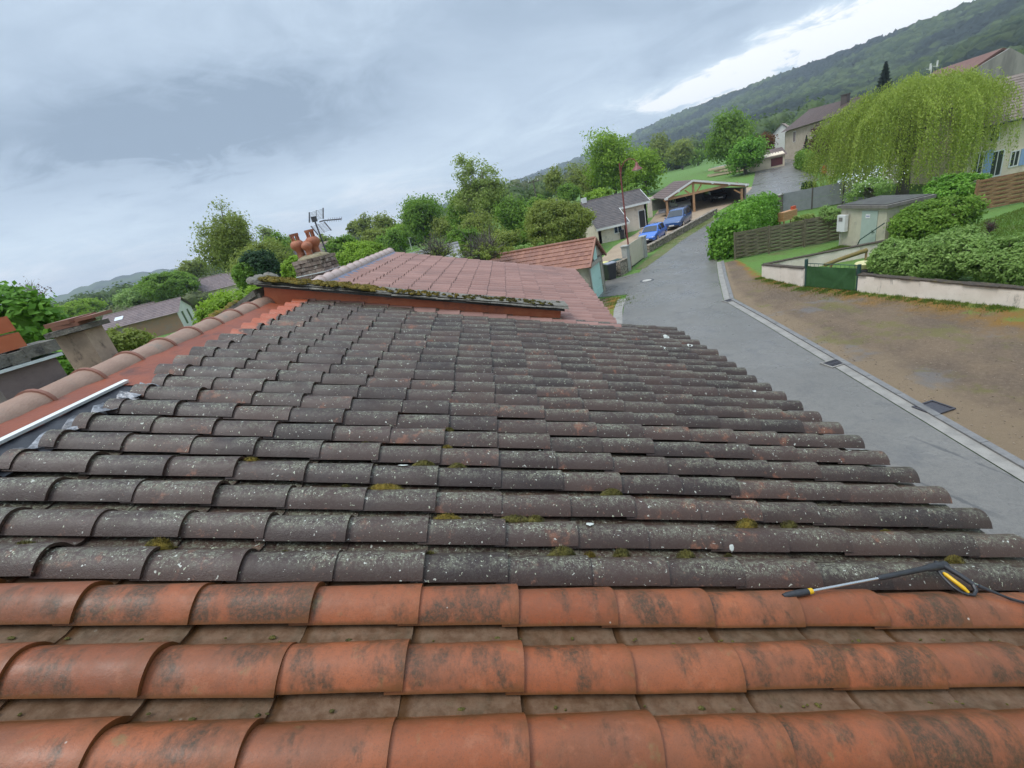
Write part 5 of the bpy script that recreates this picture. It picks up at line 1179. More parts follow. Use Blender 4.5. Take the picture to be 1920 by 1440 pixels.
mb.build('legs', MT['larch'], t); mb = MB(); mb.box((bp[0]+.6, bp[1]+.2, bp[2]+1.32), (.35, .2, .25), .3); mb.build('red_end', simple('red orange paint', (.50, .09, .04), None), t)
bp = G(1545, 330); t = thing('letter_box', 'small red post box standing by the far wall at the bend', 'post box', bp); mb = MB(); mb.box((bp[0], bp[1], bp[2]+.75), (.5, .4, .9), .6); mb.build('case', simple('red paint', (.55, .05, .03), None), t); mb = MB(); mb.box((bp[0], bp[1], bp[2]+.15), (.12, .12, .3)); mb.build('foot', MT['black'], t)
w0_, w1_ = G(1516, 313), G(1562, 331)
low_wall('boundary_wall', 'low pale wall at the road bend beside the clipped hedge', [w0_[:2], w1_[:2]], [w0_[2]+.9, w1_[2]+.9], .25, MT['pinkrender'], MT['concrete'])

# sliding gate, pillars and stone wall on the left of the road
P1, P2 = G(1177, 508), G(1208, 483); MT['pillar'] = simple('grey pillar', (.33, .33, .30), (.40, .39, .35), 4, .85, .4, 40, stain=(.24, .23, .20), sscale=3)
for P, (tx, ty), lab in ((P1, (1168, 463), 'grey gate pillar with flat cap beside the street lamp'), (P2, (1206, 444), 'grey gate pillar where the low stone wall begins')):
    t = thing('gate_pillar', lab, 'pillar', P); z_ = TOPZ(P, tx, ty); mb = MB(); mb.box((P[0], P[1], z_/2), (.42, .42, z_), .75); mb.build('shaft', MT['pillar'], t); mb = MB(); mb.box((P[0], P[1], z_+.04), (.54, .54, .08), .75); mb.build('cap', MT['pillar'], t)
gt = thing('sliding_gate', 'closed cream boarded gate between the two grey pillars', 'gate', (P1+P2)/2)
a, b = V3(*P1[:2])*.93+V3(*P2[:2])*.07, V3(*P1[:2])*.07+V3(*P2[:2])*.93; d_ = unit(b-a); nn2 = V3(d_[1], -d_[0]); L_ = np.linalg.norm(b-a); zg_ = TOPZ((P1+P2)/2, 1192, 451)
mb = MB()
for k in range(6): mb.beam(a+ZV*(.12+(k+.5)*(zg_-.12)/6), b+ZV*(.12+(k+.5)*(zg_-.12)/6), .04, (zg_-.12)/6-.008)
mb.build('boards', simple('cream boards', (.55, .49, .36), (.60, .54, .41), 3, .6), gt)
mb = MB(); mb.beam(a+ZV*.08, b+ZV*.08, .08, .06); mb.build('rail', MT['black'], gt)
def drystone():
    t = NT('dry stone'); vo = t.voro(3.2, t.mixvec(.1, 3)); col = t.mix(vo.outputs['Color'], (.27, .225, .17), (.36, .31, .24), 'MIX'); cell = t.n.new('ShaderNodeSeparateXYZ'); t.l.new(vo.outputs['Color'], cell.inputs[0])
    col = t.mix(cell.outputs[0], (.21, .17, .125), (.37, .31, .24)); ve = t.voro(3.2, t.mixvec(.1, 3), 'DISTANCE_TO_EDGE'); col = t.mix(t.step(ve.outputs['Distance'], .02, .08), (.05, .045, .035), col); t.bump(ve.outputs['Distance'], .8, .06); return t.done(col, .9)
MT['dry'] = drystone()
wq = [G(1215, 474), G(1262, 447), G(1300, 426), G(1342, 402)]
low_wall('stone_wall', 'low rough stone wall along the road in front of the parked cars', [p[:2] for p in wq], [p[2]+.50 for p in wq], .35, MT['dry'], MT['dry'], cap_over=.03, cap_h=.10, rough=.03, seed=5)
# street lamp
lb = G(1183, 506); zt = TOPZ(lb, 1160, 306); sl_ = thing('street_lamp', 'wine red street lamp with a curved swan neck and bell shade', 'street lamp', lb)
mb = MB(); tp = V3(lb[0], lb[1], zt); mb.tube([lb, lb+ZV*1.0, lb+ZV*1.05, tp], [.085, .08, .06, .05], 10); mb.build('pole', MT['lamp'], sl_, smooth=40)
mb = MB(); rgt2 = unit(V3(.93, -.35)); mb.tube([tp-ZV*.9, tp-ZV*.3+rgt2*.12, tp+ZV*.02+rgt2*.35, tp+ZV*.12+rgt2*.68, tp+ZV*.0+rgt2*.98, tp-ZV*.22+rgt2*1.12], .03, 8); mb.build('arm', MT['lamp'], sl_, smooth=60)
hd = tp-ZV*.25+rgt2*1.12; mb = MB(); mb.lathe(hd-ZV*.42, [(.36, 0), (.33, .05), (.20, .16), (.12, .26), (.09, .42), (.05, .46)], 18); lsd = mb.build('lamp_shade', MT['lamp'], sl_, smooth=50)
mb = MB(); mb.lathe(hd-ZV*.50, [(.08, 0), (.22, .03), (.30, .085)], 16); mb.build('diffuser', MT['white'], lsd, smooth=50)
# bins, stub wall, garden bits beside the garage
def bin_(label, P, mat, lid, s=1.0, rz=.3):
    t = thing('wheelie_bin', label, 'bin', (P[0], P[1], float(T(P[0], P[1]))), 'wheelie bins by the garage', rz); mb = MB()
    mb.hexa([(-.24*s, -.25*s, .05), (.24*s, -.25*s, .05), (.24*s, .25*s, .05), (-.24*s, .25*s, .05)], [(-.31*s, -.34*s, .98*s), (.31*s, -.34*s, .98*s), (.31*s, .34*s, .98*s), (-.31*s, .34*s, .98*s)]); mb.build('body', mat, t, rel=False)
    mb = MB(); mb.prism([(-.37*s, 0), (.36*s, 0), (.36*s, .03), (.1, .09), (-.37*s, .06)], (-.33*s, 0, .985*s), (0, 1, 0), (0, 0, 1), (.66*s, 0, 0)); mb.build('lid', lid, t, rel=False)
    for sx_ in (-1, 1): mb = MB(); mb.tube([(sx_*.2*s, .26*s, .1), (sx_*.27*s, .26*s, .1)], .10, 12); mb.build('wheel', MT['black'], t, rel=False)
bin_('large black wheelie bin next to the garage pillar', G(1145, 524), MT['black'], simple('grey lid', (.25, .26, .29), None, rough=.5), 1.15)
bin_('smaller dark green wheelie bin behind the black one', G(1157, 514), simple('dark green plastic', (.012, .03, .025), None, rough=.5), simple('green lid', (.02, .06, .05), None, rough=.5), 1.0, .5)
sw0, sw1 = G(1160, 519), G(1174, 510); low_wall('stone_wall', 'stub of grey rubble wall between the bins and the street lamp', [sw0[:2], sw1[:2]], [1.0, 1.0], .4, MT['dry'], MT['dry'], rough=.03, seed=8)
yb = G(1136, 512); t = thing('plant_tub', 'pale yellow lidded barrel behind the black bin', 'barrel', yb); mb = MB(); mb.lathe(yb, [(.22, 0), (.27, .35), (.26, .7), (.2, .75)], 14); mb.build('barrel', MT['black'], t, smooth=40); mb = MB(); mb.lathe(yb+ZV*.75, [(.29, 0), (.29, .08), (.1, .14)], 14); mb.build('lid', simple('yellow lid', (.60, .55, .22), None), t, smooth=40)
# poles and posts
def pole(label, px, py, pxt, pyt, dep, arm=True):
    b = AT(px, py, dep); b[2] = T(b[0], b[1]); z_ = TOPZ(b, pxt, pyt); t = thing('utility_pole', label, 'pole', b, 'utility poles in the field'); mb = MB(); mb.tube([b, V3(b[0], b[1], z_)], [.2, .13], 8); mb.build('pole', MT['bark'], t)
    if arm: mb = MB(); mb.beam((b[0]-1.2, b[1]+.2, z_-.4), (b[0]+1.2, b[1]-.2, z_-.4), .18, .2); mb.build('crossarm', MT['bark'], t); mb = MB(); [mb.tube([(b[0]+q, b[1]-q*.16, z_-.3), (b[0]+q, b[1]-q*.16, z_+.1)], .09, 6) for q in (-1.0, 0, 1.0)]; mb.build('insulators', MT['white'], t)
pole('wooden utility pole with a crossarm in front of the tree with a pale trunk', 1006, 374, 999, 337, 95); pole('thinner utility pole left of the one with the crossarm', 967, 368, 962, 349, 130)
sb = G(773, 470); t = thing('field_sign', 'pale small sign on a thin white post at the far edge of the meadow', 'sign', sb); z_ = TOPZ(sb, 767, 443); mb = MB(); mb.tube([sb, V3(sb[0], sb[1], z_)], .09, 6); mb.build('post', MT['white'], t); mb = MB(); mb.box((sb[0], sb[1]-.1, z_), (1.2, .08, .8)); mb.build('board', MT['concrete'], t)
# stacked beams behind the carport
bp0, bp1 = G(1335, 332), G(1410, 318); t = thing('timber_stack', 'stack of long pale sawn beams beside the far lane behind the carport', 'timber stack', (bp0+bp1)/2); r = random.Random(4)
d_ = unit(V3(*(bp1-bp0)[:2])); nx_ = V3(-d_[1], d_[0])
for k in range(9):
    a = V3(*bp0[:2])+d_*r.uniform(-1, 1.5)+nx_*(k % 3)*.7; b = a+d_*(9+r.uniform(-1, 1.5)); z = .25+.5*(k//3); mb = MB(); mb.beam(a+ZV*(float(T(a[0], a[1]))+z), b+ZV*(float(T(b[0], b[1]))+z), .55, .30); mb.build('beam', simple('sawn wood', (.52, .40, .27), (.60, .48, .34), 4, .8) if k == 0 else bpy.data.materials['sawn wood'], t)

# ------------------------------------------------------------------ cars
def car(label, P, rz, Lc, Wc, Hc, paint, group, hood=.27, mpv=False, z=None):
    t = thing('parked_car', label, 'car', (P[0], P[1], float(T(P[0], P[1])) if z is None else z), group, rz)
    rw = .31 if not mpv else .33; sill = .24; belt = Hc*.60; nose = Hc*.44; hoodz = Hc*.57
    # stations along x (front +): x, sill z, belt z, roof z, half width low, half width roof
    hx_ = Lc/2; ws = hx_-Lc*hood; wt = ws-(.62 if not mpv else .72); rt = -hx_+(.55 if not mpv else .25)
    st = [(hx_, .36, nose-.10, nose-.08, Wc*.38, Wc*.34), (hx_-.10, .26, nose, nose+.02, Wc*.455, Wc*.42), (hx_-.5, sill, hoodz-.03, hoodz, Wc*.495, Wc*.44), (ws+.05, sill, belt, belt+.02, Wc*.5, Wc*.45),
          (wt, sill, belt+.02, Hc-.05, Wc*.5, Wc*.37), (wt-.45, sill, belt+.03, Hc, Wc*.5, Wc*.375), (rt+.3, sill, belt+.05, Hc-.02, Wc*.5, Wc*.375), (rt, sill, belt+.06, Hc-.08, Wc*.495, Wc*.365), (-hx_+.06, .28, belt, belt+.04, Wc*.47, Wc*.42), (-hx_, .36, belt-.2, belt-.18, Wc*.44, Wc*.40)]
    def sec(s): x, a, b, c, w1, w2 = s; return [(x, w1*.93, a), (x, w1, a+.16), (x, w1, (a+b)/2+.08), (x, w1*.985, b), (x, w2, c-.03), (x, w2*.88, c), (x, 0, c+.015)]
    mb = MB(); vs = []; k = 7
    for s in st:
        h = sec(s); vs += h+[(x, -y, z_) for x, y, z_ in h[-2::-1]]
    n = 13; fs = [(i*n+j, i*n+j+1, (i+1)*n+j+1, (i+1)*n+j) for i in range(len(st)-1) for j in range(n-1)]
    fs += [tuple(range(n)), tuple((len(st)-1)*n+j for j in range(n))[::-1]]+[(i*n, (i+1)*n, (i+1)*n+n-1, i*n+n-1) for i in range(len(st)-1)]
    mb.add(vs, fs); bd = mb.build('body', paint, t, rel=False, smooth=35)
    def pane(nm, q, e=.012):
        q = [np.asarray(v, float) for v in q]; n_ = unit(np.cross(q[1]-q[0], q[2]-q[0])); c_ = sum(q)/4
        if n_@(c_-V3(0, 0, Hc*.5)) < 0: n_ = -n_
        m2 = MB(); m2.hexa([v+n_*.001 for v in q], [v+n_*e for v in q]); return m2.build(nm, MT['glass'], bd, rel=False)
    g = lambda i, j: np.array(sec(st[i])[j]); mir = lambda v: v*np.array([1, -1, 1])
    def ins(q, a=.10): c = sum(q)/4; return [v+(c-v)*a for v in q]
    for nm, i0, i1, sg in (('windscreen', 3, 4, 1), ('rear_window', 8, 7, -1)):
        m2 = MB(); q = []
        for t_ in (.08, .92):
            for j in range(4, 9):
                pa_, pb_ = np.array(vs[i0*13+j]), np.array(vs[i1*13+j]); p_ = pa_+(pb_-pa_)*t_; p_[1] *= .93; q.append(p_+np.array([sg*.014, 0, .012]))
        m2.add(q, [(j, j+1, j+6, j+5) for j in range(4)]); m2.build(nm, MT['glass'], bd, rel=False, smooth=60)
    for f in (lambda v: v, mir):
        pane('side_window', [f(v) for v in ins([(g(3, 3)*.35+g(4, 3)*.65), g(5, 3)+[.06, 0, 0], g(5, 4)+[.06, 0, 0], g(4, 4)], .09)])
        pane('side_window', [f(v) for v in ins([g(5, 3)-[.06, 0, 0], g(6, 3), g(6, 4), g(5, 4)-[.06, 0, 0]], .09)])
        if mpv: pane('side_window', [f(v) for v in ins([g(6, 3)-[.06, 0, 0], g(7, 3)*.9+g(8, 3)*.1, g(7, 4), g(6, 4)-[.06, 0, 0]], .10)])
    for sx_, sy_ in ((1, 1), (1, -1), (-1, 1), (-1, -1)):
        x = sx_*Lc*.305; y = sy_*(Wc/2-.09); m2 = MB(); m2.tube([(x, y-.10, rw), (x, y-.09, rw), (x, y+.09, rw), (x, y+.105, rw)] if sy_ > 0 else [(x, y+.10, rw), (x, y+.09, rw), (x, y-.09, rw), (x, y-.105, rw)], [rw-.03, rw, rw, rw-.03], 20); wh_ = m2.build('wheel', MT['black'], t, rel=False, smooth=40)
        m2 = MB(); yo = y+sy_*.107; m2.tube([(x, yo, rw), (x, yo+sy_*.012, rw)], rw*.64, 16); m2.build('rim', MT['steel'], wh_, rel=False)
    for sy_ in (1, -1):
        m2 = MB(); lump(m2, (hx_-.16, sy_*Wc*.375, nose-.10), V3(1, 0, 0), V3(0, 1, 0), V3(0, 0, 1), .13, .16, .09, 2, 12, 5, .02); m2.build('headlight', MT['lampglass'], t, rel=False, smooth=60)
        m2 = MB(); m2.box((-hx_+.05, sy_*Wc*.40, belt-.08), (.1, .16, .3)); m2.build('tail_light', MT['redglass'], t, rel=False)
        m2 = MB(); lump(m2, (ws-.12, sy_*(Wc/2+.07), belt+.02), V3(1, 0, 0), V3(0, 1, 0), V3(0, 0, 1), .07, .10, .12, 2, 8, 4, .02); m2.build('door_mirror', paint, t, rel=False, smooth=60)
    m2 = MB(); m2.box((hx_-.03, 0, .36), (.10, Wc*.74, .14)); m2.build('grille', MT['black'], t, rel=False)
    m2 = MB(); m2.box((hx_+.03, 0, .43), (.02, .52, .11)); m2.build('number_plate', MT['white'], t, rel=False)
    return t
MT['lampglass'] = simple('headlight glass', (.55, .57, .60), None, rough=.15); MT['redglass'] = simple('tail light', (.35, .02, .02), None, rough=.2)
def paintmat(n, c): m_ = simple(n, c, None, rough=.25, spec=.6); m_.node_tree.nodes['Principled BSDF'].inputs['Coat Weight'].default_value = .5; return m_
pA, pB = G(1240, 449), G(1288, 423)
zc_ = .25
cz_ = math.radians(225+5); og = unit(V3(-.707, .707))
car('bright blue hatchback parked behind the low stone wall, nearer the gate', V3(*pA[:2])+og*.8, cz_, 3.9, 1.70, 1.45, paintmat('bright blue car paint', (.03, .14, .52)), 'cars parked along the stone wall')
car('darker blue people carrier parked behind the bright blue hatchback', V3(*pB[:2])+og*.9, cz_, 4.5, 1.85, 1.75, paintmat('dark blue car paint', (.035, .085, .22)), 'cars parked along the stone wall', mpv=True)
car('silver car in the shade under the timber carport', le*np.array([1, 1, 0])+V3(3.6, 4.0), math.radians(262), 4.0, 1.7, 1.45, paintmat('silver car paint', (.42, .43, .44)), 'cars in the carport')
car('dark car at the back right of the timber carport', le*np.array([1, 1, 0])+V3(8.2, 4.2), math.radians(262), 4.2, 1.75, 1.5, paintmat('black car paint', (.025, .025, .03)), 'cars in the carport')
pw_ = G(1545, 352); car('pale blue white car parked behind the grey panel fence by the willow', (pw_[0]+2.0, pw_[1]-2.2), math.radians(195), 4.2, 1.75, 1.5, paintmat('pale car paint', (.62, .68, .74)), None)
tr0 = le*np.array([1, 1, 0])+V3(1.4, 1.5); tr_ = thing('trailer', 'low grey flatbed trailer at the left front of the carport', 'trailer', tr0+ZV*float(T(tr0[0], tr0[1])), None, .1); mb = MB(); mb.box((0, 0, .5), (2.6, 1.5, .1))
for yy in (-.72, .72): mb.box((0, yy, .68), (2.6, .05, .25))
mb.box((-1.7, 0, .45), (1.0, .08, .08)); mb.build('bed', MT['pgrey'], tr_, rel=False)
for yy in (-.82, .82): mb = MB(); mb.tube([(0, yy-.08, .28), (0, yy+.08, .28)], .28, 14); mb.build('wheel', MT['black'], tr_, rel=False)

# ------------------------------------------------------------------ vegetation
LM = {'vine': MT['vine'], 'fresh': leafmat('fresh leaves', (.224, .358, .028), (.358, .515, .067), (.146, .246, .028), .5), 'mid': leafmat('mid green leaves', (.155, .282, .032), (.270, .414, .063), (.103, .190, .029), .5),
      'deep': leafmat('deep green leaves', (.03, .075, .03), (.06, .12, .04), (.02, .05, .022)), 'olive': leafmat('olive spring leaves', (.237, .286, .050), (.341, .396, .088), (.165, .209, .050), .5),
      'willow': leafmat('willow leaves', (.31, .39, .06), (.45, .53, .11), (.22, .30, .045), .45), 'laurel': leafmat('laurel leaves', (.127, .287, .025), (.253, .460, .063), (.069, .184, .021), .4),
      'shrub': leafmat('shrub leaves', (.20, .32, .065), (.36, .50, .15), (.13, .22, .05), .45), 'pale': leafmat('pale young leaves', (.26, .34, .07), (.38, .46, .13), (.19, .25, .06), .5),
      'maple': leafmat('copper leaves', (.09, .035, .03), (.13, .05, .04), (.05, .025, .02)), 'ever': leafmat('conifer needles', (.018, .04, .026), (.032, .06, .034), (.012, .026, .018), .1)}
def leaf_quads(c, nrm, s, rng, asp=.5, tang=None):
    n = len(c)
    t = rng.normal(size=(n, 3)) if tang is None else tang + rng.normal(size=(n, 3))*.25
    nrm = nrm/np.linalg.norm(nrm, axis=1, keepdims=True)
    t = t-(t*nrm).sum(1, keepdims=True)*nrm; t /= np.linalg.norm(t, axis=1, keepdims=True)+1e-9
    b = np.cross(nrm, t); s = np.asarray(s).reshape(-1, 1)*np.ones((n, 1))
    V = np.stack([c-t*s, c+b*s*asp-t*s*.1+nrm*s*.12, c+t*s, c-b*s*asp-t*s*.1+nrm*s*.12], 1).reshape(-1, 3)
    return V, np.arange(4*n).reshape(n, 4)
def dirs(rng, n):
    v = rng.normal(size=(n, 3)); return v/np.linalg.norm(v, axis=1, keepdims=True)
def limb(mb, a, b, r0, r1, rng, n=5, k=4, sag=0.0):
    a, b = np.asarray(a, float), np.asarray(b, float); L = np.linalg.norm(b-a); up = np.array([0, 0, L*.18])
    pts = [a*(1-t)+b*t+up*math.sin(PI*t)*(1-t)-np.array([0, 0, sag*t*t])+rng.normal(size=3)*L*.02*(0 < t < 1) for t in np.linspace(0, 1, k)]
    mb.tube(pts, [r0+(r1-r0)*t for t in np.linspace(0, 1, k)], n, cap=False); return pts
def make_crown(rng, c, rx, ry, rz, tips_n, cl, n_leaves, s, lobes=6, lob=.28, hollow=.55, droop=0.0, flat=0.0):
    d = dirs(rng, tips_n); d[:, 2] = np.where(d[:, 2] < -.85, -d[:, 2]*.6, d[:, 2])
    ph = dirs(rng, lobes); q = np.clip((d@ph.T), 0, 1)**6
    mod = 1-lob+lob*1.7*q.max(1)
    rad = (hollow+(1-hollow)*rng.random(tips_n)**.6)*mod
    tips = c+d*rad[:, None]*np.array([rx, ry, rz])
    w_ = rng.random(tips_n)+.4; idx = rng.choice(tips_n, n_leaves, p=w_/w_.sum())
    g = rng.normal(size=(n_leaves, 3))*cl*np.array([1, 1, .75])
    p = tips[idx]+g
    nrm = (p-c)/np.array([rx, ry, rz])**2*rx; nrm = nrm/(np.linalg.norm(nrm, axis=1, keepdims=True)+1e-6)+rng.normal(size=(n_leaves, 3))*.75+np.array([0, 0, .5])
    return tips, p, nrm, np.maximum(s*(.65+.7*rng.random(n_leaves)), .02)
NT_ = [0]
def tree(name, label, cx, cy, dep, w_, h_, leaf='mid', dense=2.4, group=None, seed=None, bark='bark', cat='tree', tr=1.0, tips=None, limbs=None, hollow=.5, cl=.17, lob=.28, leafs=None, wood=0, core=False, base=None, low=.25):
    NT_[0] += 1; rng = np.random.default_rng(seed or NT_[0]*7+3)
    c = AT(cx, cy, dep); k = dep/FPX; rx, rz = w_/2*k, h_/2*k; ry = rx*rng.uniform(.85, 1.05)
    b = c.copy() if base is None else np.array([base[0], base[1], 0.0]); b[2] = float(T(b[0], b[1]))
    if c[2]-rz < b[2]: lo = b[2]+.05; top = c[2]+rz; c[2] = (lo+top)/2; rz = (top-lo)/2
    s = leafs or max(.06, dep*.0029); area = 4*PI*((rx*ry)**.8/3+2*(rx*rz)**.8/3)**(1/.8)
    n = int(min(26000, dense*area/(s*s*1.15)))
    if core: hollow = max(hollow, .80); lob = min(lob, .2)
    if core: tips, cl, leafs = 520, min(cl, .085), leafs
    nt_ = tips or int(np.clip(area*1.1, 40, 190))
    tp, p, nrm, ss = make_crown(rng, c, rx*.92, ry*.92, rz*.92, nt_, cl*min(rx, rz), n, s, hollow=hollow, lob=lob)
    p[:, 2] = np.maximum(p[:, 2], T(p[:, 0], p[:, 1])+.05)
    t = thing(name, label, cat, b, group)
    mb = MB(); zt = c[2]+rz*.45; r0 = max(.05, .045*min(rx*2, 6))*tr
    mid = np.array([b[0]+rng.normal()*.1*rx, b[1]+rng.normal()*.1*rx, (b[2]+zt)/2]); tpz = np.array([c[0], c[1], zt])
    mb.tube([b-ZV*.1, b*.5+mid*.5, mid, mid*.5+tpz*.5, tpz], [r0*1.25, r0, r0*.8, r0*.5, r0*.15], 7, cap=False)
    nl = limbs if limbs is not None else min(len(tp), 34); bfr = max(c[2]-rz*.8, b[2]+.15*(zt-b[2]))
    for i in rng.choice(len(tp), min(nl, len(tp)), replace=False):
        q = tp[i]; f = rng.uniform(.0, .75); z0 = bfr+(zt-bfr)*f*np.clip((q[2]-bfr)/(zt-bfr+.01), .1, 1); a = np.array([b[0]+(tpz[0]-b[0])*((z0-b[2])/(zt-b[2]+.01)), b[1]+(tpz[1]-b[1])*((z0-b[2])/(zt-b[2]+.01)), z0])
        pts = limb(mb, a, q, r0*.36, max(r0*.05, s*.05), rng)
        for _ in range(wood): e = pts[2]+dirs(rng, 1)[0]*rx*.3+ZV*rx*.22; limb(mb, pts[2]*.5+pts[1]*.5, e, r0*.14, max(r0*.03, s*.04), rng, 4, 3)
    mb.build('trunk', MT[bark], t, smooth=60)
    V, Fq_ = leaf_quads(p, nrm, ss, rng)
    if core:
        m2 = MB(); r_ = NT_[0]; lump(m2, (c[0], c[1], c[2]-rz*.55), V3(1, 0), V3(0, 1), ZV, rx*.52, ry*.52, rz*.95, r_, 14, 8, .18); cv = np.array(m2.v); cf = np.array(m2.f)
        Fq_ = np.concatenate([Fq_, cf+len(V)]); V = np.concatenate([V, cv])
    np_mesh('crown', V, Fq_, LM[leaf], t); return t

# weeping willow
def willow():
    rng = np.random.default_rng(11); b = AT(1692, 352, 36.5); b[2] = float(T(b[0], b[1])); dep = 36.5; k = dep/FPX
    t = thing('weeping_willow', 'big weeping willow with yellow green hanging strands behind the transformer cabin', 'tree', b)
    top = TOPZ(b, 1730, 140); rx = 5.6; ctr = AT(1708, 250, dep); ctr[2] = top-3.3
    mb = MB(); fork = b+ZV*2.6; mb.tube([b-ZV*.2, b+ZV*1.2+V3(.1, 0), fork], [.48, .38, .34], 9); P, NR, TG, S = [], [], [], []
    heads = []
    for i in range(30):
        a = 2*PI*i/30+rng.normal()*.15; rr = rng.uniform(.25, .8)*rx; e = ctr+np.array([math.cos(a)*rr, math.sin(a)*rr*.85, 2.6*(1-(rr/rx)**2)+rng.normal()*.3]); limb(mb, fork, e, .16, .03, rng, 6, 6); heads.append(e)
    n_str = 2800
    for i in range(n_str):
        a = rng.uniform(0, 2*PI); f = rng.random()**.55; lob_ = 1+.12*math.sin(a*3+.7)+.10*math.sin(a*7+2)+.06*math.sin(a*17); rr = f*rx*lob_
        z0 = ctr[2]+3.1*math.sqrt(max(0, 1-(f*.97)**2))*(1+.08*math.sin(a*5+1))+rng.normal()*.25
        x0, y0 = ctr[0]+math.cos(a)*rr, ctr[1]+math.sin(a)*rr*.85; g = float(T(x0, y0))
        out = np.array([math.cos(a), math.sin(a)*.85, 0]); fall = (z0-g)*(.35+.62*rng.random()**.6) if f > .55 else rng.uniform(1.0, 3.0); fall = min(fall, z0-g-rng.uniform(.3, 1.8)); fall *= 1-.45*max(0, math.cos(a-.1))**1.5*f
        m_ = max(6, int(fall/.105)); q = np.linspace(0, 1, m_); arch = .9*(.4+f)
        pts = np.stack([x0+out[0]*arch*(1-np.exp(-q*4))*.9+.10*np.sin(q*5+i), y0+out[1]*arch*(1-np.exp(-q*4))*.9+.10*np.cos(q*4+i), z0+.35*np.sin(np.clip(q*6, 0, PI))*(f)-fall*q**1.15], 1)
        pts += rng.normal(size=pts.shape)*.05
        P.append(pts); NR.append(out*1.0+rng.normal(size=pts.shape)*.8); TG.append(np.tile([0, 0, -1.0], (m_, 1))+rng.normal(size=pts.shape)*.35); S.append(np.full(m_, .092)*rng.uniform(.7, 1.3, m_))
    P, NR, TG, S = np.concatenate(P), np.concatenate(NR), np.concatenate(TG), np.concatenate(S)
    V, Fq_ = leaf_quads(P, NR, S, rng, .34, TG); mb.build('trunk', MT['bark'], t, smooth=60); np_mesh('crown', V, Fq_, LM['willow'], t)
willow()
# conifers
def conifer(label, px, py0, py1, dep, wpx, leaf='ever'):
    rng = np.random.default_rng(int(px)); b = AT(px, py1, dep); zt = AT(px, py0, dep)[2]; zt = TOPZ(b, px-(py1-py0)*.05, py0); g = float(T(b[0], b[1])); zb = b[2]; b[2] = g; r = wpx/2*dep/FPX
    t = thing('conifer', label, 'tree', b); mb = MB(); mb.tube([b, V3(b[0], b[1], zt)], [r*.14, .02], 6); mb.build('trunk', MT['bark'], t)
    n = 2600; f = rng.random(n)**.7; z = zt-(zt-zb)*f; lay = (f*11)%1.0; a = rng.uniform(0, 2*PI, n); rad = r*f*(.35+.65*(1-lay))*np.sqrt(rng.random(n))*1.1
    p = np.stack([b[0]+np.cos(a)*rad, b[1]+np.sin(a)*rad, z-.15*rad], 1); o = np.stack([np.cos(a), np.sin(a), np.full(n, -.3)], 1)
    V, Fq_ = leaf_quads(p, np.stack([np.cos(a)*.3, np.sin(a)*.3, np.ones(n)], 1), r*.13, rng, .4, o); np_mesh('crown', V, Fq_, LM[leaf], t)
conifer('dark slender spruce standing behind the farmhouse roof', 1655, 118, 185, 95, 48)
conifer('small dark clipped cypress in front of the farmhouse wall', 1511, 254, 290, 70, 22)

G1 = 'trees across the meadow'
tree('broadleaf_tree', 'tall fresh green poplar clump behind the street lamp', 1148, 318, 78, 92, 150, 'fresh', 2.6, G1, lob=.42)
tree('broadleaf_tree', 'bright round tree right of the poplar clump and behind the lamp head', 1208, 318, 74, 70, 100, 'fresh', 2.4, G1)
tree('broadleaf_tree', 'dark rounded tree with lopsided crown beyond the carport roof', 1366, 262, 92, 92, 92, 'mid', 2.8, G1, tr=.8)
tree('broadleaf_tree', 'light green round tree just right of the carport roof peak and timber stack', 1398, 296, 72, 80, 72, 'laurel', 2.4, G1)
tree('broadleaf_tree', 'hazy olive tree far beyond the field on the left of its gap', 1237, 285, 190, 46, 60, 'olive', 2.2, G1)
tree('broadleaf_tree', 'rounded pale olive tree in the middle of the far field edge', 1278, 288, 170, 50, 52, 'olive', 2.4, G1)
tree('broadleaf_tree', 'small mid green tree at the right end of the far field edge', 1308, 296, 180, 30, 36, 'mid', 2.4, G1)
tree('broadleaf_tree', 'olive tree with a bare pale trunk beside the utility poles', 1039, 340, 92, 46, 50, 'olive', 2.2, G1, bark='palebark', tr=1.3)
tree('broadleaf_tree', 'loose greyish olive tree left of the poplar clump', 1086, 342, 95, 50, 70, 'olive', 1.3, G1)
tree('broadleaf_tree', 'low dark tree between the pale trunk and the poplars', 1064, 366, 88, 50, 44, 'mid', 2.2, G1)
tree('broadleaf_tree', 'tall thinly leaved tree with bare branches showing, above the middle of the pink roof', 905, 370, 62, 118, 146, 'pale', 1.8, G1, wood=2, limbs=70, tips=150, hollow=.35, cl=.10, bark='palebark')
tree('broadleaf_tree', 'upright green tree tight against the left of the bare branched tree', 862, 402, 66, 60, 90, 'mid', 1.8, G1)
tree('broadleaf_tree', 'broad dense mid green tree standing alone left of the bare branched tree', 788, 410, 76, 86, 98, 'mid', 2.6, G1, lob=.35)
tree('broadleaf_tree', 'dark green bushy tree between the bare branched tree and the round bush', 968, 408, 60, 74, 84, 'mid', 2.6, G1)
tree('broadleaf_tree', 'yellowish spreading shrub tree in front of the bare branched tree', 892, 440, 52, 96, 84, 'olive', 1.7, G1, wood=1)
tree('round_bush', 'big round olive green bush touching the left wall of the dark roofed house', 1044, 424, 43, 136, 104, 'olive', 3.0, None, core=True, cat='bush', cl=.13)
tree('twiggy_shrub', 'twiggy half bare shrub poking up behind the pink roof edge', 905, 474, 27, 150, 54, 'olive', .5, None, wood=3, limbs=60, tips=90, cat='shrub', hollow=.2, cl=.10, leafs=.06)
tree('twiggy_shrub', 'thin twiggy shrub in front of the grey shed roof', 822, 470, 25, 110, 50, 'olive', .10, None, wood=3, limbs=50, tips=60, cat='shrub', hollow=.2, leafs=.05)
G2 = 'trees left of the aerial and behind the pink roof'
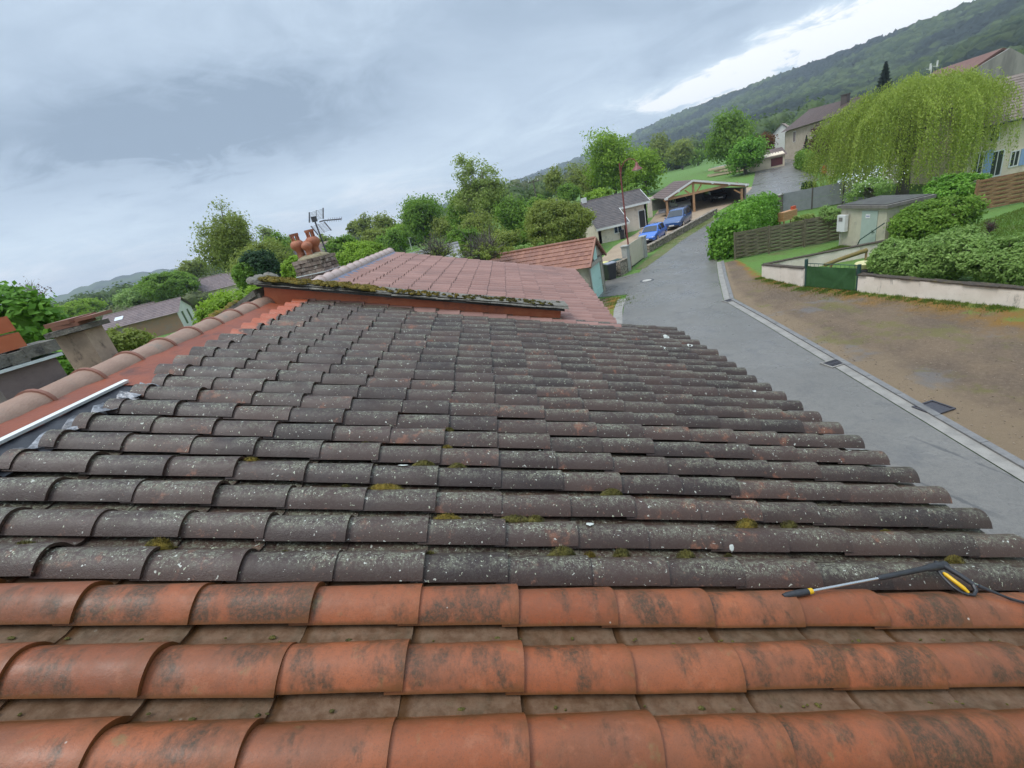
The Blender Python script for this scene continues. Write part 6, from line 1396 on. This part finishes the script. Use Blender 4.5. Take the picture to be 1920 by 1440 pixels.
tree('broadleaf_tree', 'leafy green bush tree right of the brick chimney above the pale ridge caps', 686, 484, 36, 108, 72, 'fresh', 2.8, G2, core=True)
tree('broadleaf_tree', 'small grey green tree on the skyline right of the aerial boom', 662, 428, 120, 26, 34, 'olive', 2.0, G2)
tree('broadleaf_tree', 'olive skyline tree second right of the aerial boom', 684, 424, 110, 34, 46, 'olive', 2.0, G2)
tree('broadleaf_tree', 'wider olive skyline tree left of the broad dense tree', 722, 428, 95, 54, 58, 'olive', 2.2, G2)
tree('broadleaf_tree', 'low green tree mass under the skyline trees right of the aerial', 730, 456, 70, 70, 48, 'mid', 2.4, G2)
tree('broadleaf_tree', 'faint pale spring tree just above the clay chimney pots', 500, 440, 110, 42, 44, 'pale', .6, G2, wood=2, limbs=60, hollow=.3)
tree('broadleaf_tree', 'pale tree behind the left clay chimney pot', 540, 462, 70, 46, 40, 'shrub', 1.6, G2)
tree('broadleaf_tree', 'small pale tree directly behind the aerial mast', 610, 455, 90, 30, 30, 'pale', 1.5, G2)
tree('tall_tree', 'tall loose olive poplar left of the chimney pots', 440, 466, 44, 112, 146, 'olive', 2.2, G2, wood=1, lob=.45, limbs=50, cl=.14)
tree('tall_tree', 'golden green tree leaning over the right shoulder of the tall poplar', 500, 492, 40, 120, 100, 'olive', 2.2, G2, cl=.15)
tree('yew_tree', 'dark blue green evergreen in front of the tall poplar', 494, 514, 30, 78, 92, 'deep', 3.2, G2, core=True)
tree('yew_tree', 'brighter narrow evergreen at the left side of the dark evergreen', 460, 520, 29, 44, 70, 'mid', 3.0, G2, core=True)
tree('broadleaf_tree', 'yellow green bush squeezed against the left side of the brick chimney', 556, 512, 17, 60, 60, 'fresh', 2.6, G2, core=True)
tree('hedge_bush', 'wide bright green bush just beyond the clay ridge caps', 448, 602, 15, 184, 116, 'fresh', 3.0, None, core=True, cat='bush', cl=.12)
tree('hedge_bush', 'lower bright bush behind the ridge left of the wide bright bush', 382, 650, 14, 110, 60, 'mid', 3.0, None, core=True, cat='bush', cl=.12)
tree('hedge_bush', 'olive green bush right of the sooty chimney', 222, 650, 13, 116, 66, 'olive', 2.6, None, core=True, cat='bush', cl=.12)
tree('broadleaf_tree', 'dense rounded tree behind the lilac brown roof with the skylight', 322, 536, 80, 110, 62, 'mid', 3.0, G2, core=True)
tree('broadleaf_tree', 'duller olive tree left of the dense rounded tree over the skylight roof', 256, 558, 84, 96, 52, 'shrub', 2.6, G2)
tree('broadleaf_tree', 'light green low tree left behind the sooty chimney slab', 152, 578, 90, 100, 36, 'fresh', 2.2, G2)
tree('broadleaf_tree', 'brownish budding tree on the skyline left of the tall poplar', 362, 504, 110, 62, 40, 'olive', 1.8, G2)
tree('leafy_tree', 'near tree with large bright leaves at the left edge behind the chimneys', 22, 622, 9.5, 180, 190, 'laurel', 2.8, None, core=True, cl=.12, leafs=.085)
tree('leafy_tree', 'leafy shoot filling the gap between the two rendered chimneys', 118, 700, 8.5, 90, 120, 'laurel', 2.6, None, core=True, cl=.14, leafs=.075)
tree('bare_tree', 'leafless spindly tree on the skyline at the far left', 62, 556, 40, 76, 70, 'maple', .05, None, wood=4, limbs=46, tips=60, hollow=.3, bark='palebark')

G4 = 'undergrowth beyond the roofs'
for k, (px, py, dep, w_, h_, lf, lab) in enumerate(((1128, 372, 70, 70, 44, 'fresh', 'low bushes at the foot of the poplar clump'), (1190, 368, 68, 76, 40, 'mid', 'low bushes below the bright round tree behind the lamp'),
        (862, 452, 48, 70, 60, 'mid', 'mid green bush below the upright tree, above the pink roof'), (938, 456, 44, 84, 62, 'olive', 'olive bush left of the dark bushy tree, near the pink roof edge'), (1000, 452, 46, 86, 66, 'mid', 'mid green bush leaning on the left of the big round olive bush'),
        (975, 476, 30, 90, 36, 'shrub', 'pale low bush along the far edge of the terracotta garage ridge'), (640, 462, 52, 60, 44, 'mid', 'mid green bush just right of the aerial mast'), (748, 440, 84, 50, 44, 'fresh', 'fresh bush at the left foot of the broad dense tree'),
        (836, 428, 74, 56, 50, 'olive', 'olive bush between the broad dense tree and the bare branched tree'), (1008, 388, 84, 60, 40, 'mid', 'mid green bush at the foot of the utility poles'), (520, 470, 60, 60, 60, 'mid', 'mid green tree between the poplar and the clay pots'),
        (1110, 352, 84, 54, 70, 'olive', 'tall olive bush left of the poplar clump'), (700, 448, 80, 60, 40, 'olive', 'olive bush below the skyline trees'))):
    tree('bush', lab, px, py, dep, w_, h_, lf, 2.2, G4, cat='bush', cl=.15)
# gardens on the right of the road
G3 = 'garden shrubs on the right'
def hedge(label, segs, h, th, leaf, s, dens, name='hedge', cat='hedge', jag=.12, seed=1, top=None):
    """clipped or loose hedge along ground points, leaves through its outer layer over a solid core"""
    rng = np.random.default_rng(seed); b = V3(*segs[0][:2]); b[2] = float(T(b[0], b[1])); t = thing(name, label, cat, b, G3); C_, N_ = [], []; mb = MB()
    for p, q in zip(segs[:-1], segs[1:]):
        p, q = V3(*p[:2]), V3(*q[:2]); L = np.linalg.norm(q-p); d = (q-p)/L; nr = V3(d[1], -d[0]); n = int(dens*(2*h+th)*L/(s*s)); u = rng.random(n)*(L+th*.4)-th*.2; v = rng.random(n)*(2*h+th)
        bump = 1+jag*(np.sin(u*2.1+seed)+np.sin(u*4.7+1.3*seed)*.6+np.sin(u*9.1)*.3)
        off = np.where(v < h, -th/2, np.where(v > h+th, th/2, v-h-th/2)); z = np.where(v < h, v, np.where(v > h+th, 2*h+th-v, h)); shr = np.sqrt(np.clip(1-(z/h)**4*.35, .3, 1))
        c = p+d*u[:, None]+nr*(off*shr*bump)[:, None]; gz = T(c[:, 0], c[:, 1]); c[:, 2] = gz+z*bump*(1-.0)+.05
        nn = nr*np.sign(off)[:, None]*np.where((v < h) | (v > h+th), 1, .15)[:, None]+ZV*np.where((v < h) | (v > h+th), .35, 1.0)[:, None]
        c += rng.normal(size=c.shape)*s*1.1; C_.append(c); N_.append(nn+rng.normal(size=c.shape)*.65)
        k = max(2, int(L/.5))
        for i in range(1, k-1):
            a, e = p+d*L*i/k, p+d*L*(i+1)/k; hh = h*.66; w2 = th*.22; g = float(T(a[0], a[1]))-.05; lo = [a-nr*w2+ZV*g, e-nr*w2+ZV*g, e+nr*w2+ZV*g, a+nr*w2+ZV*g]; mb.hexa(lo, [x*.8+(a+e)/2*.2*0+x*.2+ZV*hh for x in lo])
    for (p, q) in ((segs[0], segs[1]), (segs[-1], segs[-2])):
        p, q = V3(*p[:2]), V3(*q[:2]); d = unit(q-p); nr = V3(d[1], -d[0]); n = int(dens*h*th*2.2/(s*s)); u = rng.uniform(-1, 1, n); z = rng.random(n)*h*np.sqrt(np.clip(1.05-u**2*.35, .2, 1)); bul = .22*th*(1-u**2)
        c = p-d*(bul*(1+.3*np.sin(z*4+seed)))[:, None]+nr*(u*th/2)[:, None]; c[:, 2] = T(c[:, 0], c[:, 1])+z+.04; c += rng.normal(size=c.shape)*s*1.2; C_.append(c); N_.append(-d+ZV*.4+rng.normal(size=c.shape)*.65)
    c, nn = np.concatenate(C_), np.concatenate(N_); V, Fq_ = leaf_quads(c, nn, s*(.7+.6*rng.random(len(c))), rng, .5)
    cv, cf = np.array(mb.v), np.array(mb.f); np_mesh('foliage', np.concatenate([V, cv]), np.concatenate([Fq_, cf+len(V)]), LM[leaf], t); return t
hb0, hb1 = G(1366, 478), G(1424, 436)
hedge('tall bright laurel hedge at the bend between the road and the slat fence', [G(1362, 484)[:2], G(1392, 458)[:2], G(1432, 428)[:2]], 2.35, 1.9, 'laurel', .13, 2.0, seed=4, jag=.10)
h0 = G(1500, 316); h1 = G(1533, 322); hedge('clipped box shaped hedge near the farmhouse at the bend', [h0[:2]+np.array([.8, .5]), h1[:2]], 2.1, 1.8, 'mid', .16, 2.0, seed=6, jag=.02)
wS, wD = V3(gRr[0], gRr[1]), unit(V3(*wE[:2])-V3(*gRr[:2])); wN = V3(-wD[1], wD[0]); wN = -wN if wN[0] < 0 else wN
hedge('pale green shrub hedge running on along the wall at the right edge', [(wS+wD*6.6+wN*1.0)[:2], (wS+wD*12+wN*.95)[:2]], 1.5, 1.2, 'shrub', .055, 2.2, seed=9, jag=.10)
tree('round_shrub', 'pale green rounded shrub just right of the green gate behind the wall', 1684, 492, 18.6, 118, 84, 'shrub', 3.2, G3, core=True, cat='shrub', cl=.12, leafs=.062)
tree('round_shrub', 'largest pale green rounded shrub in the middle of the row behind the long wall', 1786, 486, 17.0, 156, 106, 'shrub', 3.2, G3, core=True, cat='shrub', cl=.11, leafs=.06)
tree('round_shrub', 'pale green rounded shrub at the right end of the row behind the long wall', 1886, 500, 15.6, 140, 104, 'shrub', 3.2, G3, core=True, cat='shrub', cl=.12, leafs=.058)
tree('round_shrub', 'big round dark green shrub beside the transformer cabin', 1745, 420, 21.6, 156, 104, 'mid', 3.4, G3, core=True, cat='shrub', cl=.12, leafs=.075)
tree('round_shrub', 'bright shrub behind the cabin roof and left of the brown fence', 1785, 356, 29, 112, 56, 'laurel', 3.0, G3, core=True, cat='shrub', cl=.12, leafs=.09)
tree('bare_shrub', 'small bare brown shrub on the lawn at the right', 1856, 428, 21.5, 36, 38, 'maple', .12, None, wood=4, limbs=40, tips=44, hollow=.1, cat='shrub', leafs=.03)
tree('copper_tree', 'dark copper leaved tree in front of the farmhouse', 1552, 262, 56, 62, 62, 'maple', 2.4, None)
tree('white_blossom_shrub', 'shrub with white blossom under the willow behind the cabin', 1632, 352, 33, 90, 44, 'shrub', .9, None, cat='shrub', leafs=.08)
tree('garden_shrub', 'low shrub at the pale car behind the grey panel fence', 1516, 350, 42, 26, 22, 'deep', 2.6, G3, core=True, cat='shrub')
tree('garden_shrub', 'leafy climber over the right part of the mossy slat fence', 1556, 404, 27.3, 50, 36, 'shrub', 1.8, G3, cat='shrub', leafs=.05)
tree('garden_shrub', 'creamy flowering plant along the middle of the mossy slat fence', 1508, 412, 28.8, 60, 24, 'pale', 1.8, G3, cat='shrub', leafs=.05)
tree('vine_covered_tree', 'rusty brown leaved tree at the white house far along the lane', 1432, 272, 92, 44, 50, 'vine', 2.4, None) if 'vine' in LM else None
def blossoms():
    rng = np.random.default_rng(5); c = AT(1634, 336, 32.5); n = 170; p = c+rng.normal(size=(n, 3))*np.array([1.1, .6, .45]); V, Fq_ = leaf_quads(p, rng.normal(size=(n, 3))+np.array([0, -1, .5]), .045, rng, .8)
    for o in COL.objects:
        if o.name.startswith('white_blossom_shrub'): np_mesh('blossom', V, Fq_, simple('white petals', (.75, .75, .70), None), o); break
blossoms()
# grass tufts and weeds (nobody could count them)
def tufts(name, label_pts, n, h, mat, seed, spread):
    rng = np.random.default_rng(seed); P = []
    for (p, q, wd, share) in label_pts:
        m_ = int(n*share); s = rng.random(m_); p, q = np.asarray(p[:2], float), np.asarray(q[:2], float); d = q-p; nr = np.array([d[1], -d[0]])/np.linalg.norm(d)
        cl = rng.random(max(4, m_//60)); s = np.where(rng.random(m_) < spread, s, cl[rng.integers(0, len(cl), m_)]+rng.normal(size=m_)*.012)
        P.append(p+d*s[:, None]+nr*(rng.normal(size=m_)*wd)[:, None])
    P = np.concatenate(P); z = T(P[:, 0], P[:, 1]); c = np.column_stack([P, z+h*.45]); m_ = len(c)
    V, Fq_ = leaf_quads(c, np.column_stack([rng.normal(size=(m_, 2)), np.full(m_, .15)]), h*(.5+.7*rng.random(m_)), rng, .13, np.column_stack([rng.normal(size=(m_, 2))*.45, np.ones(m_)]))
    return tag(np_mesh(name, V, Fq_, mat), kind='stuff')
LM['blade'] = leafmat('grass blades', (.12, .22, .025), (.22, .32, .06), (.15, .18, .04), .45); LM['dry'] = leafmat('dry grass', (.26, .20, .08), (.34, .27, .12), (.15, .14, .04))
tufts('grass', [(cA-V3(.3, 0), gL-V3(.35, 0), .16, .16), (gL-V3(.4, .1), gRr-V3(.35, .1), .22, .16), (gRr-V3(.3, .1), wE-V3(.3, .1), .18, .30), (G(1225, 472), G(1342, 410), .45, .24), (G(1130, 562), G(1165, 575), .7, .14)], 6500, .085, LM['blade'], 3, .15)
tufts('dry_grass', [(cA-V3(.9, .4), gRr-V3(.9, .3), .4, .6), (gRr-V3(.9, 0), wE-V3(.8, 0), .35, .4)], 3500, .05, LM['dry'], 4, .4)
def lawn(name, quad, n, h, seed, mat):
    rng = np.random.default_rng(seed); a, b, c_, d = (np.asarray(q[:2], float) for q in quad); s, t_ = rng.random((n, 1)), rng.random((n, 1)); P = (a*(1-s)+b*s)*(1-t_)+(d*(1-s)+c_*s)*t_
    c = np.column_stack([P, T(P[:, 0], P[:, 1])+h*.4]); V, Fq_ = leaf_quads(c, np.column_stack([rng.normal(size=(n, 2)), np.full(n, .2)]), h*(.5+.7*rng.random(n)), rng, .16, np.column_stack([rng.normal(size=(n, 2))*.6, np.ones(n)])); tag(np_mesh(name, V, Fq_, mat), kind='stuff')
lawn('lawn_grass', [(20.5, 22), (34, 25.2), (30, 12), (18.5, 13)], 42000, .085, 6, LM['blade'])
lawn('lawn_grass', [(15.3, 24), (21.2, 25.6), (21.2, 24.2), (15.6, 22.8)], 9000, .085, 7, LM['blade'])

# ------------------------------------------------------------------ far woods and the wooded hill
def icos():
    b = bpy.data.meshes.new('tmp'); import bmesh; bm = bmesh.new(); bmesh.ops.create_icosphere(bm, subdivisions=2, radius=1); bm.verts.ensure_lookup_table(); V = np.array([v.co[:] for v in bm.verts]); Fq_ = np.array([[v.index for v in f.verts] for f in bm.faces]); bm.free(); bpy.data.meshes.remove(b); return V, Fq_
IV, IF = icos()
def canopy(name, C, Rr, mat, seed, squash=.8):
    rng = np.random.default_rng(seed); n = len(C); m_ = len(IV); V = np.empty((n, m_, 3))
    ph = rng.uniform(0, 6.28, (n, 3)); 
    wob = 1+.22*np.sin(IV[None, :, 0]*4+ph[:, :1])*np.sin(IV[None, :, 1]*4+ph[:, 1:2])+.16*np.sin(IV[None, :, 2]*7+ph[:, 2:]+IV[None, :, 0]*5)+rng.normal(size=(n, m_))*.09
    V = C[:, None]+IV[None]*wob[..., None]*Rr[:, None, None]*np.array([1, 1, squash]); Fq_ = (IF[None]+(np.arange(n)*m_)[:, None, None]).reshape(-1, 3)
    return np_mesh(name, V.reshape(-1, 3), Fq_, mat)
def woodmat(name, a, b, c, big, t0=.4, t1=.6, k=.85):
    t = NT(name); col = t.mix(t.rnd(), a, b); col = t.mix(t.step(t.noise(big, 4, .6), t0, t1, 0, k), col, c); t.bump(t.noise(1.3, 6, .75), 1.0, 1.2); return t.done(col, .9, .1)
AZT = np.array([-60, -30, -10, 0, 5.5, 15, 19.4, 23.9, 31, 37.4, 42.9, 46.8, 49.2, 60, 75, 95]); ELT = np.array([.5, .5, .7, 1.3, 1.75, 2.85, 3.6, 4.45, 5.15, 5.65, 6.05, 6.35, 6.7, 7.6, 8.2, 8.0])
DT = np.array([3300, 3300, 3300, 3000, 2700, 2250, 2000, 1750, 1450, 1250, 1120, 1050, 1000, 900, 850, 850])
def hill_pt(az_, f):
    """f 0 at the foot, 1 on the crest, up to 1.4 behind it"""
    el_, d1 = np.interp(az_, AZT, ELT), np.interp(az_, AZT, DT); zc = CZ+d1*np.tan(np.radians(el_)); d0 = d1*.30; d = d0+(d1-d0)*f
    fz = np.where(f <= 1, f**1.25*(1-.12*np.sin(f*PI)), 1-.5*(f-1)**2*2); x, y = d*np.sin(np.radians(az_)), d*np.cos(np.radians(az_))
    z = 3.0+(zc-14-3.0)*fz+6*np.sin(x*.013+y*.007)*np.sin(f*PI)*.8+5*np.sin(y*.021-x*.012)*np.sin(np.clip(f, 0, 1)*PI)
    return x, y, z
aa = np.linspace(-4, 95, 160); ff = np.linspace(0, 1.5, 60); A2, F2 = np.meshgrid(aa, ff, indexing='ij'); hx2, hy2, hz2 = hill_pt(A2, F2); hz2 = np.where(F2 < .03, -1.0, hz2)
ii = np.arange(A2.size).reshape(A2.shape); Fh = np.stack([ii[:-1, :-1], ii[:-1, 1:], ii[1:, 1:], ii[1:, :-1]], -1).reshape(-1, 4)
tag(np_mesh('hill', np.stack([hx2, hy2, hz2], -1).reshape(-1, 3), Fh, simple('hill floor', (.03, .055, .02), (.04, .07, .025), .02, .95), smooth=True), kind='structure')
rng = np.random.default_rng(77); n = 15000; az_ = np.concatenate([rng.uniform(14, 60, int(n*.84)), rng.uniform(-4, 16, n-int(n*.84))]); f = rng.random(n)**.85*1.03
x, y, z = hill_pt(az_, f); d = np.hypot(x, y); rr_ = (3.0+d*.0036)*rng.uniform(.7, 1.45, n); tall = rng.random(n) < .06
hm_ = woodmat('hill wood', (.034, .056, .026), (.10, .135, .048), (.018, .028, .028), .0055, .47, .56, .85)
tag(canopy('hill_forest', np.stack([x, y, z+rr_*.75], 1), rr_, hm_, 3, 1.0), kind='stuff')
# lone mast-like tree on the crest, far blue hill on the left, and woods across the valley
aa = np.linspace(-50, -29, 40); hh = np.interp(aa, [-50, -45, -42, -39.5, -36, -33, -29], [0, .1, .8, 1.3, 1.45, 1.2, .3]); d = 2300
vs = []; 
for i, (a_, e_) in enumerate(zip(aa, hh)):
    for q, f_ in ((d-500, 0), (d-250, .6), (d, 1), (d+250, .6), (d+500, 0)): vs.append((q*math.sin(math.radians(a_)), q*math.cos(math.radians(a_)), -1+(CZ+d*math.tan(math.radians(e_)))*f_+4*math.sin(i*2.1+q)*f_))
mb = MB(); mb.add(vs, [(i*5+j, i*5+j+1, i*5+j+6, i*5+j+5) for i in range(39) for j in range(4)]); tag(mb.build('hill', hm_, smooth=80), kind='structure')
def wood_band(name, az0, az1, d0, d1, n, r0, r1, mat, seed, topel=None):
    rng = np.random.default_rng(seed); a_ = np.radians(rng.uniform(az0, az1, n)); d_ = d0+(d1-d0)*rng.random(n); x, y = d_*np.sin(a_), d_*np.cos(a_); r_ = rng.uniform(r0, r1, n); C = np.stack([x, y, T(x, y)+r_*.85+rng.uniform(0, r1*.5, n)], 1)
    k = 150; P = np.repeat(C, k, 0); dd = dirs(rng, n*k); P = P+dd*np.repeat(r_, k)[:, None]*(.70+.30*rng.random((n*k, 1))); P[:, 2] = np.maximum(P[:, 2], T(P[:, 0], P[:, 1])+.2)
    s = np.repeat(np.maximum(r_*.115, .16), k)*rng.uniform(.7, 1.3, n*k); V, Fq_ = leaf_quads(P, dd+rng.normal(size=dd.shape)*.5+np.array([0, 0, .4]), s, rng, .7)
    cv = (C[:, None]+IV[None]*(r_*.70)[:, None, None]*(1+rng.normal(size=(n, len(IV), 1))*.08)).reshape(-1, 3); cf = (IF[None]+(np.arange(n)*len(IV))[:, None, None]).reshape(-1, 3)
    me = np_mesh(name, V, Fq_, mat); tag(me, kind='stuff'); m2 = np_mesh(name, cv, cf, mat); tag(m2, kind='stuff')
LM['farw'] = leafmat('far wood leaves', (.085, .145, .035), (.15, .21, .06), (.07, .10, .045), .4); LM['farw2'] = leafmat('far budding leaves', (.14, .165, .055), (.20, .225, .085), (.10, .12, .055), .4)
wood_band('woodland', -52, -20, 190, 480, 300, 2.6, 5.2, LM['farw'], 1); wood_band('woodland', -34, 4, 150, 340, 170, 2.4, 4.6, LM['farw2'], 2); wood_band('woodland', 2, 26, 260, 520, 170, 4, 7.5, LM['farw2'], 3); wood_band('woodland', -20, 9, 105, 190, 120, 1.6, 3.6, LM['farw'], 6)
wood_band('woodland', -62, -28, 90, 150, 70, 1.2, 2.4, LM['farw2'], 4); wood_band('woodland', 22, 75, 230, 420, 200, 4, 7.5, LM['farw'], 5)

def pebbles(name, quads, n, r0, r1, mat, seed):
    rng = np.random.default_rng(seed); P = []
    for (a, b, c_, d), sh in quads:
        m_ = int(n*sh); q, u = rng.random((m_, 1)), rng.random((m_, 1)); P.append((np.array(a)*(1-q)+np.array(b)*q)*(1-u)+(np.array(d)*(1-q)+np.array(c_)*q)*u)
    P = np.concatenate(P); m_ = len(P); O = np.array([(1, 0, 0), (0, 1, 0), (-1, 0, 0), (0, -1, 0), (0, 0, .8), (0, 0, -.5)]); rr_ = rng.uniform(r0, r1, m_)**1.0; a = rng.uniform(0, 6.28, m_)
    V = O[None]*(rr_[:, None, None]*rng.uniform(.6, 1.3, (m_, 6, 1))); x, y = V[..., 0].copy(), V[..., 1].copy(); V[..., 0] = x*np.cos(a)[:, None]-y*np.sin(a)[:, None]; V[..., 1] = x*np.sin(a)[:, None]+y*np.cos(a)[:, None]
    V += np.column_stack([P, T(P[:, 0], P[:, 1])+.022+rr_*.2])[:, None]; Fx = np.array([(0, 1, 4), (1, 2, 4), (2, 3, 4), (3, 0, 4), (1, 0, 5), (2, 1, 5), (3, 2, 5), (0, 3, 5)])
    return tag(np_mesh(name, V.reshape(-1, 3), (Fx[None]+(np.arange(m_)*6)[:, None, None]).reshape(-1, 3), mat), kind='stuff')
t = NT('loose stones'); pm = t.done(t.mix(t.rnd(), (.12, .085, .06), (.36, .28, .20)), .9)
pebbles('gravel', [(((9.2, 3), (18, 3), (16.6, 12), (10.2, 12)), .6), (((10.2, 12), (16.6, 12), (14.8, 20.5), (11.6, 20.5)), .3), (((9.1, 5), (9.9, 5), (11.9, 20), (11.4, 20)), .1)], 1800, .008, .024, pm, 8)
r = random.Random(91); mb = MB()
for k in range(420):                                         # moss crumbs and grit caught in the channels
    row = r.choice([1.302+.2127*q for q in range(12)]+[1.116-.2315*q for q in range(3)]*2); v = r.uniform(-2.2, 2.6); uu = row-.03-abs(r.gauss(0, .012)); s_ = r.uniform(.003, .008)
    lump(mb, PA(uu, v, .0), A_A, E_A, N_A, s_, s_*r.uniform(.8, 2), s_*.8, k, 6, 3, .2)
tag(mb.build('moss_crumbs', MT['moss'], HA), kind='stuff')

# ------------------------------------------------------------------ damp air over the valley
mb = MB(); mb.box((0, 1800, 96), (8700, 5250, 200)); hz = mb.build('haze', MT['white']); tag(hz, kind='stuff')
hm = bpy.data.materials.new('haze'); hm.use_nodes = True; hn_ = hm.node_tree; hn_.nodes.clear(); ho = hn_.nodes.new('ShaderNodeOutputMaterial'); pv = hn_.nodes.new('ShaderNodeVolumePrincipled')
pv.inputs['Color'].default_value = (.80, .88, 1.0, 1); pv.inputs['Density'].default_value = HAZE; pv.inputs['Anisotropy'].default_value = .2
hn_.links.new(pv.outputs[0], ho.inputs['Volume']); hz.data.materials.clear(); hz.data.materials.append(hm)
